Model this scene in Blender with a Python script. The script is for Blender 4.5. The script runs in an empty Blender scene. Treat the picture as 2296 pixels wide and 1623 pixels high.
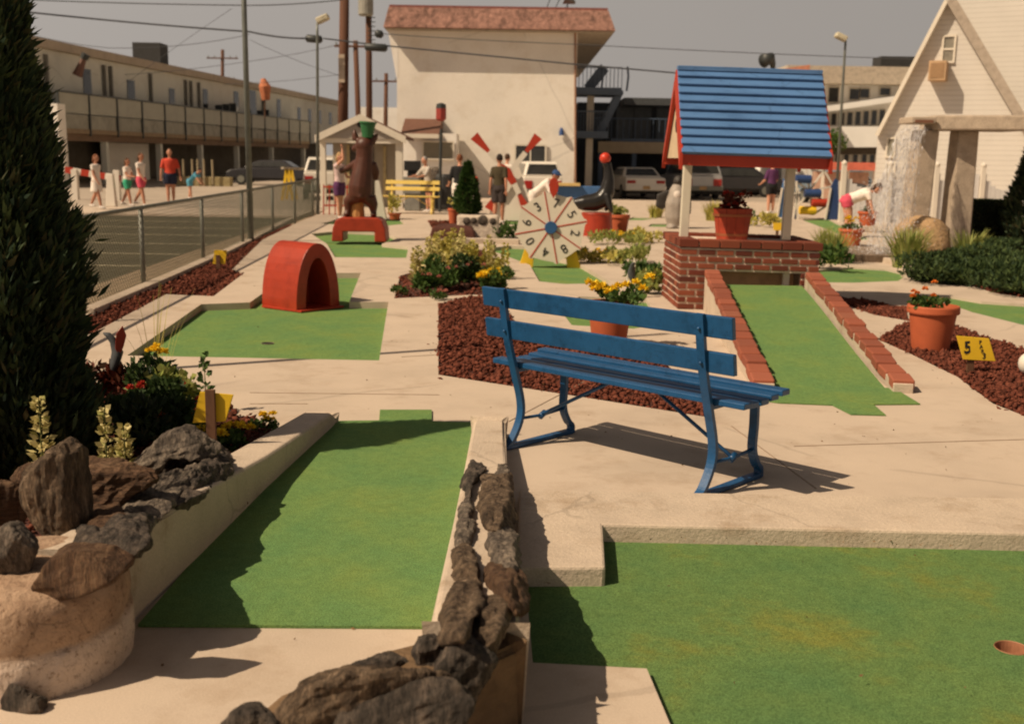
import bpy, bmesh, math, random
import numpy as np
from mathutils import Vector, Matrix, noise
from math import radians as rad, sin, cos, tan, pi, atan
random.seed(7); RNG = np.random.default_rng(7)
SC = bpy.context.scene
COL = SC.collection
# ------------------------------------------------------------------ camera
F = 2479.6; ROLL = 0.016; HC = 1.65; CX, CY = 1148.0, 811.5; PIT = atan((CY - 351) / F)
def _ray(x, y):
    u = (x - CX) / F; v = (y - CY) / F
    u, v = u*cos(ROLL) + v*sin(ROLL), -u*sin(ROLL) + v*cos(ROLL)
    return Vector((u, cos(PIT) - v*sin(PIT), -v*cos(PIT) - sin(PIT)))
def gp(x, y, z=0.0):
    """ground point seen at a pixel of the 2296 px wide photograph, on the level z"""
    d = _ray(x, y); t = (z - HC) / d.z
    return Vector((d.x*t, d.y*t, z))
def at(x, y, Y):
    d = _ray(x, y); t = Y / d.y
    return Vector((d.x*t, Y, HC + d.z*t))
def onplane(x, y, P0, n):
    d = _ray(x, y); o = Vector((0, 0, HC)); t = (Vector(P0)-o).dot(n)/d.dot(n)
    return o+d*t
def m_px(Y): return Y / F
R_ = Vector((1, 0, 0)); F_ = Vector((0, cos(PIT), -sin(PIT))); D_ = Vector((0, -sin(PIT), -cos(PIT)))
xw = cos(ROLL)*R_ - sin(ROLL)*D_; yd = sin(ROLL)*R_ + cos(ROLL)*D_
cam = bpy.data.cameras.new("camera"); co = bpy.data.objects.new("camera", cam); COL.objects.link(co)
mw = Matrix((xw, -yd, -F_)).transposed().to_4x4(); mw.translation = Vector((0, 0, HC)); co.matrix_world = mw
cam.sensor_width = 36; cam.lens = 36*F/2296; cam.clip_end = 2000; cam.clip_start = .05
cam.dof.use_dof = True; cam.dof.focus_distance = 5.6; cam.dof.aperture_fstop = 3.2
SC.camera = co
SC.cycles.filter_width = 2.0        # the print is a soft one
# ------------------------------------------------------------------ light
SUN_AZ = 27.0; SUN_EL = 48.0           # shadows run towards +X turned 27 degrees towards +Y
S = Vector((-cos(rad(SUN_AZ))*cos(rad(SUN_EL)), -sin(rad(SUN_AZ))*cos(rad(SUN_EL)), sin(rad(SUN_EL))))
sl = bpy.data.lights.new("sun", 'SUN'); so = bpy.data.objects.new("sun", sl); COL.objects.link(so)
sl.energy = 5.0; sl.angle = rad(.5); sl.color = (1.0, .80, .57)
so.rotation_euler = S.to_track_quat('Z', 'Y').to_euler(); so.location = (0, 0, 20)
W = bpy.data.worlds.new("World"); SC.world = W; W.use_nodes = True
nt = W.node_tree; nt.nodes.clear()
out = nt.nodes.new('ShaderNodeOutputWorld'); bg = nt.nodes.new('ShaderNodeBackground')
sky = nt.nodes.new('ShaderNodeTexSky'); sky.sky_type = 'NISHITA'; sky.sun_disc = False
sky.sun_elevation = rad(SUN_EL); sky.sun_rotation = math.atan2(S.x, S.y)
sky.dust_density = 6.0; sky.air_density = 1.0; sky.ozone_density = 1.0
hs = nt.nodes.new('ShaderNodeHueSaturation'); hs.inputs['Saturation'].default_value = .30
mu = nt.nodes.new('ShaderNodeMix'); mu.data_type = 'RGBA'; mu.blend_type = 'MULTIPLY'; mu.inputs[0].default_value = 1
mu.inputs[7].default_value = (.30, .26, .235, 1)
nt.links.new(sky.outputs[0], hs.inputs['Color']); nt.links.new(hs.outputs[0], mu.inputs[6])
hz = nt.nodes.new('ShaderNodeMix'); hz.data_type = 'RGBA'
HAZE = (4.25, 3.85, 3.5)           # summer haze towards the horizon, thinning with height
g_ = nt.nodes.new('ShaderNodeNewGeometry'); sx_ = nt.nodes.new('ShaderNodeSeparateXYZ'); rp = nt.nodes.new('ShaderNodeMapRange')
nt.links.new(g_.outputs['Incoming'], sx_.inputs[0]); nt.links.new(sx_.outputs[2], rp.inputs[0])
rp.inputs[1].default_value = -.40; rp.inputs[2].default_value = -.13; rp.inputs[3].default_value = .02; rp.inputs[4].default_value = .9
nt.links.new(rp.outputs[0], hz.inputs[0])
# haze glows a little more on the sun's side of the sky and is never perfectly even
dt = nt.nodes.new('ShaderNodeVectorMath'); dt.operation = 'DOT_PRODUCT'; dt.inputs[1].default_value = (-S.x, -S.y, 0)
nt.links.new(g_.outputs['Incoming'], dt.inputs[0]); r2 = nt.nodes.new('ShaderNodeMapRange'); nt.links.new(dt.outputs['Value'], r2.inputs[0])
r2.inputs[1].default_value = -.62; r2.inputs[2].default_value = .25; r2.inputs[3].default_value = .78; r2.inputs[4].default_value = 1.14
nz = nt.nodes.new('ShaderNodeTexNoise'); nz.inputs['Scale'].default_value = 3.5; nz.inputs['Detail'].default_value = 5; nt.links.new(g_.outputs['Incoming'], nz.inputs['Vector'])
r3 = nt.nodes.new('ShaderNodeMapRange'); nt.links.new(nz.outputs[0], r3.inputs[0]); r3.inputs[3].default_value = .93; r3.inputs[4].default_value = 1.07
pm = nt.nodes.new('ShaderNodeMath'); pm.operation = 'MULTIPLY'; nt.links.new(r2.outputs[0], pm.inputs[0]); nt.links.new(r3.outputs[0], pm.inputs[1])
hc_ = nt.nodes.new('ShaderNodeVectorMath'); hc_.operation = 'SCALE'; hc_.inputs[0].default_value = HAZE; nt.links.new(pm.outputs[0], hc_.inputs['Scale']); nt.links.new(hc_.outputs[0], hz.inputs[7])
nt.links.new(mu.outputs[2], hz.inputs[6]); nt.links.new(hz.outputs[2], bg.inputs[0]); nt.links.new(bg.outputs[0], out.inputs[0])
bg.inputs[1].default_value = .10
SC.view_settings.view_transform = 'Standard'; SC.view_settings.look = 'None'
SC.view_settings.exposure = 0.04; SC.view_settings.gamma = 1.0
# ------------------------------------------------------------------ materials
MATS = {}
def newmat(name):
    m = bpy.data.materials.new(name); m.use_nodes = True
    n = m.node_tree; n.nodes.clear()
    o = n.nodes.new('ShaderNodeOutputMaterial'); b = n.nodes.new('ShaderNodeBsdfPrincipled')
    n.links.new(b.outputs[0], o.inputs[0]); MATS[name] = m
    return m, n, b, o
def texco(n, sc=(1, 1, 1)):
    t = n.nodes.new('ShaderNodeTexCoord'); mp = n.nodes.new('ShaderNodeMapping'); mp.inputs['Scale'].default_value = sc
    n.links.new(t.outputs['Object'], mp.inputs[0]); return mp.outputs[0]
def noi(n, vec, scale, detail=4, rough=.6):
    t = n.nodes.new('ShaderNodeTexNoise'); t.inputs['Scale'].default_value = scale
    t.inputs['Detail'].default_value = detail; t.inputs['Roughness'].default_value = rough
    n.links.new(vec, t.inputs['Vector']); return t.outputs[0]
def ramp(n, fac, stops):
    r = n.nodes.new('ShaderNodeValToRGB'); e = r.color_ramp.elements
    while len(e) < len(stops): e.new(.5)
    for i, (p, c) in enumerate(stops): e[i].position = p; e[i].color = (*c, 1)
    n.links.new(fac, r.inputs[0]); return r.outputs[0]
def mix(n, fac, a, b, mode='MIX'):
    m = n.nodes.new('ShaderNodeMix'); m.data_type = 'RGBA'; m.blend_type = mode
    for s, v in ((0, fac), (6, a), (7, b)):
        if isinstance(v, (int, float)): m.inputs[s].default_value = v
        elif isinstance(v, tuple): m.inputs[s].default_value = (*v, 1)
        else: n.links.new(v, m.inputs[s])
    return m.outputs[2]
def bump(n, b, h, strength, dist):
    bp = n.nodes.new('ShaderNodeBump'); bp.inputs['Strength'].default_value = strength; bp.inputs['Distance'].default_value = dist
    n.links.new(h, bp.inputs['Height']); n.links.new(bp.outputs[0], b.inputs['Normal'])
def sc3(c, k): return tuple(min(1, x*k) for x in c)
def mat(name, c, rough=.6, var=.25, scale=6, bstr=.0, bscale=60, bdist=.01, metal=0, stretch=(1, 1, 1), spec=.4, fine=None, wear=None):
    """one procedural paint / stone / metal material: base colour with blotchy wear and a bump"""
    if name in MATS: return MATS[name]
    m, n, b, o = newmat(name); v = texco(n, stretch)
    col = ramp(n, noi(n, v, scale), [(.3, sc3(c, 1-var)), (.5, c), (.72, sc3(c, 1+var*.6))])
    if wear: col = mix(n, 1, mix(n, 1, col, ramp(n, noi(n, v, wear[0], 7, .7), [(.30, wear[1]), (.48, (1, 1, 1)), (1, (1.03, 1.02, 1.0))]), 'MULTIPLY'), crack_map(n, v, wear), 'MULTIPLY')
    if fine: col = mix(n, fine[1], col, ramp(n, noi(n, v, fine[0], 2), [(.35, (.35, .35, .35)), (.65, (1, 1, 1))]), 'MULTIPLY')
    n.links.new(col, b.inputs['Base Color']); b.inputs['Roughness'].default_value = rough; b.inputs['Metallic'].default_value = metal
    b.inputs['Specular IOR Level'].default_value = spec
    if bstr: bump(n, b, noi(n, v, bscale, 5), bstr, bdist)
    return m
def crack_map(n, v, wear):
    """sparse hairline cracks: thin cell borders kept only where a slow noise allows"""
    w = n.nodes.new('ShaderNodeTexVoronoi'); w.feature = 'DISTANCE_TO_EDGE'; w.inputs['Scale'].default_value = wear[2]
    nn = n.nodes.new('ShaderNodeTexNoise'); nn.inputs['Scale'].default_value = wear[2]*3; nn.inputs['Detail'].default_value = 5
    n.links.new(v, nn.inputs['Vector']); ad = n.nodes.new('ShaderNodeMix'); ad.data_type = 'VECTOR'; ad.inputs[0].default_value = .18
    n.links.new(v, ad.inputs[4]); n.links.new(nn.outputs[1], ad.inputs[5]); n.links.new(ad.outputs[1], w.inputs['Vector'])
    line = ramp(n, w.outputs[0], [(.0, (0, 0, 0)), (.006, (1, 1, 1))]); keep = ramp(n, noi(n, v, wear[2]*.7, 3), [(.50, (1, 1, 1)), (.60, (0, 0, 0))])
    return mix(n, 1, (wear[3],)*3, mix(n, 1, line, keep, 'LIGHTEN'), 'LIGHTEN')
def leafmat(name, cols, rough=.6, trans=.3):
    if name in MATS: return MATS[name]
    m, n, b, o = newmat(name)
    g = n.nodes.new('ShaderNodeNewGeometry')
    k = len(cols)
    c = ramp(n, g.outputs['Random Per Island'], [(i/max(1, k-1), x) for i, x in enumerate(cols)])
    n.links.new(c, b.inputs['Base Color']); b.inputs['Roughness'].default_value = rough; b.inputs['Specular IOR Level'].default_value = .25
    if trans:
        t = n.nodes.new('ShaderNodeBsdfTranslucent'); n.links.new(c, t.inputs[0])
        mx = n.nodes.new('ShaderNodeMixShader'); mx.inputs[0].default_value = trans
        n.links.new(b.outputs[0], mx.inputs[1]); n.links.new(t.outputs[0], mx.inputs[2]); n.links.new(mx.outputs[0], o.inputs[0])
    return m
# ------------------------------------------------------------------ objects
def T(o, label=None, cat=None, group=None, kind=None):
    if label: o['label'] = label
    if cat: o['category'] = cat
    if group: o['group'] = group
    if kind: o['kind'] = kind
    return o
def thing(name, label, cat, loc=(0, 0, 0), rz=0.0, group=None, tilt=(0, 0)):
    o = bpy.data.objects.new(name, None); COL.objects.link(o); o.empty_display_size = .2
    o.location = loc; o.rotation_euler = (tilt[0], tilt[1], rz)
    return T(o, label, cat, group)
def mtx(o):
    return Matrix.LocRotScale(o.location, o.rotation_euler, o.scale)
def full(o):
    return mtx(o) if o.parent is None else full(o.parent) @ mtx(o)
def copy_tree(o, parent=None):
    c = o.copy(); COL.objects.link(c)
    if parent: c.parent = parent
    for ch in [x for x in SC.objects if x.parent == o]: copy_tree(ch, c)
    return c
class MB:
    def __init__(s): s.v = []; s.f = []
    def add(s, vs, fs):
        k = len(s.v); s.v += [Vector(p) for p in vs]; s.f += [tuple(i+k for i in q) for q in fs]; return s
    def box(s, c, d, rot=None):
        c = Vector(c); h = [x/2 for x in d]; vs = []
        for x in (-1, 1):
            for y in (-1, 1):
                for z in (-1, 1):
                    p = Vector((x*h[0], y*h[1], z*h[2]))
                    vs.append(c + (rot @ p if rot else p))
        return s.add(vs, [(0, 1, 3, 2), (4, 6, 7, 5), (0, 4, 5, 1), (2, 3, 7, 6), (0, 2, 6, 4), (1, 5, 7, 3)])
    def hexa(s, b, t):
        """solid between two quads"""
        return s.add(list(b)+list(t), [(3, 2, 1, 0), (4, 5, 6, 7), (0, 1, 5, 4), (1, 2, 6, 5), (2, 3, 7, 6), (3, 0, 4, 7)])
    def prism(s, poly, z0, z1):
        n = len(poly); vs = [(p[0], p[1], z0) for p in poly] + [(p[0], p[1], z1) for p in poly]
        return s.add(vs, [tuple(range(n))[::-1], tuple(range(n, 2*n))] + [(i, (i+1) % n, n+(i+1) % n, n+i) for i in range(n)])
    def extr(s, pts, vec):
        """extrude a planar polygon of 3D points by vec"""
        n = len(pts); vec = Vector(vec); vs = [Vector(p) for p in pts]; vs += [p+vec for p in vs]
        return s.add(vs, [tuple(range(n))[::-1], tuple(range(n, 2*n))] + [(i, (i+1) % n, n+(i+1) % n, n+i) for i in range(n)])
    def tube(s, pts, r, n=8, cap=True):
        pts = [Vector(p) for p in pts]; m = len(pts)
        rs = r if isinstance(r, (list, tuple)) else [r]*m
        ref = None; k = len(s.v)
        for i, p in enumerate(pts):
            t = (pts[min(i+1, m-1)] - pts[max(i-1, 0)]).normalized()
            if ref is None: ref = Vector((0, 0, 1)) if abs(t.z) < .9 else Vector((0, 1, 0))
            a = (ref - t*ref.dot(t)).normalized(); b = t.cross(a); ref = a
            rr = rs[i]; ra, rb = rr if isinstance(rr, (tuple, list)) else (rr, rr)
            for j in range(n): s.v.append(p + a*cos(2*pi*j/n)*ra + b*sin(2*pi*j/n)*rb)
        for i in range(m-1):
            for j in range(n):
                s.f.append((k+i*n+j, k+i*n+(j+1) % n, k+(i+1)*n+(j+1) % n, k+(i+1)*n+j))
        if cap: s.f.append(tuple(range(k, k+n))[::-1]); s.f.append(tuple(range(k+(m-1)*n, k+m*n)))
        return s
    def bar(s, a, b, w, t, up=(0, 0, 1)):
        """rectangular bar from a to b, width w along 'side', thickness t along up"""
        a = Vector(a); b = Vector(b); d = (b-a).normalized(); u = Vector(up); side = d.cross(u).normalized(); u = side.cross(d)
        q = [side*w/2*i + u*t/2*j for i, j in ((-1, -1), (1, -1), (1, 1), (-1, 1))]
        return s.hexa([a+x for x in q], [b+x for x in q])
    def ell(s, c, r, n=14, m=8, rot=None):
        c = Vector(c); r = r if isinstance(r, (tuple, list)) else (r, r, r); k = len(s.v)
        def P(x, y, z):
            p = Vector((x*r[0], y*r[1], z*r[2])); return c + (rot @ p if rot else p)
        s.v.append(P(0, 0, 1))
        for i in range(1, m):
            for j in range(n):
                a = pi*i/m; b = 2*pi*j/n; s.v.append(P(sin(a)*cos(b), sin(a)*sin(b), cos(a)))
        s.v.append(P(0, 0, -1)); e = len(s.v)-1
        for j in range(n): s.f.append((k, k+1+j, k+1+(j+1) % n))
        for i in range(m-2):
            for j in range(n):
                a = k+1+i*n; s.f.append((a+j, a+n+j, a+n+(j+1) % n, a+(j+1) % n))
        a = k+1+(m-2)*n
        for j in range(n): s.f.append((a+j, e, a+(j+1) % n))
        return s
    def lathe(s, c, prof, n=24, cap0=True, cap1=True):
        c = Vector(c); k = len(s.v)
        for r, z in prof:
            for j in range(n): s.v.append(c + Vector((r*cos(2*pi*j/n), r*sin(2*pi*j/n), z)))
        for i in range(len(prof)-1):
            for j in range(n): s.f.append((k+i*n+j, k+i*n+(j+1) % n, k+(i+1)*n+(j+1) % n, k+(i+1)*n+j))
        if cap0: s.f.append(tuple(range(k, k+n))[::-1])
        if cap1: e = k+(len(prof)-1)*n; s.f.append(tuple(range(e, e+n)))
        return s
    def build(s, name, m, parent=None, world=True, smooth=False, bevel=0, remesh=0, fix=True, seg=2):
        """link as ONE mesh; vertices are world coordinates (world=True) or the parent's local ones"""
        v = s.v; org = None
        if parent is not None:
            if world:
                inv = full(parent).inverted(); v = [inv @ p for p in v]
        else:
            xs = [p.x for p in v]; ys = [p.y for p in v]; zs = [p.z for p in v]
            org = Vector(((min(xs)+max(xs))/2, (min(ys)+max(ys))/2, min(zs))); v = [p-org for p in v]
        me = bpy.data.meshes.new(name); me.from_pydata([tuple(p) for p in v], [], s.f); me.update()
        if fix or bevel:
            bm = bmesh.new(); bm.from_mesh(me)
            if bevel:
                bmesh.ops.bevel(bm, geom=[e for e in bm.edges if len(e.link_faces) == 2 and e.calc_face_angle(0) > .6], offset=bevel, segments=seg, affect='EDGES', profile=.5, clamp_overlap=True)
            bmesh.ops.recalc_face_normals(bm, faces=bm.faces); bm.to_mesh(me); bm.free()
        o = bpy.data.objects.new(name, me); COL.objects.link(o)
        if org is not None: o.location = org
        if parent is not None: o.parent = parent
        if remesh:
            md = o.modifiers.new('r', 'REMESH'); md.mode = 'VOXEL'; md.voxel_size = remesh
            ms = o.modifiers.new('s', 'SMOOTH'); ms.factor = .5; ms.iterations = 5
            bake(o); smooth = True
        me = o.data; me.materials.clear(); me.materials.append(m)
        if smooth: me.polygons.foreach_set('use_smooth', [True]*len(me.polygons))
        return o
def bake(o):
    dg = bpy.context.evaluated_depsgraph_get(); me = bpy.data.meshes.new_from_object(o.evaluated_get(dg))
    o.modifiers.clear(); old = o.data; o.data = me; bpy.data.meshes.remove(old); return o
def npmesh(name, V, Q, m, parent=None, smooth=False):
    """mesh from numpy arrays (world coordinates)"""
    me = bpy.data.meshes.new(name)
    V = np.asarray(V, dtype=np.float64)
    if parent is not None:
        inv = np.array(full(parent).inverted()); V = V @ inv[:3, :3].T + inv[:3, 3]; org = None
    else:
        org = np.array([V[:, 0].mean(), V[:, 1].mean(), V[:, 2].min()]); V = V - org
    k = Q.shape[1]
    me.vertices.add(len(V)); me.vertices.foreach_set('co', V.ravel())
    me.loops.add(Q.size); me.loops.foreach_set('vertex_index', Q.ravel().astype(np.int32))
    me.polygons.add(len(Q)); me.polygons.foreach_set('loop_start', np.arange(0, Q.size, k, dtype=np.int32))
    try: me.polygons.foreach_set('loop_total', np.full(len(Q), k, dtype=np.int32))
    except Exception: pass
    me.update(calc_edges=True); me.validate(); me.materials.append(m)
    if smooth: me.polygons.foreach_set('use_smooth', [True]*len(me.polygons))
    o = bpy.data.objects.new(name, me); COL.objects.link(o)
    if org is not None: o.location = org
    if parent is not None: o.parent = parent
    return o
def unit(a): return a/np.maximum(1e-9, np.linalg.norm(a, axis=1, keepdims=True))
def leafquads(C, Dr, L, w):
    """diamond leaves: base C, direction Dr, length L, half width w -> V, Q"""
    N = len(C); Dr = unit(Dr); sd = unit(np.cross(Dr, RNG.normal(size=(N, 3))))
    L = np.broadcast_to(np.asarray(L, float).reshape(-1, 1), (N, 1)); w = np.broadcast_to(np.asarray(w, float).reshape(-1, 1), (N, 1))
    V = np.stack([C, C+Dr*L*.45+sd*w, C+Dr*L, C+Dr*L*.45-sd*w], 1).reshape(-1, 3)
    return V, np.arange(4*N).reshape(N, 4)
def flat_slab(name, outer, holes, z0, z1, m):
    """slab with holes between z0 and z1 from 2D outlines (constrained triangulation)"""
    from mathutils.geometry import delaunay_2d_cdt
    vs = []; es = []
    for ring in [outer]+list(holes):
        k = len(vs); n = len(ring); vs += [Vector(q[:2]) for q in ring]; es += [(k+i, k+(i+1) % n) for i in range(n)]
    V, E, Fc, _, _, _ = delaunay_2d_cdt(vs, es, [], 0, 1e-5)
    cen = np.array([[sum(V[i].x for i in f)/3, sum(V[i].y for i in f)/3] for f in Fc])
    keep = inpoly(cen, outer)
    for h in holes: keep &= ~inpoly(cen, h)
    n = len(V); b = MB(); b.v = [Vector((q.x, q.y, z1)) for q in V]+[Vector((q.x, q.y, z0)) for q in V]
    cnt = {}
    for f, k in zip(Fc, keep):
        if not k: continue
        ar = (V[f[1]]-V[f[0]]).cross(V[f[2]]-V[f[0]]); f = tuple(f) if ar > 0 else tuple(f)[::-1]
        b.f.append(f)
        for i in range(3):
            e = (f[i], f[(i+1) % 3]); cnt[e] = 1
    for (i, j) in list(cnt):
        if (j, i) not in cnt: b.f.append((j, i, n+i, n+j))
    o = b.build(name, m, fix=False)
    bm = bmesh.new(); bm.from_mesh(o.data); bmesh.ops.delete(bm, geom=[v for v in bm.verts if not v.link_faces], context='VERTS'); bm.to_mesh(o.data); bm.free()
    return o
def text(name, s, size, m, parent, loc, xdir, ydir, depth=.004, bold=0.0):
    """raised lettering; loc is its centre, xdir its reading direction, ydir its up (parent local or world if no parent)"""
    cu = bpy.data.curves.new(name, 'FONT'); cu.body = s; cu.size = size; cu.align_x = 'CENTER'; cu.align_y = 'CENTER'; cu.extrude = depth; cu.offset = bold
    o = bpy.data.objects.new(name, cu); COL.objects.link(o)
    dg = bpy.context.evaluated_depsgraph_get(); me = bpy.data.meshes.new_from_object(o.evaluated_get(dg))
    COL.objects.unlink(o); bpy.data.objects.remove(o)
    o = bpy.data.objects.new(name, me); COL.objects.link(o); me.materials.clear(); me.materials.append(m)
    X = Vector(xdir).normalized(); Y = Vector(ydir).normalized(); Z = X.cross(Y)
    M = Matrix((X, Y, Z)).transposed().to_4x4(); M.translation = Vector(loc)
    o.parent = parent; o.matrix_local = M
    return o
def inpoly(P, poly):
    x, y = P[:, 0], P[:, 1]; r = np.zeros(len(P), bool); n = len(poly)
    for i in range(n):
        x1, y1 = poly[i][0], poly[i][1]; x2, y2 = poly[(i+1) % n][0], poly[(i+1) % n][1]
        c = ((y1 > y) != (y2 > y)) & (x < (x2-x1)*(y-y1)/((y2-y1) if abs(y2-y1) > 1e-9 else 1e-9)+x1)
        r ^= c
    return r
def scatter(poly, n):
    a = np.array([(p[0], p[1]) for p in poly]); lo, hi = a.min(0), a.max(0); o = np.zeros((0, 2))
    while len(o) < n:
        q = RNG.uniform(lo, hi, size=(n*2, 2)); o = np.concatenate([o, q[inpoly(q, poly)]])
    return o[:n]
def poly(pts, z=0.0): return [gp(x, y, z) for x, y in pts]
# ------------------------------------------------------------------ palette
concrete = mat('concrete', (.54, .44, .345), .85, .10, 1.7, .25, 90, .004, fine=(170, .20), wear=(2.3, (.82, .78, .74), .5, .86))
kerbmat = mat('kerb_concrete', (.55, .45, .35), .85, .14, 3.0, .6, 60, .008, fine=(120, .25), wear=(4, (.76, .71, .65), 1.1, .82))
mortar = mat('rough_mortar', (.56, .44, .33), .9, .38, 9, .9, 24, .02, fine=(90, .25))
def turfmat(nm='artificial_turf', k=1.0, yel=(.25, .335, .11)):
    m, n, b, o = newmat(nm); v = texco(n)
    big = ramp(n, noi(n, v, 1.6, 5, .65), [(.36, (.16, .30, .13)), (.54, (.20, .325, .125)), (.74, yel)])
    fine = ramp(n, noi(n, v, 170, 3, .7), [(.33, (.45, .45, .45)), (.66, (1.1, 1.1, 1.0))])
    mid = ramp(n, noi(n, v, 22, 3, .7), [(.3, (.82, .84, .82)), (.7, (1.05, 1.03, 1.0))])
    c = mix(n, 1, mix(n, 1, big, fine, 'MULTIPLY'), mid, 'MULTIPLY')
    c = mix(n, 1, c, (k, k*1.0, k*.92), 'MULTIPLY')
    n.links.new(c, b.inputs['Base Color']); b.inputs['Roughness'].default_value = 1; b.inputs['Specular IOR Level'].default_value = .05
    bump(n, b, noi(n, v, 230, 2, .8), .6, .006); return m
turf = turfmat(); turf_worn = turfmat('worn_artificial_turf', .80, (.34, .33, .08))
asphalt = mat('road_asphalt', (.40, .33, .26), .9, .15, .6, .3, 80, .004, fine=(60, .2))
lotmat = mat('lot_asphalt', (.075, .062, .032), .9, .25, .8, .3, 80, .004, fine=(60, .3))
white_line = mat('faded_line_paint', (.40, .35, .23), .8, .3, 8)
mulchm = leafmat('bark_chips', [(.06, .017, .009), (.13, .036, .020), (.10, .027, .015), (.18, .055, .032), (.12, .033, .018)], 1, 0)
mulchbase = mat('bark_soil', (.08, .027, .018), .95, .3, 20, .8, 60, .02)
red = mat('red_paint', (.33, .034, .012), .42, .18, 5, .12, 50, .003, wear=(7, (.72, .66, .66), 4, .6))
redsat = mat('red_roof_trim', (.40, .035, .014), .5, .12, 4)
bluep = mat('bench_blue_paint', (.012, .072, .185), .38, .16, 14, .3, 60, .003, stretch=(1, 1, 1), wear=(11, (.55, .62, .62), 5, .55))
roofblue = mat('roof_blue_paint', (.085, .185, .38), .38, .13, 3, .2, 40, .004, stretch=(.4, 1, 1), wear=(6, (.80, .82, .86), 2, .8))
cream = mat('cream_paint', (.62, .56, .45), .55, .08, 3)
white = mat('white_paint', (.68, .62, .53), .6, .07, 2)
yellow = mat('yellow_paint', (.72, .46, .02), .5, .12, 4)
paleyellow = mat('pale_yellow_bench_paint', (.75, .56, .15), .5, .1, 4)
black = mat('black_paint', (.015, .015, .015), .5, .2, 4)
metal = mat('galvanised_steel', (.20, .20, .17), .55, .15, 10, metal=.3)
darkmetal = mat('dark_steel', (.035, .04, .04), .5, .2, 10)
wood = mat('weathered_stake', (.13, .06, .03), .8, .3, 12, .3, 40, .004, stretch=(1, 1, .15))
terra = mat('terracotta', (.42, .095, .035), .75, .12, 8, .15, 90, .003)
soil = mat('potting_soil', (.04, .025, .015), .95, .3, 20, .6, 60, .01)
# ------------------------------------------------------------------ ground
g = MB(); g.add([(-400, -60, -.12), (400, -60, -.12), (400, 900, -.12), (-400, 900, -.12)], [(0, 1, 2, 3)])
T(g.build('ground', asphalt, fix=False), kind='structure')
lot = MB(); lot.prism([(-4.4, 4), (-5.45, 29.5), (-40, 29.5), (-40, 4)], -.118, -.05)
T(lot.build('parking_lot', lotmat), kind='structure')
ln = MB()
for Y in (10.2, 12.2, 14.25, 16.5, 18.5, 20.6, 22.8, 25, 27.2):
    x0 = -4.6-(Y-13.7)*.049-.75
    ln.add([(x0, Y-.05, -.046), (x0, Y+.05, -.046), (-22, Y+.05, -.046), (-22, Y-.05, -.046)], [(0, 1, 2, 3)])
T(ln.build('parking_lines', white_line, fix=False), kind='structure')
sw = MB(); sw.prism([(-5.6, 30.2), (-60, 30.2), (-60, 33.4), (-5.7, 33.4)], -.118, -.02)
T(sw.build('sidewalk', concrete, bevel=.02), kind='structure')
strip = MB(); strip.prism([(-4.12, 5), (-5.2, 29.5), (-5.9, 29.5), (-4.95, 5)], -.045, -.03)
T(strip.build('gravel_strip', mat('sand_gravel', (.30, .22, .14), .95, .3, 6, .8, 120, .01, fine=(90, .4)), fix=True), kind='structure')
# ------------------------------------------------------------------ course outlines (top edges)
def zp(pts): return [(p.x, p.y) for p in poly(pts)]
H2 = zp([(285, 797), (850, 808), (871, 677), (783, 677), (809, 612), (655, 612), (560, 678), (451, 682)])
H3 = zp([(751, 577), (911, 578), (916, 553), (856, 547), (893, 534), (859, 522), (763, 518), (698, 524), (733, 547)])
H4 = zp([(859, 507), (908, 502), (895, 491), (760, 491), (720, 502)])
H5 = zp([(1089, 557), (1188, 594), (1209, 631), (1269, 637), (1373, 634), (1298, 591), (1250, 580), (1315, 557), (1145, 551)])
H6 = zp([(1250, 687), (1282, 729), (1420, 737), (1482, 727), (1449, 670), (1300, 665)])
H7 = zp([(1834, 606), (1913, 599), (1985, 603), (2036, 615), (2014, 630), (1913, 634), (1834, 633)])
H8 = zp([(2083, 666), (2130, 664), (2200, 676), (2310, 683), (2330, 735), (2296, 729), (2180, 700)])
H9 = zp([(1798, 493), (1855, 490), (1874, 500), (1952, 537), (1913, 539), (1858, 516)])
HW = zp([(1131, 503), (1168, 505), (1240, 493), (1135, 490)])
HF = zp([(1400, 494), (1440, 494), (1480, 489), (1420, 487)])
HG = zp([(1452, 508), (1497, 509), (1505, 502), (1460, 502)])
GR = [(.085, 3.43), (.06, 4.45), (.36, 4.45), (.36, 4.9), (5.0, 4.78), (5.0, .5), (.62, .5), (.49, 3.0), (.46, 3.40)]
M1 = zp([(983, 682), (1060, 664), (1118, 664), (1173, 755), (1187, 749), (1479, 790), (1513, 838), (1604, 938), (1350, 897), (983, 840)])
FB = zp([(884, 669), (897, 618), (962, 600), (960, 545), (1000, 533), (1085, 560), (1150, 664), (1060, 661)])
ML = zp([(640, 503), (512, 570), (367, 635), (193, 708), (60, 765), (60, 800), (207, 747), (372, 660), (479, 664), (549, 611), (520, 605), (588, 538), (655, 505)])
MR = zp([(1969, 761), (2041, 793), (2147, 845), (2227, 905), (2420, 980), (2420, 830), (2296, 781), (2201, 755), (2134, 726), (2031, 724)])
MS = zp([(1859, 664), (1940, 672), (2031, 688), (2040, 720), (1960, 706), (1885, 680)])
MJ = zp([(2057, 630), (2110, 575), (2320, 548), (2360, 678), (2225, 656), (2153, 632)])
MB_ = zp([(960, 497), (1040, 497), (1110, 530), (1108, 545), (1000, 545), (975, 520)])
MC = [(p.x, p.y) for p in [gp(265, 866), gp(512, 922), gp(604, 957)]] + [(-1.34, 6.0), (-1.52, 3.5), (-1.9, 3.0), (-3.6, 3.2), (-4.0, 7.4)]
outer = [(-3.9, -2), (6, -2), (14, 8), (17, 45), (-5.85, 45), (-5.6, 33.6), (-5.42, 30.8), (-4.55, 13.7), (-4.2, 6)]
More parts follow.
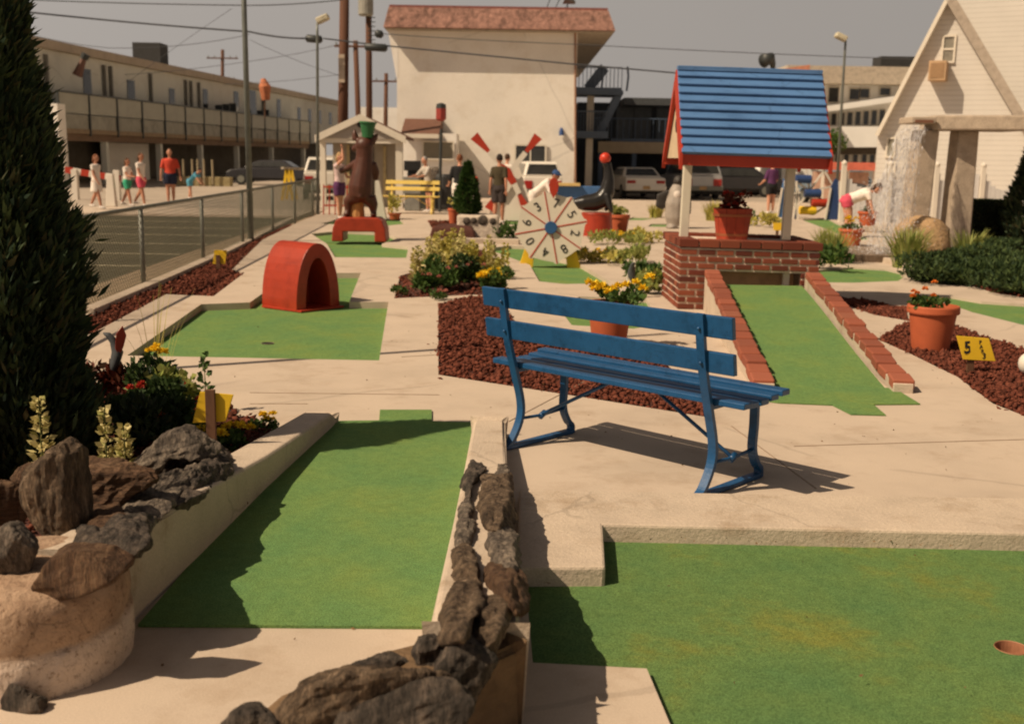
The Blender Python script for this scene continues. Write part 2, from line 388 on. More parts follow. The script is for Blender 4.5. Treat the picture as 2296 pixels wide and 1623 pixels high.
walk = flat_slab('walkway', outer, [H2, H3, H4, H5, H6, H7, H8, H9, HW, HF, HG, GR, M1, FB, ML, MR, MS, MJ, MB_, MC], -.2, 0, concrete)
T(walk, kind='structure')
jl = MB()      # scored joints of the paving
for a, b in (((1140, 945), (1330, 845)), ((1640, 955), (1830, 1095)), ((985, 885), (560, 880)), ((1780, 1000), (2296, 985)), ((690, 905), (560, 905)), ((900, 800), (985, 795)), ((540, 575), (590, 590))):
    jl.bar(gp(*a, .0018), gp(*b, .0018), .007, .003)
T(jl.build('paving_joints', mat('joint_dirt', (.30, .22, .16), .95, .3, 9)), kind='structure')
def green(ring, z, label, grow=.04, tm=None):
    c = Vector((sum(p[0] for p in ring)/len(ring), sum(p[1] for p in ring)/len(ring)))
    b = MB(); pts = [c+(Vector(p[:2])-c)*(1+grow/max(.1, (Vector(p[:2])-c).length)) for p in ring]
    b.prism(pts, z-.02, z)
    return T(b.build('putting_green', tm or turf), label, 'putting green', 'artificial turf putting greens')
green(H2, -.075, 'wide green turf with a dark cup in front of the red arch tunnel')
green(H3, -.06, 'green turf lane running under the bear on its red stand')
green(H4, -.04, 'small far green turf patch behind the bear statue')
green(H5, -.06, 'green turf lane under the white number wheel')
green(H6, -.05, 'green turf seen through the slats of the blue bench behind the terracotta pot')
green(H7, -.03, 'rounded green turf end right of the brick well')
green(H8, -.03, 'narrow green turf sliver at the right edge beyond the orange flowers')
green(H9, -.03, 'green turf lane running towards the blue swing ride on the right')
green(HW, -.03, 'small green turf patch at the foot of the red tipped windmill')
green(HF, -.03, 'tiny far green turf strip right of the seal on its drum')
green(HG, -.03, 'tiny far green turf strip beside the penguin statue')
CUP = gp(2268, 1452, -.03); ring_ = [(CUP.x+.058*cos(2*pi*i/28), CUP.y+.058*sin(2*pi*i/28)) for i in range(28)]
cg = Vector((2.6, 2.7)); T(flat_slab('putting_green', [tuple(cg+(Vector(p)-cg)*1.02) for p in GR], [ring_], -.05, -.03, turf_worn), 'large worn yellowish green turf at the lower right of the picture', 'putting green', 'artificial turf putting greens')
# near left lane, flush with its tee pad
GLr = [gp(310, 1406), gp(1004, 1411), gp(1066, 950), gp(968, 948), gp(968, 922), gp(852, 922), gp(850, 946), gp(700, 948)]
b = MB(); b.prism(GLr, .001, .012)
T(b.build('putting_green', turf), 'near green turf lane between two low walls topped with rocks', 'putting green', 'artificial turf putting greens')
# grit and dry bits blown over the paving
q_ = np.concatenate([np.column_stack([RNG.uniform(-1.2, 4.5, 260), RNG.uniform(3.0, 12, 260)]), np.column_stack([RNG.uniform(-4, 5, 200), RNG.uniform(8, 26, 200)]), np.column_stack([RNG.uniform(.1, 3.5, 60), 4.62+RNG.exponential(.03, 60)]), np.column_stack([-.26-RNG.exponential(.05, 50), RNG.uniform(3.8, 6.4, 50)])])
T(npmesh('grit', *leafquads(np.column_stack([q_, np.full(len(q_), .006)]), RNG.normal(size=(len(q_), 3))*[1, 1, .08], RNG.uniform(.006, .022, len(q_)), RNG.uniform(.002, .005, len(q_))), leafmat('dry_bits', [(.10, .06, .03), (.22, .13, .06), (.05, .035, .02)], .9, 0)), kind='stuff')
# cups
def cup(p, label, r=.054):
    t = thing('golf_cup', label, 'golf cup', p)
    MB().lathe((0, 0, 0), [(r, .004), (r-.004, .005), (r-.006, -.002)], 24, False, False).build('rim', mat('cup_rim', (.25, .2, .14), .6), t, False)
    MB().lathe((0, 0, 0), [(r-.005, .0025), (.0, .0025)], 24, False, False).build('hole', mat('cup_dark', (.012, .01, .008), .9), t, False)
cup(gp(600, 770, -.073), 'small dark cup in the green in front of the red arch tunnel', .06)
t = thing('golf_cup', 'brown cup sunk in the large turf at the lower right edge', 'golf cup', (CUP.x, CUP.y, -.03))
MB().lathe((0, 0, 0), [(.0585, .0), (.0575, .003), (.0555, .001), (.055, -.082), (0, -.082)], 28, False, False).build('liner', mat('cup_liner', (.34, .15, .08), .6, .3, 20), t, False, smooth=False)
MB().lathe((0, 0, -.080), [(.008, 0), (.008, .012), (.0, .012)], 10, False, False).build('flag_socket', black, t, False)
# kerbs
kb = MB(); KO = [(.045, 5.2), (5.2, 5.19), (5.2, 4.62), (.415, 4.70), (.385, 4.18), (.03, 4.16)]
kb.prism(KO, -.12, .052)
T(kb.build('concrete_kerb', kerbmat, bevel=.012), 'broad pale kerb with a square return behind the large right hand green', 'kerb', 'concrete kerbs')
def ring_kerb(pts, label, w=.16, h=.07):
    b = MB(); P = [Vector((p.x, p.y)) for p in poly(pts)]; L = []; Rr = []
    for i, p in enumerate(P):
        d = (P[min(i+1, len(P)-1)]-P[max(i-1, 0)]).normalized(); nn = Vector((-d.y, d.x)); L.append(p+nn*w/2); Rr.append(p-nn*w/2)
    b.prism(L+Rr[::-1], -.1, h); return T(b.build('concrete_kerb', kerbmat, bevel=.012), label, 'kerb', 'concrete kerbs')
ring_kerb([(1836, 588), (1913, 583), (1995, 588), (2050, 601), (2048, 618)], 'curved pale kerb round the turf end right of the well', .35, .09)
ring_kerb([(965, 550), (1020, 546), (1085, 546), (1165, 548)], 'low pale kerb behind the yellow flower bed', .2, .1)
ring_kerb([(195, 703), (367, 629), (512, 565), (640, 499), (700, 474)], 'long pale kerb running along the foot of the chain link fence', .16, .05)
# ------------------------------------------------------------------ mulch (stuff)
def mulch(ring, n, z, h, size=(.018, .05)):
    P = scatter(ring, n); sp = RNG.integers(0, n, n//28); ctr = P.mean(0); dl = P[sp]-ctr; P[sp] = P[sp]+dl/np.maximum(.2, np.linalg.norm(dl, axis=1, keepdims=True))*RNG.exponential(.05, (len(sp), 1)); cx = np.array([[p[0], p[1]] for p in ring]).mean(0)
    N = len(P); z0 = z + RNG.uniform(-.01, h, N)
    hump = np.array([noise.noise((p[0]*2.2, p[1]*2.2, 3)) for p in P])*.018
    C = np.column_stack([P, z0+hump])
    A = unit(RNG.normal(size=(N, 3))*[1, 1, .5]); B = unit(np.cross(A, RNG.normal(size=(N, 3)))); Cc = np.cross(A, B)
    s = size[0]*.55+(size[1]-size[0]*.4)*RNG.uniform(0, 1, (N, 1))**2.2
    k = RNG.uniform(.35, .8, (N, 1)); q = RNG.uniform(.3, .6, (N, 1))
    V = np.stack([C+A*s, C+B*s*k, C-A*s*.9, C-B*s*k, C+Cc*s*q, C-Cc*s*q], 1).reshape(-1, 3)
    Q = np.array([(0, 1, 4), (1, 2, 4), (2, 3, 4), (3, 0, 4), (1, 0, 5), (2, 1, 5), (3, 2, 5), (0, 3, 5)])
    Qs = (Q[None]+6*np.arange(N)[:, None, None]).reshape(-1, 3)
    c = Vector(cx); out = [c+(Vector(p[:2])-c)*1.03 for p in ring]
    gb = MB(); gb.prism(out, z-.1, z-.005); nv = len(V)
    V = np.concatenate([V, np.array([tuple(p) for p in gb.v])])
    ft = []
    m = len(out)
    for i in range(1, m-1): pass
    o = npmesh('mulch', V, Qs, mulchm)
    o.name = 'mulch'; T(o, kind='stuff')
    base = T(gb.build('garden_soil', mulchbase), kind='structure')
mulch(M1, 14000, -.015, .03, (.013, .042)); mulch(FB, 2500, -.02, .02); mulch(ML, 8000, -.03, .03, (.02, .05)); mulch(MR, 11000, -.01, .03, (.013, .042))
mulch(MS, 900, -.02, .02, (.03, .06)); mulch(MJ, 4500, -.02, .03, (.03, .07)); mulch(MB_, 1800, -.01, .04, (.04, .08)); mulch(MC, 7000, .0, .04, (.02, .045))
# ------------------------------------------------------------------ low walls of the near lane
def wall(pts_in, pts_out, hs, label, m=kerbmat, capend=True, cat='low wall'):
    b = MB(); n = len(hs)
    for i in range(n):
        a = Vector(pts_in[i]); c = Vector(pts_out[i])
        b.v += [Vector((a.x, a.y, -.1)), Vector((a.x, a.y, hs[i])), Vector((c.x, c.y, hs[i])), Vector((c.x, c.y, -.1))]
    for i in range(n-1):
        k = 4*i
        for j in range(3): b.f.append((k+j, k+j+1, k+4+j+1, k+4+j))
    b.f += [(0, 1, 2, 3), tuple(4*(n-1)+j for j in (3, 2, 1, 0))]
    return T(b.build('low_wall', m, bevel=.02, seg=3), label, cat, 'low walls of the near lane')
LWi = [(-1.36, 3.45), (-1.28, 4.3), (-1.21, 5.3), (-1.13, 6.15), (-1.09, 6.55), (-1.085, 6.68)]
LWo = [(-1.62, 3.45), (-1.51, 4.3), (-1.42, 5.3), (-1.32, 6.15), (-1.27, 6.55), (-1.26, 6.68)]
wall(LWi, LWo, [.34, .28, .17, .12, .10, .055], 'pale low concrete wall with rocks along the left of the near lane')
RWi = [(-.225, 6.45), (-.225, 5.3), (-.225, 4.2), (-.225, 3.3), (-.23, 3.02)]
RWo = [(-.035, 6.45), (-.015, 5.3), (.005, 4.2), (.035, 3.3), (.045, 3.02)]
wall(RWi, RWo, [.10, .15, .22, .30, .30], 'pale low concrete wall set with jagged rocks along the right of the near lane')
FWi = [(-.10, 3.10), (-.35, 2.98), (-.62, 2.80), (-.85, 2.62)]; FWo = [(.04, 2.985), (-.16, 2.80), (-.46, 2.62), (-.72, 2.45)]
wall(FWi, FWo, [.27, .25, .20, .06], 'low brown stained wall, coloured dark for the shade under the big rocks at the bottom centre', mat('shaded_stained_mortar', (.17, .105, .055), .9, .45, 7, .8, 30, .02))  # stained mortar, darkened further to hold the shade of the overhanging rocks
# round pier
b = MB(); b.lathe((-1.60, 3.40, 0), [(.338, -.05), (.345, .0), (.349, .07), (.349, .135), (.346, .152), (.343, .162), (.344, .22), (.340, .275), (.325, .305), (.27, .325), (.16, .335), (.05, .338)], 64)
for i, p in enumerate(b.v):
    d = Vector((p.x+1.60, p.y-3.40, 0)); L = d.length
    if L > .05:
        k = noise.noise(p*6)*.012 + noise.noise(p*18)*.007 + noise.noise(p*50)*.003 - (.006 if abs(p.z-.155+.02*noise.noise(p*5)) < .007 else 0); b.v[i] = p + d/L*k + Vector((0, 0, k*.7 if p.z > .1 else 0))
def piermat():
    m, n, bs, o = newmat('pier_mortar'); v = texco(n)
    base = ramp(n, noi(n, v, 5, 5), [(.3, (.40, .29, .22)), (.5, (.58, .46, .37)), (.7, (.66, .54, .45))])
    w = n.nodes.new('ShaderNodeTexVoronoi'); w.feature = 'DISTANCE_TO_EDGE'; w.inputs['Scale'].default_value = 3.6
    ds = n.nodes.new('ShaderNodeMix'); ds.data_type = 'VECTOR'; ds.inputs[0].default_value = .25
    nn = n.nodes.new('ShaderNodeTexNoise'); nn.inputs['Scale'].default_value = 9; n.links.new(v, nn.inputs[0])
    n.links.new(v, ds.inputs[4]); n.links.new(nn.outputs[1], ds.inputs[5]); n.links.new(ds.outputs[1], w.inputs['Vector'])
    crack = ramp(n, w.outputs[0], [(.0, (.25, .17, .11)), (.018, (1, 1, 1))])
    sz_ = n.nodes.new('ShaderNodeSeparateXYZ'); n.links.new(v, sz_.inputs[0]); base = mix(n, 1, base, ramp(n, sz_.outputs[2], [(.185, (1, 1, 1)), (.21, (.66, .56, .46))]), 'MULTIPLY')
    base = mix(n, 1, base, ramp(n, noi(n, v, 45, 6, .8), [(.36, (.45, .38, .32)), (.46, (1, 1, 1)), (1, (1.1, 1.08, 1.05))]), 'MULTIPLY'); base = mix(n, 1, base, crack_map(n, v, (0, 0, 2.6, .72)), 'MULTIPLY')
    n.links.new(mix(n, .04, base, crack, 'MULTIPLY'), bs.inputs['Base Color']); bs.inputs['Roughness'].default_value = .95
    bump(n, bs, noi(n, v, 26, 6, .65), .8, .02); return m
T(b.build('round_pier', piermat(), smooth=True), 'squat round cracked concrete pier at the lower left corner', 'pier')
# ------------------------------------------------------------------ rocks
def rockmat(name, cols, streak=(1, 1, 1), sc=9):
    m, n, b, o = newmat(name); v = texco(n, streak)
    c = ramp(n, noi(n, v, sc, 8, .7), [(.28, cols[0]), (.45, cols[1]), (.58, cols[2]), (.75, cols[3])])
    c = mix(n, .75, c, ramp(n, noi(n, v, sc*5, 8, .78), [(.38, (.22, .20, .18)), (.50, (.85, .82, .78)), (.62, (1.5, 1.4, 1.28))]), 'MULTIPLY')
    n.links.new(c, b.inputs['Base Color']); b.inputs['Roughness'].default_value = .8; b.inputs['Specular IOR Level'].default_value = .3
    bump(n, b, noi(n, v, sc*3, 8, .75), .9, .035); return m
rk_grey = rockmat('grey_rock', [(.045, .038, .032), (.13, .108, .09), (.27, .225, .18), (.42, .35, .28)], (2.2, 1.2, .7))
rk_dark = rockmat('dark_rock', [(.022, .019, .017), (.065, .054, .045), (.15, .12, .098), (.28, .225, .17)], (2.2, 1.2, .7))
rk_brown = rockmat('brown_streaked_rock', [(.045, .026, .016), (.12, .066, .038), (.20, .12, .07), (.31, .21, .13)], (4, 4, .35))
rk_flat = rockmat('brown_layered_rock', [(.045, .026, .016), (.12, .066, .038), (.20, .12, .07), (.31, .21, .13)], (.4, .4, 4))
ICO = None
rk_bark = rockmat('bark_grey_rock', [(.028, .021, .015), (.11, .076, .050), (.23, .165, .110), (.44, .33, .235)], (2.6, 2.6, .6))
def rock(x, y, Y, wpx, hpx, dep, m, label, rx=0, ry=0, rz=0, cuts=7, seed=1, amp=.22, bottom=None, top=None, flat=.62):
    global ICO
    if ICO is None:
        bm = bmesh.new(); bmesh.ops.create_icosphere(bm, subdivisions=5, radius=1)
        ICO = ([v.co.copy() for v in bm.verts], [tuple(v.index for v in f.verts) for f in bm.faces]); bm.free()
    rnd = random.Random(seed); c = at(x, y, Y); w = wpx*m_px(Y)*1.06; h = hpx*m_px(Y)*1.06
    off = Vector((rnd.uniform(0, 50), rnd.uniform(0, 50), rnd.uniform(0, 50)))
    pl = []
    for i in range(cuts):
        d = Vector((rnd.gauss(0, 1), rnd.gauss(0, 1), rnd.gauss(0, .8))).normalized(); pl.append((d, rnd.uniform(flat, .88)))
    E = Matrix.Rotation(rz, 3, 'Z') @ Matrix.Rotation(ry, 3, 'Y') @ Matrix.Rotation(rx, 3, 'X')
    vs = []
    for p in ICO[0]:
        q = p*1.12
        for d, k in pl:
            e = q.dot(d)-k
            if e > 0: q = q-d*e*.92
        n1 = noise.noise(q*1.6+off); n2 = 1-abs(noise.noise(q*3.6+off))*2; n3 = 1-abs(noise.noise(q*9+off*2))*2; n4 = noise.noise(q*22+off)
        q = q*(1+amp*n1+amp*.38*n2+amp*.2*n3+.03*n4)
        q = E @ Vector((q.x*w/2, q.y*dep/2, q.z*h/2)); vs.append(c+q)
    b = MB(); b.v = vs; b.f = ICO[1]
    o = b.build('rock', m, fix=False, smooth=False)
    return T(o, label, 'rock', 'rocks edging the near lane')
def rock2(out, label, m, Y=None, dep=.12, z0=None, z1=None, prof=None, gr=None, kmin=.60, seed=1, amp=.016, zoom=None, lean=(0, 0), vox=.0085, strata=None, inflate=.5):
    """rock grown from an irregular outline: standing (at depth Y, going dep away) or lying (between levels z0 and z1)"""
    rnd = random.Random(seed); P = [(zoom[0]+.4737*x, 854.1+.4737*y) if zoom else (x, y) for x, y in out]
    gx = sum(q[0] for q in P)/len(P); gy = sum(q[1] for q in P)/len(P); P = [(gx+(x-gx)*1.17, gy+(y-gy)*1.17) for x, y in P]
    b = MB(); cx = sum(q[0] for q in P)/len(P); cy = sum(q[1] for q in P)/len(P); off = Vector((rnd.uniform(0, 60), rnd.uniform(0, 60), rnd.uniform(0, 60)))
    lay = []
    if Y is not None:
        for k, f in ((0, .80), (.22, 1.0), (.75, 1.0), (1.0, .72)):
            lay.append([at(cx+(x-cx)*f, cy+(y-cy)*f, Y+k*dep)+Vector((lean[0]*k*dep, 0, lean[1]*k*dep)) for x, y in P])
    else:
        zr = lambda z, q: z(q) if callable(z) else z
        for k, f in ((0, 1.05), (.45, 1.0), (.8, .90), (1.0, .66)):
            ring = []
            for i, (x, y) in enumerate(P):
                q = gp(x, y, .2); base = float(np.interp(q.y, *(prof or ([3.0, 3.3, 4.2, 5.3, 6.45], [.30, .30, .22, .15, .10])))) if z0 is None else z0
                h = (z1 or .08)*(1+.35*noise.noise(Vector((x*.03, y*.03, seed))))
                ring.append(gp(cx+(x-cx)*f, cy+(y-cy)*f, base-.03+k*h))
            lay.append(ring)
    n = len(P)
    for r in lay: b.v += r
    for k in range(len(lay)-1): b.f += [(k*n+i, k*n+(i+1) % n, (k+1)*n+(i+1) % n, (k+1)*n+i) for i in range(n)]
    b.f += [tuple(range(n))[::-1], tuple(range((len(lay)-1)*n, len(lay)*n))]
    o = b.build('rock', m, remesh=vox); me = o.data
    V = np.zeros(len(me.vertices)*3); me.vertices.foreach_get('co', V); N = np.zeros_like(V); me.vertices.foreach_get('normal', N); V = V.reshape(-1, 3); N = N.reshape(-1, 3)
    strata = strata or (rnd.uniform(-1, 1), rnd.uniform(-.4, .4), rnd.uniform(.3, 1)); sd = Vector(strata).normalized(); D_ = np.zeros(len(V))
    ce = (V.max(0)+V.min(0))/2; ex = (V.max(0)-V.min(0))/2+1e-6; Pn = (V-ce)/ex
    for _k in range(7):
        d = np.array([rnd.gauss(0, 1), rnd.gauss(0, 1), rnd.gauss(0, 1)]); d /= np.linalg.norm(d); k_ = rnd.uniform(kmin, kmin+.3); e_ = Pn@d-k_; Pn = Pn-np.outer(np.maximum(e_, 0)*.9, d)
    V = Pn*ex+ce
    ax_ = np.linalg.svd(V-V.mean(0), full_matrices=False)[2][0]; grain = Vector(gr or ax_).normalized()
    for i, q in enumerate(V):
        q = Vector(q); qg = q-grain*(q.dot(grain)*.80); b1 = 1-2.2*abs(noise.noise(qg*24+off)); b2 = 1-2.2*abs(noise.noise(qg*52+off*2)); r1 = noise.noise(q*7+off)*1.3; r2 = noise.noise(q*17+off)*1.1; n3 = noise.noise(q*45+off)
        st = 0
        if strata: st = 1-2*abs(noise.noise(Vector((q.dot(sd)*26, 0, 0))+off+q*1.5))
        D_[i] = amp*(r1*.8+r2*.5+n3*.35+b1*.75+b2*.40+.0)
    V = V+N*D_[:, None]; me.vertices.foreach_set('co', V.ravel()); me.update()
    me.polygons.foreach_set('use_smooth', [False]*len(me.polygons))
    return T(o, label, 'rock', 'rocks edging the near lane')
ZL = (0,); ZR = (583.2,); LP = ([3.45, 4.3, 5.3, 6.15], [.34, .28, .17, .12])
rock2([(85, 470), (200, 385), (250, 420), (290, 830), (190, 790), (100, 700)], 'tall upright brown slab of rock in front of the cypress', rk_bark, Y=3.74, dep=.16, zoom=ZL, seed=3, amp=.010, gr=(0, .1, 1), lean=(.9, .55), kmin=.72)
rock2([(0, 725), (60, 700), (110, 715), (160, 760), (125, 880), (85, 1000), (20, 1035), (-60, 1030), (-70, 760)], 'pale grey rounded rock on the round pier at the left edge', rk_grey, Y=3.28, dep=.14, zoom=ZL, seed=5, amp=.010)
rock2([(215, 900), (330, 842), (520, 838), (590, 880), (585, 925), (400, 1010), (235, 1065), (172, 1000)], 'flat dark brown stone bedded in the top of the round pier', rk_brown, Y=3.13, dep=.15, zoom=ZL, seed=8, amp=.006, strata=(.2, 0, 1), lean=(.1, .35))
rock2([(375, 435), (560, 420), (700, 440), (725, 475), (620, 540), (545, 630), (505, 705), (420, 700), (370, 600)], 'brown layered rock lying right of the tall slab', rk_flat, Y=4.05, dep=.24, zoom=ZL, seed=12, amp=.013, strata=(.1, 0, 1))
rock2([(595, 440), (690, 360), (755, 295), (830, 250), (900, 238), (985, 262), (1000, 320), (950, 365), (880, 345), (790, 358), (765, 420), (705, 440), (640, 455)], 'ridge of light grey rock arching over a dark hollow on the left wall', rk_grey, Y=4.72, dep=.22, zoom=ZL, seed=14, amp=.013, strata=(.5, 0, .8))
rock2([(575, 560), (640, 515), (730, 478), (800, 465), (860, 440), (945, 375), (1000, 285), (1015, 320), (975, 390), (900, 470), (850, 530), (780, 600), (700, 660), (600, 665)], 'grey creased rock leaning down the inner side of the left wall', rk_grey, z1=.13, prof=LP, zoom=ZL, seed=17, amp=.013, strata=(.6, .2, .7))
rock2([(955, 380), (1010, 300), (1060, 365), (1082, 430), (1010, 500), (940, 560), (885, 585), (845, 530), (880, 470)], 'dark rock at the far end of the left row of rocks', rk_dark, z1=.12, prof=LP, zoom=ZL, seed=19, amp=.012)
rock2([(400, 690), (480, 715), (560, 640), (680, 655), (670, 770), (560, 860), (420, 840), (390, 760)], 'dark rock low between the slab and the left wall', rk_dark, z1=.14, prof=LP, zoom=ZL, seed=21, amp=.012)
rock2([(560, 640), (680, 600), (740, 640), (700, 720), (660, 800), (560, 790)], 'small grey stone on the inner edge of the left wall', rk_grey, z1=.08, prof=LP, zoom=ZL, seed=22, amp=.010)
rock2([(860, 500), (930, 470), (1010, 470), (960, 560), (880, 610), (830, 590)], 'flat dark stone on the inner edge of the left wall below the ridge', rk_dark, z1=.06, prof=LP, zoom=ZL, seed=24, amp=.010)
rock2([(-60, 500), (60, 490), (100, 540), (110, 680), (40, 700), (-60, 690)], 'brown layered rock at the left edge behind the slab', rk_flat, Y=4.0, dep=.2, zoom=ZL, seed=23, amp=.014, strata=(0, 0, 1))
rock2([(90, 430), (130, 405), (200, 410), (220, 450), (150, 480), (85, 480)], 'small brown rock behind the top of the tall slab', rk_brown, Y=4.25, dep=.12, zoom=ZL, seed=25)
rock2([(370, 400), (420, 375), (560, 390), (610, 430), (560, 460), (380, 455)], 'low brown rock behind the layered rock', rk_brown, Y=4.45, dep=.16, zoom=ZL, seed=27)
rock2([(780, 330), (900, 320), (940, 400), (860, 500), (760, 480), (750, 400)], 'added black rock filling in the shade inside the hollow of the left rocks', rk_dark, Y=4.95, dep=.14, zoom=ZL, seed=29)  # added dark rock; its colour stands in for the shadow in the gap
rock2([(0, 1470), (60, 1450), (170, 1510), (220, 1505), (190, 1560), (60, 1590), (10, 1560)], 'mottled dark stone at the foot of the round pier', rk_dark, Y=3.04, dep=.08, zoom=ZL, seed=28, amp=.008)
rock2([(575, 560), (700, 500), (860, 500), (790, 610), (700, 670), (600, 675)], 'grey flat stone below the creased rock on the left wall', rk_grey, z1=.09, prof=LP, zoom=ZL, seed=31, amp=.011, kmin=.68)
rock2([(440, 600), (560, 580), (610, 680), (530, 730), (440, 700)], 'brown stone wedged between the layered rock and the left wall', rk_brown, z1=.10, prof=LP, zoom=ZL, seed=33, amp=.011, kmin=.68)
rock2([(330, 1610), (600, 1500), (860, 1425), (965, 1530), (910, 1640), (700, 1760), (300, 1760)], 'added dark block coloured as the shaded face of the long bottom rock', rk_dark, Y=2.58, dep=.2, zoom=ZR, seed=97, amp=.010, kmin=.72)  # added block; its dark colour stands for the long rock's shaded face
strips = [([(1000, 395), (1060, 425), (1020, 460), (995, 520), (985, 570), (952, 600), (965, 480)], 'small far dark rock at the top of the inner strip on the right wall', rk_dark, .07),
 ([(952, 600), (985, 570), (1002, 690), (990, 765), (942, 775), (940, 690)], 'narrow grey rock of the inner strip on the right wall', rk_grey, .08),
 ([(938, 770), (985, 780), (1015, 870), (1048, 955), (1000, 972), (912, 965), (922, 850)], 'grey pointed rock of the inner strip on the right wall', rk_bark, .10),
 ([(945, 970), (1020, 970), (1052, 1060), (1005, 1140), (965, 1225), (868, 1215), (885, 1090), (912, 1010)], 'tall brown ridged rock of the inner strip near the corner', rk_bark, .13),
 ([(1130, 400), (1170, 400), (1180, 462), (1120, 468)], 'small pale rock of the outer strip nearest the bench', rk_grey, .05),
 ([(1048, 440), (1110, 472), (1168, 455), (1188, 600), (1195, 700), (1150, 710), (1085, 690), (1045, 600), (1060, 520)], 'broad dark rock of the outer strip on the right wall', rk_bark, .10),
 ([(1090, 720), (1140, 700), (1205, 750), (1217, 870), (1190, 925), (1120, 880), (1088, 800)], 'grey rock of the outer strip halfway down the right wall', rk_grey, .10),
 ([(1098, 885), (1190, 905), (1237, 940), (1252, 1060), (1215, 1092), (1180, 1035), (1110, 1025), (1095, 950)], 'rusty brown rock of the outer strip on the right wall', rk_brown, .12),
 ([(1055, 1065), (1190, 1025), (1150, 1170), (1090, 1282), (1040, 1252), (1000, 1192)], 'pale rock slanting across the near end of the right wall', rk_bark, .10)]
for i, (o_, lab, m, h) in enumerate(strips): rock2(o_, lab, m, z1=h, zoom=ZR, seed=60+i, amp=.011, vox=.0075)
rock2([(770, 1232), (920, 1228), (905, 1300), (840, 1372), (760, 1362), (743, 1290)], 'dark lumpy rock at the inner corner of the near walls', rk_dark, Y=2.88, dep=.14, zoom=ZR, seed=80, amp=.012, kmin=.65)
rock2([(985, 1222), (1040, 1240), (1100, 1290), (1030, 1420), (960, 1530), (900, 1570), (828, 1440), (850, 1360), (900, 1290)], 'leaning dark splinter of rock at the corner of the near walls', rk_dark, Y=2.76, dep=.14, zoom=ZR, seed=81, amp=.012, kmin=.68, strata=(.8, 0, .5))
rock2([(150, 1560), (250, 1440), (420, 1385), (560, 1400), (700, 1400), (855, 1412), (600, 1490), (330, 1600), (260, 1680), (130, 1680)], 'long brown flat topped rock at the bottom centre of the picture', rk_bark, Y=2.62, dep=.24, zoom=ZR, seed=90, amp=.012, kmin=.70, strata=(.2, 0, 1))
rock2([(330, 1420), (420, 1370), (520, 1330), (640, 1308), (720, 1335), (752, 1365), (700, 1410), (540, 1430)], 'dark rounded rock behind the long bottom rock', rk_dark, Y=2.86, dep=.14, zoom=ZR, seed=93, amp=.014)
rock2([(-150, 1640), (-100, 1580), (-40, 1565), (30, 1600), (80, 1680), (-160, 1690)], 'small dark rock cut off by the bottom edge', rk_dark, Y=2.48, dep=.12, zoom=ZR, seed=95, amp=.012)
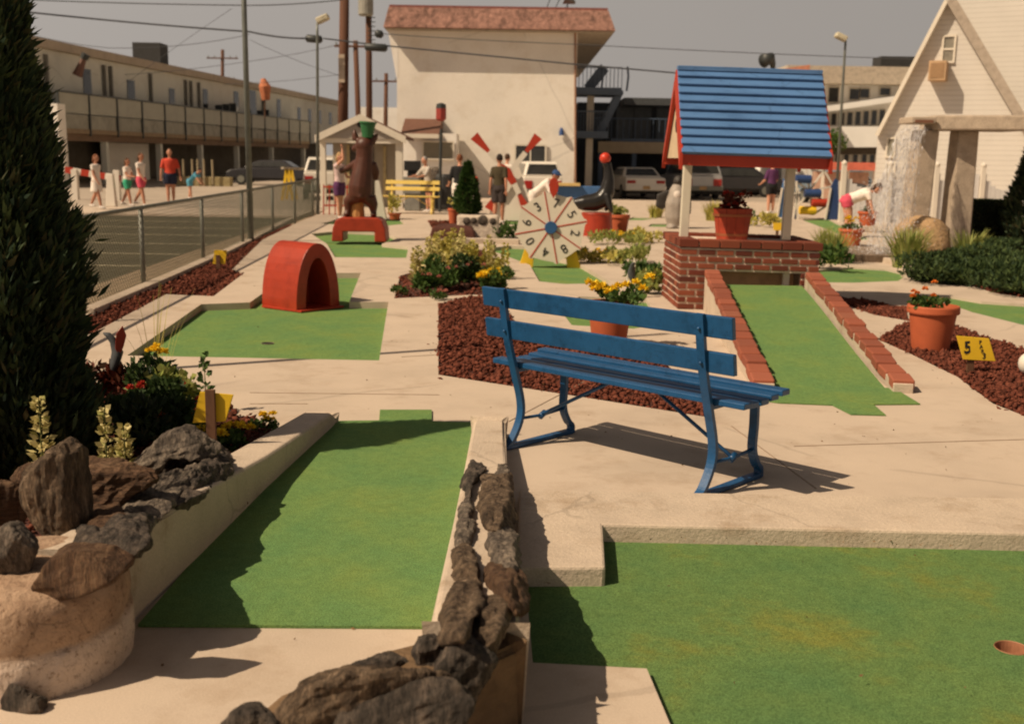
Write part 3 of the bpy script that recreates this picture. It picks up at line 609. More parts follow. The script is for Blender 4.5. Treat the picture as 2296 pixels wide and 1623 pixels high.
# ------------------------------------------------------------------ blue bench (local x along the boards, y towards the front of the seat)
BL = Vector((-.085, 6.32, 0)); BR = Vector((1.115, 5.20, 0)); bd = (BR-BL); BLEN = bd.length; brz = math.atan2(bd.y, bd.x)
def bench(name, label, loc, rz, L, m, cat='bench', legin=.17, seatm=None, back_h=.93):
    t = thing(name, label, cat, loc, rz)
    for z0, z1 in ((.818, .926), (.642, .748)):
        b = MB(); y0 = -.125+(.92-z0)*.16; y1 = -.125+(.92-z1)*.16
        b.hexa([(-L/2, y0-.012, z0), (L/2, y0-.012, z0), (L/2, y0+.020, z0), (-L/2, y0+.020, z0)], [(-L/2, y1-.012, z1), (L/2, y1-.012, z1), (L/2, y1+.02, z1), (-L/2, y1+.02, z1)])
        b.build('back_slat', m, t, False, bevel=.005)
    for i, y in enumerate((.02, .115, .21, .305, .395)):
        b = MB(); z = .485+[.0, -.012, -.012, -.002, .012][i]; e = [.02, 0, .0, .0, .01][i]
        b.box((0, y, z), (L+e*2, .078, .032)); b.build('seat_slat', seatm or m, t, False, bevel=.006)
    def strap(b, P, w, th):
        for i in range(len(P)-1):
            a = Vector(P[i]); c = Vector(P[i+1]); d = (c-a).normalized(); n = Vector((0, -d.z, d.y))
            b.hexa([a+Vector((-w/2, 0, 0))-n*th/2, a+Vector((w/2, 0, 0))-n*th/2, a+Vector((w/2, 0, 0))+n*th/2, a+Vector((-w/2, 0, 0))+n*th/2],
                   [c+Vector((-w/2, 0, 0))-n*th/2, c+Vector((w/2, 0, 0))-n*th/2, c+Vector((w/2, 0, 0))+n*th/2, c+Vector((-w/2, 0, 0))+n*th/2])
    def curve(P, k=5):
        out = []
        for i in range(len(P)-1):
            p0 = P[max(i-1, 0)]; p1 = P[i]; p2 = P[i+1]; p3 = P[min(i+2, len(P)-1)]
            for s in range(k):
                u = s/k; out.append(tuple(.5*((2*b)+(-a+c)*u+(2*a-5*b+4*c-d)*u*u+(-a+3*b-3*c+d)*u**3) for a, b, c, d in zip(p0, p1, p2, p3)))
        return out+[P[-1]]
    for s in (-1, 1):
        x = s*(L/2-legin)
        b = MB(); strap(b, curve([(x, -.150, .93), (x, -.10, .66), (x, -.035, .45), (x, .02, .27), (x, .015, .16), (x, -.05, .05), (x, -.10, .012)]), .046, .024)
        b.build('back_leg', m, t, False)
        b = MB(); strap(b, curve([(x, .40, .465), (x, .405, .30), (x, .40, .17), (x, .44, .085), (x, .475, .05), (x, .47, .012), (x, .41, .012)]), .046, .024)
        b.build('front_leg', m, t, False)
        b = MB(); b.box((x, .19, .014), (.05, .60, .022)); b.build('base_bar', m, t, False, bevel=.004); b = MB(); b.box((x, .19, .455), (.036, .44, .022)); b.build('seat_bar', m, t, False, bevel=.004)
        b = MB(); b.tube([(x, .02, .165), (x, .21, .155), (x, .40, .165)], .0095, 8); b.tube([(x-.002, .19, .145), (x+.002, .235, .17)], .018, 8)
        b.build('stretcher', m, t, False, smooth=True)
        b = MB(); b.tube([(x, .205, .16), (x-s*(L/2-legin)*.86, .22, .46)], .0105, 8); b.build('brace', m, t, False, smooth=True)
        b = MB()
        for z, y in ((.86, -.155), (.69, -.125)): b.ell((x, y, z), (.009, .010, .009), 8, 6)
        b.build('bolts', m, t, False, smooth=True)
    return t
bench('park_bench', 'blue slatted park bench seen from behind beside the near lane', (BL+BR)/2, brz, BLEN, bluep)
yb = gp(925, 478); bench('park_bench', 'pale yellow slatted bench in front of the ticket kiosk', yb+Vector((0, -.1, 0)), pi-.05, 1.55, paleyellow)
# ------------------------------------------------------------------ wishing well
brickm = leafmat('brick', [(.13, .03, .018), (.20, .05, .028), (.25, .07, .036), (.16, .038, .02), (.09, .024, .016), (.22, .06, .03)], .85, 0)
lightbrick = leafmat('border_brick', [(.26, .075, .042), (.32, .10, .058), (.21, .06, .036), (.30, .115, .068)], .85, 0)
mort = mat('brick_mortar', (.66, .53, .42), .95, .2, 12, .6, 60, .01)
WO = Vector((1.84, 12.28, 0)); WRZ = rad(-1.6)+rad(2.2)
well = thing('wishing_well', 'brick wishing well with a red edged blue board roof', 'wishing well', WO, WRZ, tilt=(0, .016))
WW, WD, WH = 1.55, 1.25, .80
def brickrows(b, a, d, nrm, L, z0, z1, hole=None, th=.05):
    """courses on a face starting at a (world local), running along d"""
    a = Vector(a); d = Vector(d); nrm = Vector(nrm); k = 0; z = z0; ch = .076; bl = .205
    while z+ch <= z1+.002:
        x = -(bl/2 if k % 2 else 0)
        while x < L-.01:
            x0 = max(x, 0); x1 = min(x+bl-.024, L)
            if x1-x0 > .03:
                cuts = [(x0, x1)]
                if hole and z+ch*.5 < hole[2]:
                    cuts = [(x0, min(x1, hole[0])), (max(x0, hole[1]), x1)]
                for u, w in cuts:
                    if w-u > .03:
                        j = random.uniform(-.003, .003)
                        c = a+d*((u+w)/2)+Vector((0, 0, z+ch/2-.004))-nrm*(th/2-.004+j)
                        s = (w-u); bx = Vector((abs(d.x)*s+abs(nrm.x)*th, abs(d.y)*s+abs(nrm.y)*th, ch-.022)); b.box(c, bx)
            x += bl
        z += ch; k += 1
b = MB(); ztop = WH-.115
brickrows(b, (0, 0, 0), (1, 0, 0), (0, -1, 0), WW, .0, ztop, hole=(.30, 1.36, .44))
brickrows(b, (0, WD, 0), (0, -1, 0), (-1, 0, 0), WD, .0, ztop)
brickrows(b, (WW, 0, 0), (0, 1, 0), (1, 0, 0), WD, .0, ztop)
brickrows(b, (0, WD, 0), (1, 0, 0), (0, 1, 0), WW, .0, ztop)
# header course on top (soldier-laid, projecting)
hs0 = (WW+.06)/7
for i in range(7):
    x = -.03+(i+.5)*hs0; b.box((x, .085, WH-.06), (hs0-.016, .21, .085)); b.box((x, WD-.085, WH-.06), (hs0-.016, .21, .085))
y = .20
while y < WD-.2: b.box((.075, y+.05, WH-.06), (.21, .095, .085)); b.box((WW-.075, y+.05, WH-.06), (.21, .095, .085)); y += .107
b.build('brickwork', brickm, well, False, bevel=.004, seg=1)
b = MB()
b.box((WW/2, WD-.06, ztop/2), (WW-.02, .10, ztop)); b.box((.06, WD/2, ztop/2), (.10, WD-.02, ztop)); b.box((WW-.06, WD/2, ztop/2), (.10, WD-.02, ztop))
b.box((.15, .057, .22), (.28, .095, .44)); b.box((1.45, .057, .22), (.16, .095, .44)); b.box((WW/2, .057, (.44+ztop)/2), (WW-.02, .095, ztop-.44))
b.box((WW/2, WD/2, WH-.10), (WW-.12, WD-.12, .03)); b.box((WW/2, WD/2, WH-.068), (WW-.04, WD-.04, .03))
b.build('mortar', mort, well, False)
b = MB(); b.box((.78, .22, .36), (1.1, .03, .24)); b.build('back_board', mat('tan_board', (.42, .27, .15), .8, .2, 8), well, False)
b = MB(); b.box((1.22, .12, .34), (.07, .07, .22)); b.build('white_block', white, well, False, bevel=.006)
for i, px in enumerate((.09, 1.27)):
    yy = (.42, .46)[i]
    b = MB(); b.box((px, yy, (WH-.02+1.66)/2), ((.095, .095, 1.66-WH+.02))); b.build('post', cream, well, False, bevel=.006)
# roof: ridge along x
rx0, rx1 = -.06, 1.58; ez, rz_ = 1.70, 2.64; ey = -.02; ry = WD/2
n = 10
for side in (1, -1):
    b = MB()
    for i in range(n):
        u0 = i/n; u1 = (i+1)/n+.015
        def pt(u, x, o): 
            y = ey+(ry-ey)*u; z = ez+(rz_-ez)*u; nv = Vector((0, -(rz_-ez), (ry-ey))).normalized()
            q = Vector((x, y, z))+nv*o
            if side < 0: q.y = WD-q.y
            return q
        t0, t1 = .052, .010
        sk = [(-.20+.20*(1-u), 1.72+.06*(1-u)) for u in (u0, u1)]
        b.hexa([pt(u0, rx0, 0), pt(u0, rx1, 0), pt(u1, rx1, 0), pt(u1, rx0, 0)],
               [pt(u0, rx0, t0), pt(u0, rx1, t0), pt(u1, rx1, t1), pt(u1, rx0, t1)])
    b.build('roof_boards', roofblue, well, False, bevel=.004, seg=1)
b = MB(); b.box(((rx0+rx1)/2, ry, rz_+.02), (rx1-rx0, .10, .05)); b.build('ridge_cap', roofblue, well, False, bevel=.005)
for ye in (ey+.03, WD-ey-.03):
    b = MB(); b.box(((rx0+rx1)/2, ye, ez-.055), (rx1-rx0, .03, .12)); b.build('eave_board', redsat, well, False, bevel=.004)
for xg in (rx0, rx1):
    b = MB(); s_ = -1 if xg == rx0 else 1
    for sd in (0, 1):
        Y = lambda y: WD-y if sd else y
        xo = xg-.0*s_
        xa = xg
        b.hexa([(xa-.02, Y(ey-.02), ez-.16), (xa+.02, Y(ey-.02), ez-.16), (xa+.015, Y(ey-.02), ez+.03), (xa-.015, Y(ey-.02), ez+.03)],
               [(xg-.02, Y(ry), rz_-.20), (xg+.02, Y(ry), rz_-.20), (xg+.015, Y(ry), rz_), (xg-.015, Y(ry), rz_)])
    b.build('barge_board', redsat, well, False)
for xg in (-.03, WW+.0):
    b = MB(); b.extr([(xg, ey+.02, ez-.04), (xg, WD-ey-.02, ez-.04), (xg, ry, rz_-.06)], (.02, 0, 0)); gp_ = b.build('gable_board', mat('gable_tan_paint', (.55, .42, .28), .7, .1, 5), well, False)
    b = MB(); b.tube([(xg-.006, ry, ez+.34), (xg+.004, ry, ez+.34)], (.07, .12), 14); b.build('vent_hole', black, well, False)
# ------------------------------------------------------------------ ramp with brick borders
rm = thing('putting_ramp', 'sloping green turf ramp between brick borders climbing to the well', 'ramp', (gp(1745, 880)+gp(1990, 880))/2)
a0, a1 = gp(1745, 882), gp(1992, 880); t0 = at(1612, 640, 12.22); t1 = at(1797, 650, 12.22); t1.z = t0.z = .285
b = MB(); N = 14; prof = []
for i in range(N+1):
    u = i/N; s = u*u*(3-2*u)*.35+u*.65
    l = a0.lerp(t0, u); r = a1.lerp(t1, u); l.z = r.z = .285*s+.006; prof.append((l, r))
b.v = [Vector(p) for q in prof for p in q]; b.f = [(2*i, 2*i+1, 2*i+3, 2*i+2) for i in range(N)]
b.build('turf', turf, rm)
def border(px, lab):
    """stepped row of bricks along the ramp edge"""
    b = MB(); P = [at(*p) if len(p) == 3 else p for p in px]
    return b
def brickrow(A, B, n, w, hgt):
    b = MB(); d = (B-A)/n; dx = Vector((d.x, d.y, 0)).normalized(); sd = Vector((-dx.y, dx.x, 0))
    for i in range(n):
        p = A+d*(i+.5); z = p.z+random.uniform(-.006, .006); L = d.length*.94; j = random.uniform(-.008, .008)
        c = Vector((p.x, p.y, z-hgt/2))+sd*j; L = d.length*random.uniform(.86, .91)
        rot = Matrix((dx, sd, Vector((0, 0, 1)))).transposed() @ Matrix.Rotation(-math.atan2(d.z, Vector((d.x, d.y)).length)*.62+random.uniform(-.03, .03), 3, 'Y') @ Matrix.Rotation(random.uniform(-.05, .05), 3, 'Z')
        b.box(c, (L, w, hgt), rot)
    return b
def side_wall(A, B, w, top0, top1):
    b = MB(); d = Vector((B.x-A.x, B.y-A.y, 0)).normalized(); sd = Vector((-d.y, d.x, 0))*w/2
    f = lambda p, z, s: Vector((p.x, p.y, z))+sd*s
    b.hexa([f(A, -.05, -1), f(B, -.05, -1), f(B, -.05, 1), f(A, -.05, 1)], [f(A, top0, -1), f(B, top1, -1), f(B, top1, 1), f(A, top0, 1)]); return b
LA = a0+Vector((-.10, .0, .09)); LB_ = Vector((2.18, 12.15, .47)); RA = a1+Vector((.10, -.02, .09)); RB_ = Vector((3.27, 12.1, .47))
for A, B in ((LA, LB_), (RA, RB_)):
    brickrow(A, B, 17, .16, .075).build('brick_border', lightbrick, rm, bevel=.013, seg=3)
    side_wall(A, B, .142, A.z-.020, B.z-.020).build('side_wall', kerbmat, rm, bevel=.006)
fr = MB(); fr.prism([gp(*p) for p in ((1700, 898), (1742, 868), (1990, 872), (2020, 882), (2063, 908), (1958, 909), (1986, 933), (1908, 931), (1866, 910), (1745, 905))], .002, .010)
fr.build('turf_apron', turf, rm)
# ------------------------------------------------------------------ red arch tunnel
tn = gp(665, 700, -.07); dv = Vector((-.76, .65, 0)).normalized(); wv = Vector((.65, .76, 0)).normalized(); tw, thh, tl = .62, .74, .62
tun = thing('arch_tunnel', 'glossy red horseshoe arch tunnel standing on the green turf', 'arch tunnel', tn+wv*tw/2+dv*tl/2)
def arch(w, h, n=22):
    P = []
    for i in range(n+1):
        a = pi*i/n; cx = -cos(a); sy = sin(a)
        P.append((w/2*math.copysign(abs(cx)**.95, cx), h*abs(sy)**.90))
    return P
po = arch(tw, thh); pi_ = arch(tw-.27, thh-.165); c0 = tn+wv*tw/2
def A3(p, k): return c0+wv*p[0]+dv*k+Vector((0, 0, p[1]))
b = MB(); n = len(po)
for k in (0, tl):
    for q in (po, pi_): b.v += [A3(p, k) for p in q]
for i in range(n-1):
    o0, i0, o1, i1 = i, n+i, 2*n+i, 3*n+i
    b.f += [(o0, o0+1, i0+1, i0), (o1, i1, i1+1, o1+1), (o0, o1, o1+1, o0+1), (i0, i0+1, i1+1, i1)]
b.f += [(0, n, 3*n, 2*n), (n-1, 3*n-1, 4*n-1, 2*n-1)]
sh = b.build('shell', red, tun, bevel=.008)
for p_ in sh.data.polygons: p_.use_smooth = p_.area < .05 and False
b = MB(); b.extr([A3((-.30, .004), -.07), A3((.31, .004), -.07), A3((.31, .004), tl*.9), A3((-.36, .004), tl*.9)], (0, 0, .018)); b.build('floor_plate', redsat, tun)
b = MB(); b.extr([A3(p, tl*.62) for p in arch(tw-.262, thh-.16)], dv*.02); b.build('back_panel', red, tun)
b = MB(); b.v = [A3((.03+.085*cos(2*pi*i/20), .20+.15*sin(2*pi*i/20)), tl*.62-.006) for i in range(20)]; b.f = [tuple(range(20))]
b.build('painted_sunlit_spot', mat('sunlit_red_paint', (.62, .07, .02), .5, .1, 5), tun, fix=False)  # orange oval paints in a sunlit patch on the red inside
# ------------------------------------------------------------------ number wheel
WY = 17.35; wc = at(1235, 511, WY); wr = .575
wh = thing('number_wheel', 'white scalloped number wheel with red lines and a blue hub', 'number wheel', Vector((wc.x, WY, -.06)))
lift = wc.z+.06; TI = Matrix.Rotation(rad(-6), 3, 'X')
def wp(a, r, y=0): return Vector((0, 0, lift)) + TI @ Vector((sin(a)*r, y, cos(a)*r))
b = MB(); ring = []; a_0 = rad(-11)
for k in range(8):
    for f_, r_ in ((0, 1.0), (.06, .985), (.12, .93), (.3, .905), (.5, .90), (.7, .905), (.88, .93), (.94, .985)):
        ring.append((a_0+(k+f_)*pi/4, wr*r_))
b.extr([wp(a, r, -.02) for a, r in ring], TI @ Vector((0, .035, 0))); disc = b.build('disc', cream, wh, False)
for k in range(8):
    a = a_0+k*pi/4; b = MB(); d = wp(a, 1)-wp(a, 0); b.bar(wp(a, .03, -.024), wp(a, wr*.985, -.024), .018, .006, up=TI @ Vector((0, 1, 0)))
    b.build('red_line', redsat, disc, False)
for k, s in enumerate('75284063'):
    a = a_0+(k+.5)*pi/4
    text('digit', s, .20, black, disc, wp(a, wr*.66, -.026), TI @ Vector((cos(a), 0, -sin(a))), TI @ Vector((sin(a), 0, cos(a))), .002)
b = MB(); b.tube([wp(0, 0, -.07), wp(0, 0, -.02)], .098, 24); b.build('hub', mat('hub_blue', (.02, .08, .2), .5), wh, False, bevel=.008)
b = MB()
b.extr([wp(0, 0, -.04)+Vector((x*.95, 0, z)) for x, z in ((.03, .45), (.10, .56), (.115, .66), (.085, .74), (.03, .77), (-.02, .74), (-.05, .66), (-.03, .56))], (0, .02, 0))
b.build('pointer', redsat, wh, False, bevel=.004)
for s in (-1, 1):
    b = MB(); x = s*.38
    b.hexa([(x-.11, .02, 0), (x+.11, .02, 0), (x+.11, .10, 0), (x-.11, .10, 0)], [(x*.7-.05, .03, .55), (x*.7+.05, .03, .55), (x*.7+.05, .09, .55), (x*.7-.05, .09, .55)])
    b.build('stand_leg', yellow, wh, False, bevel=.005)
b = MB(); b.box((0, .06, .52), (.62, .06, .08)); b.build('cross_beam', yellow, wh, False); b = MB(); b.tube([(0, .0, lift), (0, .12, lift)], .03, 10); b.box((0, .10, lift/2+.1), (.08, .05, lift-.2)); b.build('axle_post', yellow, wh, False)
# ------------------------------------------------------------------ plants
L_dark = leafmat('dark_leaves', [(.015, .03, .010), (.03, .055, .016), (.05, .085, .022), (.022, .04, .012)])
L_mid = leafmat('green_leaves', [(.03, .065, .015), (.06, .12, .025), (.10, .16, .035), (.045, .085, .02)])
L_light = leafmat('light_leaves', [(.16, .21, .04), (.28, .32, .08), (.38, .37, .12), (.20, .25, .06)])
L_yel = leafmat('yellow_green_leaves', [(.34, .32, .06), (.50, .44, .10), (.60, .50, .15), (.22, .24, .045)])
L_cream = leafmat('cream_leaves', [(.55, .48, .20), (.68, .58, .28), (.48, .42, .16), (.34, .34, .10)])
L_red = leafmat('dark_red_leaves', [(.07, .015, .01), (.14, .03, .016), (.05, .025, .012)])
L_cyp = leafmat('cypress_sprays', [(.012, .024, .014), (.022, .042, .020), (.04, .064, .026), (.075, .10, .036), (.016, .03, .016), (.10, .09, .04)], .7, .15)
L_jun = leafmat('juniper_sprays', [(.016, .034, .013), (.03, .055, .018), (.05, .08, .024), (.075, .11, .03)], .7, .15)
stem = mat('green_stem', (.10, .11, .03), .8, .2, 20)
bark = mat('bark', (.09, .06, .04), .9, .3, 14, .6, 40, .01)
def petal(nm, c): return leafmat('petals_'+nm, [sc3(c, .7), c, sc3(c, 1.25)], .6, .25)
P_yel = petal('yellow', (.90, .62, .03)); P_or = petal('orange', (.70, .20, .03)); P_red = petal('red', (.50, .05, .03)); P_pink = petal('pink', (.55, .22, .16)); P_pale = petal('cream', (.66, .52, .20))
def dome(c, r, h, n, L=.05, w=.012, up=.5, clump=9):
    """leaf positions in several clumps of a mound"""
    k = clump; cc = RNG.normal(size=(k, 3))*[.45, .45, .25]; cc[:, 2] = abs(cc[:, 2])+.3
    idx = RNG.integers(0, k, n); q = unit(RNG.normal(size=(n, 3)))*RNG.uniform(.15, .42, (n, 1))**.7*.62
    p = cc[idx]+q; p[:, 2] = np.clip(p[:, 2], .02, 1.15)
    C = p*[r, r, h]+np.array(c); Dr = unit(q*[1, 1, .8]+[0, 0, up]+RNG.normal(size=(n, 3))*.35)
    return leafquads(C, Dr, RNG.uniform(.6, 1.3, n)*L, RNG.uniform(.7, 1.3, n)*w)
def blades(c, r, h, n, w=.008, lean=.5, seg=4):
    """arching grass blades"""
    a = RNG.uniform(0, 2*pi, n); rr = np.sqrt(RNG.uniform(0, 1, n))*r*.35; H = RNG.uniform(.55, 1.1, n)*h; ln = RNG.uniform(.1, 1, n)*lean*h
    V = []; Q = []
    base = np.column_stack([np.cos(a)*rr, np.sin(a)*rr, np.zeros(n)])+np.array(c); od = np.column_stack([np.cos(a), np.sin(a), np.zeros(n)]); sd = np.column_stack([-np.sin(a), np.cos(a), np.zeros(n)])
    rows = []
    for i in range(seg+1):
        u = i/seg; p = base+od*(ln*u**1.8)[:, None]+np.array([0, 0, 1])*(H*(u-.22*u**3*lean))[:, None]; ww = w*(1-u)**.6+.0006
        rows += [p-sd*ww, p+sd*ww]
    V = np.stack(rows, 1).reshape(-1, 3); m = 2*(seg+1); q = np.array([(2*i, 2*i+1, 2*i+3, 2*i+2) for i in range(seg)])
    return V, (q[None]+m*np.arange(n)[:, None, None]).reshape(-1, 4)
def spike(c, h, n, r, L=.03, w=.009):
    z = RNG.uniform(0, 1, n); a = RNG.uniform(0, 2*pi, n); rr = r*(1-.75*z)*RNG.uniform(.4, 1, n)
    C = np.column_stack([np.cos(a)*rr*.4, np.sin(a)*rr*.4, z*h])+np.array(c); Dr = np.column_stack([np.cos(a), np.sin(a), RNG.uniform(.2, .9, n)])
    return leafquads(C, Dr, L*(1.15-.5*z)*RNG.uniform(.7, 1.2, n), w*RNG.uniform(.7, 1.2, n))
def join(*vq):
    V = []; Q = []; k = 0
    for v, q in vq: V.append(v); Q.append(q+k); k += len(v)
    return np.concatenate(V), np.concatenate(Q)
def blossom(c, r, n=40):
    """one round flower head of many petals"""
    d = unit(RNG.normal(size=(n, 3))+[0, 0, .7]); d[:, 2] = abs(d[:, 2])*.9-.1
    return leafquads(np.array(c)+d*r*.15, d, r*RNG.uniform(.8, 1.1, n), r*.28)
def heads(cs, r): return join(*[blossom(c, r*random.uniform(.8, 1.15)) for c in cs])
def plant(name, label, cat, loc, leaf, lm, flowers=None, group=None, extra=None):
    t = thing(name, label, cat, loc, group=group)
    npmesh('foliage', *leaf, lm, t)
    if flowers is not None:
        for nm, f, fm in flowers: npmesh(nm, *f, fm, t)
    return t
def around(c, r, z0, z1, n):
    return [(c[0]+r*math.sqrt(random.random())*cos(a), c[1]+r*math.sqrt(random.random())*sin(a), c[2]+random.uniform(z0, z1)) for a in [random.uniform(0, 2*pi) for _ in range(n)]]
# cypress, left foreground
def cypress(c, H, prof, n, label, name='cypress_tree', lm=None, L=.10, w=.012, up=1.5, cat='cypress tree', group=None):
    t = thing(name, label, cat, c, group=group)
    MB().tube([(0, 0, -.05), (0.01, 0, H*.5), (0, 0, H*.93)], [.06, .04, .01], 10).build('trunk', bark, t, False, smooth=True)
    z = RNG.uniform(0, 1, n)**.9; a = RNG.uniform(0, 2*pi, n); pz = np.interp(z, [p[0] for p in prof], [p[1] for p in prof])
    lump = np.array([.78+.36*noise.noise((cos(b)*1.6+c[0], sin(b)*1.6, q*H*2.4))+.13*noise.noise((cos(b)*5, sin(b)*5+c[0], q*H*7)) for b, q in zip(a, z)])
    rr = pz*lump*(RNG.uniform(.3, 1, n)**.36)*np.where(RNG.uniform(0, 1, n) < .05, RNG.uniform(1.0, 1.18, n), 1)
    C = np.column_stack([np.cos(a)*rr, np.sin(a)*rr, z*H])+np.array(c)
    Dr = np.column_stack([np.cos(a), np.sin(a), np.full(n, up)])+RNG.normal(size=(n, 3))*.48
    npmesh('crown', *leafquads(C, Dr, RNG.uniform(.5, 1.3, n)*L, RNG.uniform(.6, 1.3, n)*w), lm or L_cyp, t)
    return t
cypress((-2.60, 5.55, 0), 2.85, [(0, .46), (.12, .53), (.3, .51), (.45, .43), (.62, .33), (.78, .22), (.9, .13), (1, .02)], 52000, 'tall dark feathery cypress filling the left edge of the picture')
# foreground bed
def px(x, y, Y): return at(x, y, Y)
fg = [(96, 1045, 4.6, .30), (240, 1050, 4.75, .27), (282, 1050, 4.6, .19), (150, 1040, 4.6, .09)]
for i, (x, y, Y, h) in enumerate(fg):
    c = at(x, y, Y); lf = spike(c-Vector((0, 0, .05)), h+.05, 130, .10 if i == 0 else .06, .045, .014)
    t = plant('foliage_plant', ['bushy cream leaved spike behind the tall brown slab', 'tall thin cream leaved spike behind the layered rock', 'short cream leaved spike beside the grey jagged rock', 'tiny pale sprig right of the tall brown slab'][i], 'plant', c, lf, L_cream, group='pale leaved plants in the near bed')
    MB().tube([(0, 0, -.2), (0, 0, h)], [.006, .002], 6).build('stem', stem, t, False)
c = gp(350, 905); plant('marigold_plant', 'dark bushy plant with a yellow flower tuft behind the yellow board sign', 'plant', c, dome(c, .16, .34, 900, .05, .016), L_dark, [('blossom', heads([(c.x+.02, c.y-.02, .36), (c.x-.03, c.y, .355), (c.x+.06, c.y, .345), (c.x, c.y+.04, .37)], .035), P_yel)])
c = gp(398, 915); plant('leafy_shrub', 'light green leafy plant left of the yellow board sign', 'plant', c, dome(c, .17, .26, 500, .05, .02), L_light)
c = gp(462, 925); lf = spike(c, .38, 90, .09, .05, .02); t = plant('leafy_sprig', 'upright leafy sprig rising behind the yellow board sign', 'plant', c, lf, L_mid); MB().tube([(0, 0, 0), (0, 0, .36)], [.005, .002], 5).build('stem', stem, t, False)
c = gp(300, 985); plant('dark_shrub', 'low dark green shrub in the shade of the cypress', 'shrub', c, dome(c, .34, .26, 2600, .05, .018), L_dark)
c = gp(225, 905); plant('red_leaved_plant', 'dark red leaved plant at the edge of the cypress', 'plant', c, dome(c, .17, .24, 500, .06, .02), L_red)
c = gp(410, 985); plant('impatiens_plant', 'low plant with orange and red flowers below the yellow board sign', 'plant', c, dome(c, .22, .16, 900, .045, .018), L_mid, [('orange_blossom', heads(around((c.x, c.y, .14), .16, 0, .06, 8), .032), P_or), ('red_blossom', heads(around((c.x-.1, c.y+.15, .14), .22, 0, .07, 5), .03), P_red)])
c = gp(350, 930); plant('impatiens_plant', 'plant with small red flowers left of the orange ones', 'plant', c, dome(c, .2, .18, 700, .045, .018), L_dark, [('red_blossom', heads(around((c.x, c.y, .16), .2, 0, .06, 5), .028), P_red)])
c = gp(515, 1003); plant('marigold_plant', 'low row of yellow flowers against the outer side of the left wall', 'plant', c, dome(c, .16, .09, 350, .04, .015), L_mid, [('blossom', heads(around((c.x, c.y, .09), .17, 0, .03, 13), .030), P_yel)])
c = gp(585, 962); plant('marigold_plant', 'small yellow flowers at the far corner of the near bed', 'plant', c, dome(c, .10, .07, 160, .03, .012), L_mid, [('blossom', heads(around((c.x, c.y, .06), .10, 0, .03, 7), .024), P_yel)])
c = gp(350, 880); V, Q = blades(c, .3, .75, 13, .0022, .35)
T(npmesh('tall_grass', V, Q, L_yel), 'thin dry grass stalks standing tall before the green turf', 'grass tuft')
# foreground juniper ground shadow mass by the cypress foot
c = gp(110, 1015); plant('juniper_shrub', 'dark juniper at the foot of the left cypress', 'shrub', c, dome(c, .45, .42, 3500, .06, .012, .6, 14), L_cyp)
# whirligigs
def whirligig(p, rz, label, s=1.0, padcol=red):
    t = thing('whirligig', label, 'whirligig', p, rz)
    g_ = mat('whirligig_grey', (.06, .065, .07), .6, .3, 9)
    MB().tube([(0, 0, -.05), (0, 0, .22*s)], .008, 6).build('stake', wood, t, False)
    b = MB(); b.tube([(-.02*s, 0, .20*s), (0, 0, .26*s), (.02*s, 0, .33*s), (.0, 0, .40*s), (-.03*s, 0, .44*s), (-.06*s, 0, .455*s)], [(.01*s, .01*s), (.045*s, .03*s), (.055*s, .035*s), (.032*s, .025*s), (.026*s, .02*s), (.004*s, .004*s)], 10)
    b.build('bird_body', g_, t, False, smooth=True)
    b = MB(); b.tube([(.02*s, -.05*s, .31*s), (.02*s, .05*s, .31*s)], .005, 6); b.build('axle', metal, t, False)
    for k in (0, 1):
        b = MB(); sg = 1 if k == 0 else -1
        b.extr([Vector((.02*s, -.05*s*sg, .31*s))+Vector((x*s*sg, 0, z*s*sg)) for x, z in ((0, 0), (.03, .06), (.05, .13), (.03, .19), (-.01, .14), (-.02, .05))], (0, .008, .0)); b.build('paddle', padcol, t, False)
    return t
whirligig(gp(262, 905), .5, 'grey bird whirligig with a red paddle beside the left cypress', 1.05)
whirligig(gp(1415, 668), 1.9, 'grey bird whirligig among yellow flowers left of the well', .95, mat('pale_paddle', (.55, .5, .4), .6))
# ------------------------------------------------------------------ signs on stakes
def stake_sign(p, corners, stake_h, label, back=False, txt=None, rz=0, sk_w=.06):
    t = thing('hole_sign', label, 'sign', p, rz)
    MB().box((0, .012 if not back else -.014, stake_h/2-.05), (sk_w, .022, stake_h+.1)).build('stake', wood, t, False, bevel=.003)
    b = MB(); b.extr(corners, (0, .012, 0) if not back else (0, .012, 0)); bd_ = b.build('board', yellow, t, False, bevel=.002)
    return t, bd_
p = gp(2175, 838); Yk = p.y; k = m_px(Yk)
cn = [((x-2178)*k, -.013, (838-y)*k*1.02+max(0, 0)) for x, y in ((2138, 752), (2212, 757), (2232, 808), (2158, 805))]
t, bo = stake_sign(p, cn, .17, 'yellow board sign reading 5 PAR 3 in the right hand mulch', sk_w=.055)
dx = (Vector(cn[1])-Vector(cn[0])); dz = (Vector(cn[0])-Vector(cn[3]))
def onb(x, y): return Vector(((x-2178)*k, -.0145, (838-y)*k*1.02))
text('numeral', '5', .135, black, bo, onb(2166, 779), (1, 0, -.03), (-.22, 0, 1), .001, .004)
for i, (s, x, y) in enumerate((('P', 2193, 766), ('A', 2196, 776), ('R', 2200, 786))): text('letter', s, .042, black, bo, onb(x, y), (1, 0, -.05), (-.22, 0, 1), .001, .001)
text('numeral', '3', .062, black, bo, onb(2205, 797), (1, 0, -.05), (-.22, 0, 1), .001, .002)
Yk = 5.55; k = m_px(Yk); p = at(477, 1000, Yk); p.z = .05
zz = lambda y: (1000-y)*k+at(477, 1000, Yk).z-.05
t, bo = stake_sign(p, [((x-477)*k, .0, zz(y)) for x, y in ((452, 872), (528, 878), (508, 941), (432, 946))], zz(874)+.02, 'yellow board sign on a brown stake seen from behind in the near bed', back=True, sk_w=.05)
p = gp(490, 603); k = m_px(p.y)
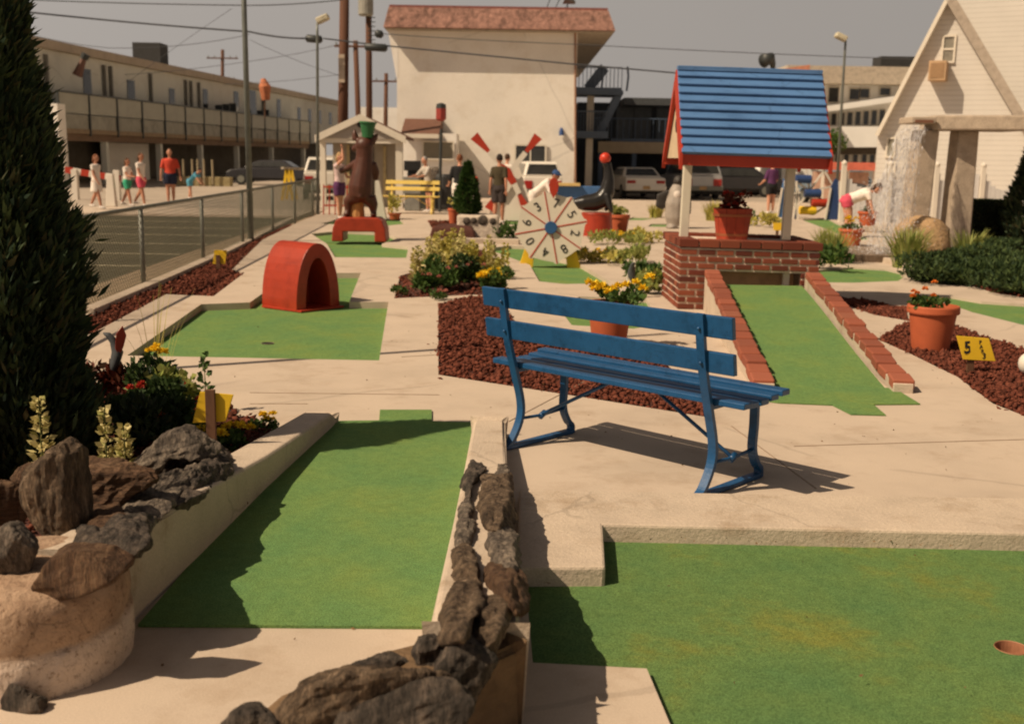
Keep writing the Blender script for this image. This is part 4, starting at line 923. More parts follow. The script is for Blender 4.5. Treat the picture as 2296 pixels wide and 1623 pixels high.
stake_sign(p, [((x-491)*k, .0, (603-y)*k) for x, y in ((483, 561), (511, 561), (506, 592), (478, 592))], .2, 'small yellow sign seen from behind in the mulch by the fence', back=True)
p = gp(1742, 535); k = m_px(p.y)
stake_sign(p, [((x-1742)*k, -.013, (535-y)*k) for x, y in ((1731, 500), (1750, 500), (1752, 517), (1733, 517))], .25, 'tiny yellow sign behind the right post of the well')
# ------------------------------------------------------------------ pots
def pot(p, r, h, label, leaf=None, fl=None, m=terra, lm=None, taper=.74, n=56, group='terracotta flower pots'):
    t = thing('flower_pot', label, 'flower pot', p, group=group)
    MB().lathe((0, 0, 0), [(r*taper, 0), (r*.94, h*.80), (r*.95, h*.82), (r*1.04, h*.83), (r*1.06, h*.86), (r*1.05, h*.97), (r*1.02, h), (r*.93, h), (r*.90, h*.9)], n, True, False).build('pot', m, t, False, smooth=False, bevel=0)
    MB().lathe((0, 0, h*.88), [(r*.93, 0), (0.0, .012)], n, False, False).build('soil', soil, t, False)
    if leaf: npmesh('foliage', *leaf, lm or L_mid, t)
    for nm, f, fm in (fl or []): npmesh(nm, *f, fm, t)
    return t
for o in ():
    pass
p = gp(2085, 783); r = .215
pot(p, r, .40, 'terracotta pot of orange flowers in the right hand mulch', dome((p.x-.03, p.y, .36), .15, .12, 260, .05, .02), [('blossom', heads([(p.x-.19+q[0], p.y+q[1], q[2]) for q in ((0, 0, .52), (.11, .02, .54), (.16, -.05, .49), (.20, .05, .60), (.05, .05, .50), (.27, 0, .44), (.12, -.05, .44), (.02, .06, .47))], .032), P_or)])
p = gp(1365, 776); r = .20
pot(p, r, .40, 'terracotta pot of yellow flowers behind the blue bench', dome((p.x+.12, p.y, .38), .24, .14, 380, .05, .02), [('blossom', heads([(p.x+q[0], p.y+q[1], q[2]) for q in ((-.19, 0, .56), (-.13, .05, .53), (-.08, -.02, .52), (.02, 0, .51), (.07, .03, .53), (.14, .02, .54), (.22, .0, .57), (.34, .0, .62), (-.15, -.05, .51), (.28, -.04, .52), (-.02, -.08, .49))], .055), P_yel)])
# red planter on the well
bw = full(well) @ Vector((.655, .48, WH-.053))
pt = thing('planter_tub', 'round red wooden tub planted on top of the well', 'planter', bw)
b = MB(); R0, R1, hh = .175, .225, .37
for i in range(12):
    a = 2*pi*(i+.5)/12; wdt = 2*pi/12*.96
    f = lambda r, aa, z: (r*cos(aa), r*sin(aa), z)
    b.hexa([f(R0-.02, a-wdt/2, 0), f(R0-.02, a+wdt/2, 0), f(R0, a+wdt/2, 0), f(R0, a-wdt/2, 0)][::-1], [f(R1-.02, a-wdt/2, hh), f(R1-.02, a+wdt/2, hh), f(R1, a+wdt/2, hh), f(R1, a-wdt/2, hh)][::-1])
b.build('staves', mat('tub_red', (.34, .045, .018), .6, .25, 7), pt, False)
for z, rr_ in ((.06, .182), (.28, .222)):
    MB().lathe((0, 0, z), [(rr_-.004, 0), (rr_, .0), (rr_+.008, .03), (rr_, .03)], 36, False, False).build('hoop', mat('tub_hoop', (.30, .09, .035), .6), pt, False)
MB().lathe((0, 0, .30), [(.20, 0), (0.0, .01)], 24, False, False).build('soil', soil, pt, False)
npmesh('foliage', *dome((bw.x, bw.y, bw.z+.30), .17, .26, 260, .06, .022), L_red, pt)
npmesh('blossom', *heads(around((bw.x, bw.y, bw.z+.38), .14, 0, .16, 9), .04), P_red, pt)
# ------------------------------------------------------------------ more plants of the course
def P_(x, y): return gp(x, y)
# yellow flower bed
for i, (x, y, h, n) in enumerate(((978, 628, .50, 900), (1018, 608, .58, 1000), (1060, 612, .54, 900), (1092, 622, .44, 700), (1000, 590, .5, 700))):
    c = P_(x, y); lf = join(*[spike((c.x+random.uniform(-.28, .28), c.y+random.uniform(-.25, .25), 0), h*random.uniform(.6, 1.1), 95, .10, .075, .024) for _ in range(9)])
    plant('celosia_plant', ['pale yellow feathery plant at the left of the round flower bed', 'tallest pale yellow plant at the back of the round flower bed', 'pale yellow plant above the dark green mass of the flower bed', 'yellow green plant at the right of the round flower bed', 'pale yellow plant nearest the brown planter'][i], 'plant', c, lf, L_yel if i % 2 else L_cream, group='pale yellow plants of the middle bed')
for i, (x, y, r, h, lm) in enumerate(((1010, 645, .34, .34, L_mid), (1045, 640, .34, .34, L_dark), (968, 650, .26, .22, L_mid), (1100, 652, .26, .24, L_mid))):
    c = P_(x, y); plant('bedding_plant', ['dark green mound in the middle of the round flower bed', 'dark green mound right of the bed centre', 'pink flowered mound at the front left of the bed', 'leafy mound with big yellow flowers at the right front of the bed'][i], 'plant', c, dome(c, r, h, 900, .06, .02), lm,
        [('blossom', heads(around((c.x, c.y-.05, h*.75), r*.8, 0, h*.25, (4, 3, 7, 13)[i]), (.03, .03, .03, .06)[i]), (P_pink, P_pink, P_pink, P_yel)[i])])
for i, (x, y) in enumerate(((905, 660), (985, 672))):
    c = P_(x, y); plant('bedding_plant', ['tiny pink flowered plant at the left corner of the round bed', 'small leafy plant at the front edge of the round bed', 'low plant at the front edge of the round bed', 'low pink plant at the right front edge of the round bed'][i], 'plant', c, dome(c, .12, .11, 160, .04, .015), L_mid, [('blossom', heads(around((c.x, c.y, .09), .1, 0, .03, 5), .025), P_pink)])
def grass_clump(x, y, r, h, n, label, lm, w=.012, lean=.55):
    c = P_(x, y); V, Q = blades(c, r, h, n, w, lean)
    return T(npmesh('ornamental_grass', V, Q, lm), label, 'ornamental grass', 'clumps of ornamental grass')
grass_clump(2032, 600, .6, .72, 230, 'big yellow green grass clump in front of the waterfall', L_light, .02)
grass_clump(1868, 590, .5, .62, 160, 'yellow green grass clump right of the well bricks', L_light, .016)
grass_clump(1845, 560, .4, .5, 90, 'thin grass clump behind the right edge of the well', L_light, .014)
grass_clump(2170, 590, .55, .62, 150, 'yellow green grass clump in front of the clipped hedge', L_light, .018)
grass_clump(1600, 495, .6, .6, 150, 'grass clump between the penguin statue and the red tub', L_yel, .022)
grass_clump(1470, 488, .5, .45, 120, 'dry grass clump beyond the seal drum', L_yel, .022)
for i, (x, y, r, h, lm, lab) in enumerate((
    (1338, 590, .34, .20, L_yel, 'low yellow green plant right of the number wheel'), (1420, 590, .40, .28, L_light, 'tall leafy yellow plant left of the well'),
    (1440, 625, .34, .24, L_mid, 'leafy plant against the left side of the well'), (1385, 548, .45, .25, L_light, 'yellow flowered plant below the red seal drum'), (1440, 545, .5, .26, L_yel, 'pale plant beyond the leafy plants left of the well'),
    (1135, 540, .38, .40, L_mid, 'leafy grey green plant right of the stone planter'), (1455, 660, .16, .26, L_light, 'leafy plant touching the foot of the well'), (1845, 605, .3, .4, L_mid, 'leafy plant by the right end of the well'),
    (1640, 505, .5, .35, L_mid, 'green shrub seen under the well roof'), (1718, 510, .3, .35, L_yel, 'yellow green plant beside the tiny yellow sign'))):
    c = P_(x, y); plant('leafy_plant', lab, 'plant', c, dome(c, r, h, 420, .09, .028), lm, [('blossom', heads(around((c.x, c.y, h*.8), r*.8, 0, h*.2, 6), .04), P_yel)] if i in (3, 0) else None, group='leafy plants of the course beds')
# junipers right
for i, (x, y, r, h) in enumerate(((2128, 636, .40, .20), (2195, 636, .75, .32), (2250, 645, .9, .34), (2240, 605, .9, .36), (2150, 606, .36, .22), (2300, 655, .7, .30))):
    c = P_(x, y); plant('juniper_shrub', ['low spreading juniper at the left tip of the right bed', 'spreading juniper in the middle of the right bed', 'spreading juniper at the front of the right bed near the edge', 'taller juniper behind at the right edge', 'small juniper behind the left tip of the right bed', 'juniper cut by the right edge of the picture'][i], 'shrub', c, dome(c, r, h, 5200, .09, .014, .5, 16), L_jun, group='spreading junipers on the right')
# clipped hedge shrub and right cypress
c = P_(2198, 556); hb = thing('hedge', 'dark clipped square shrub right of the stone pillars', 'shrub', c); n = 9000
q = RNG.uniform(-1, 1, (n, 3)); ax = RNG.integers(0, 3, n); q[np.arange(n), ax] = np.sign(q[np.arange(n), ax])*RNG.uniform(.82, 1.03, n)
q[:, :2] *= (1-.12*(q[:, 2:3] > .7)); C = q*[.40, .40, .42]+np.array([c.x, c.y, .50])
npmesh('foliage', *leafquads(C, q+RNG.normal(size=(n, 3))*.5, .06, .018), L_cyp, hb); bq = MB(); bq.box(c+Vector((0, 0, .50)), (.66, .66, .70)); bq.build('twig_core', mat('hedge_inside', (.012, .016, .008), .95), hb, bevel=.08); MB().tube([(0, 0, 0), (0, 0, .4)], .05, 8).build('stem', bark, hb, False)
cypress(P_(2318, 566), 2.35, [(0, .50), (.2, .66), (.45, .58), (.7, .45), (.88, .25), (1, .03)], 16000, 'dark cypress standing at the right edge of the picture', L=.12, w=.018)
# dwarf conifer on stone planter
pl = P_(1072, 537)
st = thing('stone_planter', 'whitewashed planter set with dark stones under a dwarf conifer', 'planter', pl)
b = MB(); b.prism([(-.42, -.30), (.42, -.34), (.40, .30), (-.36, .32)], -.05, .50); b.build('mortar_box', mat('whitewash', (.60, .50, .40), .9, .15, 8, .8, 18, .03), st, False, bevel=.05)
for x, z, r in ((-.22, .38, .08), (-.08, .39, .07), (.10, .40, .11), (.30, .38, .08), (.40, .15, .1), (-.3, .2, .05)):
    b = MB(); b.ell((x, -.315+(.03 if x > .35 else 0), z), (r, .05, r*.95), 9, 6); b.build('stone', rk_dark, st, False)
c = pl+Vector((-.22, .05, .5)); cypress(c, 1.0, [(0, .20), (.12, .34), (.4, .27), (.7, .15), (1, .01)], 5200, 'dwarf green conifer on the whitewashed stone planter', 'dwarf_conifer', leafmat('conifer_sprays', [(.02, .045, .012), (.04, .08, .018), (.06, .11, .025)]), .08, .02, .6, 'conifer')
for x, y, Y in ((1098, 497, 22.3), (1068, 500, 22.2)):
    pass
c = at(1075, 502, 22.3); plant('marigold_plant', 'yellow flowers at the foot of the dwarf conifer', 'plant', c, dome(c, .28, .10, 200, .05, .02), L_mid, [('blossom', heads(around((c.x, c.y, c.z+.08), .26, 0, .04, 9), .045), P_yel)])
c = P_(1030, 540); b = MB(); b.hexa([(c.x-.62, c.y-.1, 0), (c.x+.35, c.y-.2, 0), (c.x+.30, c.y+.4, 0), (c.x-.5, c.y+.4, 0)], [(c.x-.55, c.y-.05, .26), (c.x+.30, c.y-.14, .22), (c.x+.22, c.y+.3, .34), (c.x-.42, c.y+.3, .33)])
T(b.build('mulch_mound', mulchbase, bevel=.05), 'mound of brown bark left of the whitewashed planter', 'mound')
pot(P_(1016, 523)+Vector((0, .1, .20)), .12, .33, 'slim terracotta pot on the bark mound', dome((P_(1016, 523).x+.02, P_(1016, 523).y+.1, .52), .17, .25, 160, .06, .025), None, lm=L_yel)
pot(P_(885, 492), .16, .16, 'tiny bowl of flowers between the bear and the yellow bench', dome((P_(885, 492).x, P_(885, 492).y, .15), .16, .45, 160, .08, .03), None, lm=L_yel)
pot(P_(1388, 524), .22, .42, 'terracotta pot right of the red seal drum', dome((P_(1388, 524).x, P_(1388, 524).y, .40), .24, .2, 240, .08, .03), None, lm=L_light)
pot(P_(1906, 551), .24, .34, 'terracotta bowl of yellow flowers in front of the bending woman', dome((P_(1906, 551).x, P_(1906, 551).y, .30), .2, .12, 160, .06, .02), [('blossom', heads([(P_(1906, 551).x+random.uniform(-.1, .12), P_(1906, 551).y, .45+random.uniform(0, .12)) for _ in range(7)], .055), P_yel)])
pot(P_(1943, 520)+Vector((0, 0, .15)), .23, .34, 'terracotta bowl under the bending woman\'s hands', dome((P_(1943, 520).x, P_(1943, 520).y, .46), .2, .1, 140, .06, .02), None)
MB_a = MB(); MB_a.box((P_(1943, 520).x, P_(1943, 520).y, .075), (.4, .4, .15)); T(MB_a.build('block_plinth', kerbmat, bevel=.02), 'low pale block carrying a terracotta bowl near the waterfall', 'plinth')
# ------------------------------------------------------------------ chain link fence
def fl(Y): return -4.6-(Y-13.7)*.0495
fen = thing('chain_link_fence', 'long chain link fence with grey posts between course and parking lot', 'fence', (fl(18), 18, 0))
FY = [7.3, 10.5, 13.7, 16.95, 20.1, 23.4, 26.6, 29.8, 30.9]; FH = .96
for Y in FY:
    MB().tube([(fl(Y), Y, -.1), (fl(Y), Y, FH+.02)], .030, 10).build('post', metal, fen, smooth=True)
MB().tube([(fl(7.3), 7.3, FH), (fl(30.9), 30.9, FH)], .024, 10).build('top_rail', metal, fen, smooth=True)
b = MB(); pit = .085; L = 23.6; Y = 7.3-FH
while Y < 30.9:
    for s in (1, -1):
        pts = []
        y0, y1 = (Y, Y+FH) if s > 0 else (Y+FH, Y)
        z0, z1 = .02, FH
        if min(y0, y1) < 7.3 or max(y0, y1) > 30.9: continue
        b.tube([(fl(y0), y0, z0), (fl(y1), y1, z1)], .0038, 3, False)
    Y += pit
b.build('wire_mesh', mat('fence_wire', (.13, .14, .10), .5, .1, 10), fen, fix=False)
# ------------------------------------------------------------------ poles, lamps, wires
polem = mat('tall_pole_steel', (.16, .17, .155), .5, .2, 8, metal=.3)
b = MB(); p = gp(563, 542); b.tube([(p.x, p.y, -.1), (p.x-.02, p.y, 7.5)], [.058, .042], 12); T(b.build('tall_pole', polem, smooth=True), 'tall thin grey steel pole rising beside the fence', 'pole', 'tall steel poles along the fence')
b = MB(); b.tube([(-4.3, 7.55, -.1), (-4.3, 7.55, 7.2)], [.05, .04], 12); T(b.build('tall_pole', polem, smooth=True), 'tall grey steel pole beyond the left edge whose shadow crosses the paving', 'pole', 'tall steel poles along the fence')
utilw = mat('creosoted_pole', (.10, .042, .022), .85, .3, 6, .3, 30, .01, stretch=(1, 1, .1))
def upole(xb, yb, xt, yt, Y, r0, r1, label, m=utilw, arms=()):
    t = thing('utility_pole', label, 'utility pole', Vector((at(xb, yb, Y).x, Y, 0)), group='wooden utility poles')
    a = at(xb, yb, Y); c = at(xt, yt, Y); a2 = Vector((a.x, Y, 0)); 
    MB().tube([a2, c], [r0, r1], 12).build('pole', m, t, smooth=True)
    for w, dz in arms:
        b = MB(); b.box(c+Vector((0, -r1, -dz)), (w, .1, .1)); b.build('cross_arm', m, t)
        for s in (-.9, -.5, .5, .9):
            b = MB(); b.tube([c+Vector((s*w/2, -r1, -dz+.05)), c+Vector((s*w/2, -r1, -dz+.2))], .04, 6); b.build('insulator', metal, t)
    return t
u1 = upole(767, 440, 773, -70, 38, .19, .15, 'thick dark brown utility pole behind the kiosk')
b = MB(); b.box(at(766, 154, 37.7), (.2, .05, .9)); b.build('conduit_cover', mat('pale_cover', (.45, .36, .27), .7), u1)
u2 = upole(829, 440, 826, -60, 43, .13, .11, 'thinner brown utility pole with a grey transformer behind the kiosk')
b = MB(); c = at(820, 8, 42.7); b.lathe(c, [(.24, -.45), (.28, -.4), (.28, .5), (.2, .58)], 16); b.build('transformer', mat('transformer_grey', (.28, .27, .23), .6), u2, smooth=False)
for z_ in range(7):
    b = MB(); c = at(833, 40+z_*10, 42.9); b.box(c, (.28, .03, .03)); b.build('climbing_step', darkmetal, u2)
upole(809, 440, 797, 92, 60, .16, .13, 'leaning distant utility pole between the two brown poles', arms=((2.2, .3),))
upole(863, 440, 866, 165, 72, .16, .12, 'far utility pole with a cross arm left of the white building', arms=((2.4, .5),))
upole(902, 440, 903, 175, 62, .07, .06, 'very thin pole against the left edge of the white building')
upole(500, 440, 499, 112, 95, .17, .14, 'distant utility pole with two cross arms over the left motel', arms=((2.6, .7), (2.0, 2.4)))
upole(50, 440, 47, 36, 50, .09, .08, 'thin dark pole at the left end of the long motel')
def lamp(xb, yb, xt, yt, Y, side, label, base=True):
    a = at(xb, yb, Y); a.z = 0; c = at(xt, yt, Y); k = m_px(Y)
    t = thing('lamp_post', label, 'lamp post', a, group='lamp posts of the course')
    MB().tube([a, Vector((c.x, c.y, c.z-.3)), c], [.048, .036, .032], 10).build('pole', polem, t, smooth=True)
    b = MB(); h = c+Vector((side*.16, -.05, .10)); rot = Matrix.Rotation(side*rad(-24), 3, 'Y')
    b.box(h, (.34, .30, .15), rot); b.build('lamp_head', mat('lamp_head_cream', (.52, .47, .34), .5), t, bevel=.03)
    b = MB(); b.box(h+Vector((0, 0, -.08)), (.26, .22, .02), rot); b.build('lens', mat('lamp_glass', (.25, .23, .17), .2), t)
lamp(713, 481, 711, 52, 30.6, 1, 'tall lamp post with a square head at the end of the fence')
lamp(1873, 478, 1896, 92, 33.8, -1, 'slender lamp post with a cream head right of the well roof')
# floodlight behind the roof
a = at(1730, 440, 44); a.z = 0; c = at(1731, 150, 44); t = thing('floodlight_pole', 'dark floodlight on a pole above the blue well roof', 'floodlight', a)
MB().tube([a, c], .05, 8).build('pole', darkmetal, t, smooth=True)
MB().tube([c+Vector((.05, 0, -.1)), c+Vector((.02, 0, .1)), c+Vector((-.1, -.1, .30)), c+Vector((-.40, -.3, .18))], [.08, .12, .22, .27], 12).build('lamp_head', darkmetal, t, smooth=True)
# wires
wirem = mat('cable_black', (.05, .055, .065), .6, .1, 5)
def wire(pts, Y, r, label, sag=0.0):
    P = []
    for i in range(len(pts)-1):
        (x0, y0), (x1, y1) = pts[i], pts[i+1]
        for s in range(9 if i < len(pts)-2 else 10):
            u = s/9; P.append(at(x0+(x1-x0)*u, y0+(y1-y0)*u+sag*4*u*(1-u), Y))
    b = MB(); b.tube(P, r, 5); return T(b.build('overhead_wire', wirem, smooth=True), label, 'cable', 'overhead wires')
wire([(-60, -5), (560, 13), (770, 0)], 37, .018, 'top wire at the upper left of the sky', 3)
wire([(-60, 14), (560, 72), (690, 87)], 37.2, .030, 'thick wire dropping to the dark splice case by the left lamp', 4)
wire([(725, 87), (830, 100), (1290, 145), (1512, 164), (1830, 195)], 37.4, .026, 'thick cable crossing the front of the white building')
wire([(850, 76), (1290, 100), (2060, 134), (2330, 150)], 41, .014, 'thin wire above the stairs reaching the white gabled house', 2)
wire([(-60, 40), (240, 108), (560, 78)], 60, .016, 'thin slack wire over the left motel', 10)
wire([(280, 168), (560, 138), (770, 98)], 62, .014, 'thin wire rising to the thick brown pole', 3)
wire([(560, 90), (760, 170)], 62, .013, 'faint wire slanting down left of the thick brown pole', 4)
wire([(500, 190), (780, 165)], 66, .013, 'faint low wire left of the thick brown pole', 4)
wire([(280, 190), (520, 20)], 64, .012, 'faint wire slanting up over the left motel', -3)
for x, y, w, lab in ((704, 87, .55, 'dark splice case on the wire beside the left lamp post'), (843, 106, .75, 'long dark splice case on the cable beside the transformer pole'), (850, 76, .28, 'small dark splice case above the long one')):
    b = MB(); c = at(x, y, 37.3); b.tube([c-Vector((w/2, 0, 0)), c-Vector((w/2-.06, 0, 0)), c+Vector((w/2-.06, 0, -.03)), c+Vector((w/2, 0, -.03))], [.06, .125, .125, .06], 12); T(b.build('splice_case', darkmetal, smooth=True), lab, 'cable box')
# ------------------------------------------------------------------ statues
def organic(name, parts, m, parent, voxel=.02):
    """one continuous skin over overlapping tubes and ellipsoids"""
    b = MB()
    for q in parts:
        if q[0] == 'e': b.ell(q[1], q[2], 14, 9, q[3] if len(q) > 3 else None)
        else: b.tube(q[1], q[2], 12)
    return b.build(name, m, parent, False, remesh=voxel)
# bear with a green bucket
bp = (gp(752, 541)+gp(862, 541))/2; bp.y += .15
stnd = thing('red_stand', 'red round topped stand on two legs under the brown bear', 'stand', bp)
b = MB()
P = []; k = 16
for i in range(k+1):
    a = pi*i/k; P.append((.52*-math.copysign(abs(cos(a))**.35, cos(a)), .46*abs(sin(a))**.35))
front = [(x, z) for x, z in P]
ol = [(-.52, 0), (-.50, .25), (-.44, .40), (-.36, .455), (.36, .455), (.44, .40), (.50, .25), (.52, 0), (.30, 0), (.30, .19), (-.30, .19), (-.30, 0)]
b.extr([(x, -.32, z) for x, z in ol], (0, .64, 0)); b.build('stand_body', red, stnd, False, bevel=.02)
bear = thing('bear_statue', 'dark brown standing bear statue with its back turned on the red stand', 'statue', bp+Vector((.02, 0, .455)))
brown = mat('bear_brown', (.080, .026, .014), .45, .25, 6, .35, 40, .01)
prt = [('t', [(-.03, 0, .28), (-.03, 0, .40), (-.02, 0, .58), (.01, 0, .78), (.045, 0, .98), (.06, 0, 1.14), (.065, 0, 1.28), (.065, 0, 1.42), (.065, 0, 1.50)], [.13, .225, .24, .215, .185, .165, .168, .165, .09]),
       ('e', (.065, -.01, 1.36), (.18, .17, .17)), ('t', [(.0, .08, 1.33), (-.12, .18, 1.30), (-.19, .22, 1.28)], [.10, .085, .06]),
       ('t', [(-.10, 0, 1.45), (-.125, 0, 1.58), (-.13, 0, 1.66)], [.075, .05, .012]), ('t', [(.20, 0, 1.42), (.27, 0, 1.52), (.32, 0, 1.58)], [.075, .055, .012]),
       ('t', [(-.10, .05, 1.02), (-.27, .12, .92), (-.44, .2, .86)], [.085, .065, .06]), ('t', [(.20, .02, 1.02), (.27, .08, .86), (.24, .16, .72)], [.085, .07, .06]),
       ('t', [(-.13, 0, .38), (-.27, .02, .28), (-.275, .0, .12), (-.29, -.05, .02)], [.15, .10, .06, .065]), ('t', [(.14, 0, .36), (.22, 0, .22), (.225, 0, .10), (.235, -.05, .02)], [.15, .10, .06, .065]), ('e', (0, -.19, .40), (.05, .05, .05))]
organic('body', prt, brown, bear, .018)
bk = thing('bucket', 'green bucket worn on the bear\'s head', 'bucket', bp+Vector((.14, -.01, .455+1.50)), tilt=(0, .05))
MB().lathe((0, 0, 0), [(.10, 0), (.155, .30), (.17, .30), (.17, .27), (.160, .265)], 24, True, False).build('pail', mat('green_bucket', (.03, .14, .05), .5, .2, 6), bk, False, smooth=False)
MB().lathe((0, 0, .26), [(.145, 0), (0, .0)], 24, False, False).build('inside', mat('bucket_dark', (.015, .05, .02), .8), bk, False)
b = MB(); b.tube([(bp.x-.1, bp.y+.12, .455), (bp.x-.09, bp.y+.12, .80)], [.16, .13], 12); T(b.build('stump', mat('yellow_stump', (.50, .27, .09), .8, .3, 10, .6, 30, .02, stretch=(1, 1, .2))), 'yellow brown stump between the legs of the bear', 'stump')
# seal on a drum
sp = gp(1339, 530); sp.y += .3
drum = thing('red_drum', 'round red drum under the black seal', 'drum', sp)
MB().lathe((0, 0, 0), [(.37, -.02), (.36, .03), (.325, .44), (.335, .47), (.32, .49), (.0, .49)], 36, True, False).build('drum_body', red, drum, False)
seal = thing('seal_statue', 'shiny black seal statue balancing a red ball on its nose', 'statue', sp+Vector((0, 0, .485)))
prt = [('t', [(-.62, 0, .26), (-.50, 0, .20), (-.30, 0, .20), (-.05, 0, .22), (.12, 0, .30), (.21, 0, .48), (.235, 0, .70), (.22, 0, .88), (.20, 0, 1.0)], [.03, .10, .165, .20, .20, .17, .125, .10, .085]),
       ('e', (.185, 0, 1.03), (.10, .09, .085)), ('t', [(.15, 0, 1.05), (.09, 0, 1.13), (.07, 0, 1.18)], [.06, .05, .035]),
       ('t', [(-.55, 0, .24), (-.70, .10, .30)], [.06, .035]), ('t', [(-.55, 0, .24), (-.70, -.10, .28)], [.06, .035]), ('t', [(.20, -.12, .38), (.25, -.22, .16), (.30, -.30, .03)], [.09, .07, .04]), ('t', [(.20, .12, .38), (.24, .24, .16), (.22, .32, .03)], [.09, .07, .04])]
organic('body', prt, mat('seal_black', (.016, .014, .012), .28, .3, 8, .1, 30, .005), seal, .02)
b = MB(); bc = at(1357, 355, sp.y); b.ell(bc, .118, 22, 14); T(b.build('ball', mat('ball_red', (.55, .045, .02), .35, .1, 4), smooth=True), 'red ball balanced on the nose of the black seal', 'ball')
b = MB(); b.tube([bc, (sp.x+.07, sp.y, .485+1.16)], .02, 8); b.build('nose_pin', metal, seal)
# penguin
pp = gp(1514, 512); pg = thing('penguin_statue', 'grey and white penguin statue behind the left post of the well', 'statue', pp)
pgrey = mat('penguin_grey', (.30, .26, .22), .6, .2, 6); pdark = mat('penguin_dark', (.035, .03, .026), .6, .3, 6); 
organic('body', [('t', [(0, 0, .02), (0, 0, .25), (0, 0, .6), (.01, 0, .9), (.02, 0, 1.05)], [.18, .26, .28, .20, .12]), ('e', (-.12, -.06, .03), (.13, .2, .05)), ('e', (.13, -.06, .03), (.13, .2, .05))], pgrey, pg, .025)
organic('head', [('e', (.03, 0, 1.13), (.13, .13, .14)), ('t', [(.02, -.08, 1.14), (.0, -.2, 1.12)], [.05, .012])], pdark, pg, .02)
organic('flipper', [('t', [(-.18, 0, .88), (-.36, -.02, .74), (-.37, -.02, .55), (-.30, 0, .46)], [(.06, .04), (.15, .05), (.15, .05), (.05, .03)])], pdark, pg, .02)
organic('flipper', [('t', [(.20, 0, .88), (.30, -.02, .62), (.32, -.02, .34)], [(.06, .05), (.13, .06), (.05, .04)])], pdark, pg, .02)
organic('back', [('t', [(.12, .1, .1), (.16, .1, .5), (.12, .1, .9)], [.16, .20, .12])], pdark, pg, .03)
MB().ell((-.01, -.175, .80), (.10, .07, .11), 12, 8).build('bib', mat('penguin_white', (.62, .55, .48), .7), pg, False, smooth=True)
# ------------------------------------------------------------------ windmill
wb = gp(1150, 492); wb.y = 29.5; wm = thing('toy_windmill', 'white windmill obstacle with four red tipped sails', 'windmill', Vector((at(1142, 388, 29.5).x, 29.5, 0)))
hub = at(1142, 388, 29.4)-wm.location; hub.y = -.45
b = MB(); b.hexa([(-.55, -.4, 0), (.75, -.4, 0), (.75, .6, 0), (-.55, .6, 0)], [(-.16, -.3, hub.z+.15), (.26, -.3, hub.z+.15), (.26, .3, hub.z+.15), (-.16, .3, hub.z+.15)]); b.build('tower', white, wm, False)
for (tx, ty) in ((1063, 305), (1207, 306), (1180, 470), (1096, 470)):
    tp = at(tx, ty, 29.05)-wm.location; tp.y = -.48
    d = tp-hub; L = d.length; mid = hub+d*.56; s_ = MB(); s_.bar(hub, mid, .14, .03, up=(0, 1, 0)); sail = s_.build('sail_arm', white, wm, False)
    dn = d.normalized(); sd = dn.cross(Vector((0, 1, 0)))
    b = MB(); b.extr([hub+d*.58-sd*.05, hub+d*.58+sd*.05, tp+sd*.125, tp-sd*.125], (0, .03, 0)); b.build('red_tip', redsat, sail, False)
b = MB(); b.extr([hub+Vector((x, -.03, z)) for x, z in ((-.22, .25), (.02, .12), (.2, -.22), (.05, -.3), (-.1, -.1))], (0, .04, 0)); b.build('hub_board', redsat, wm, False)
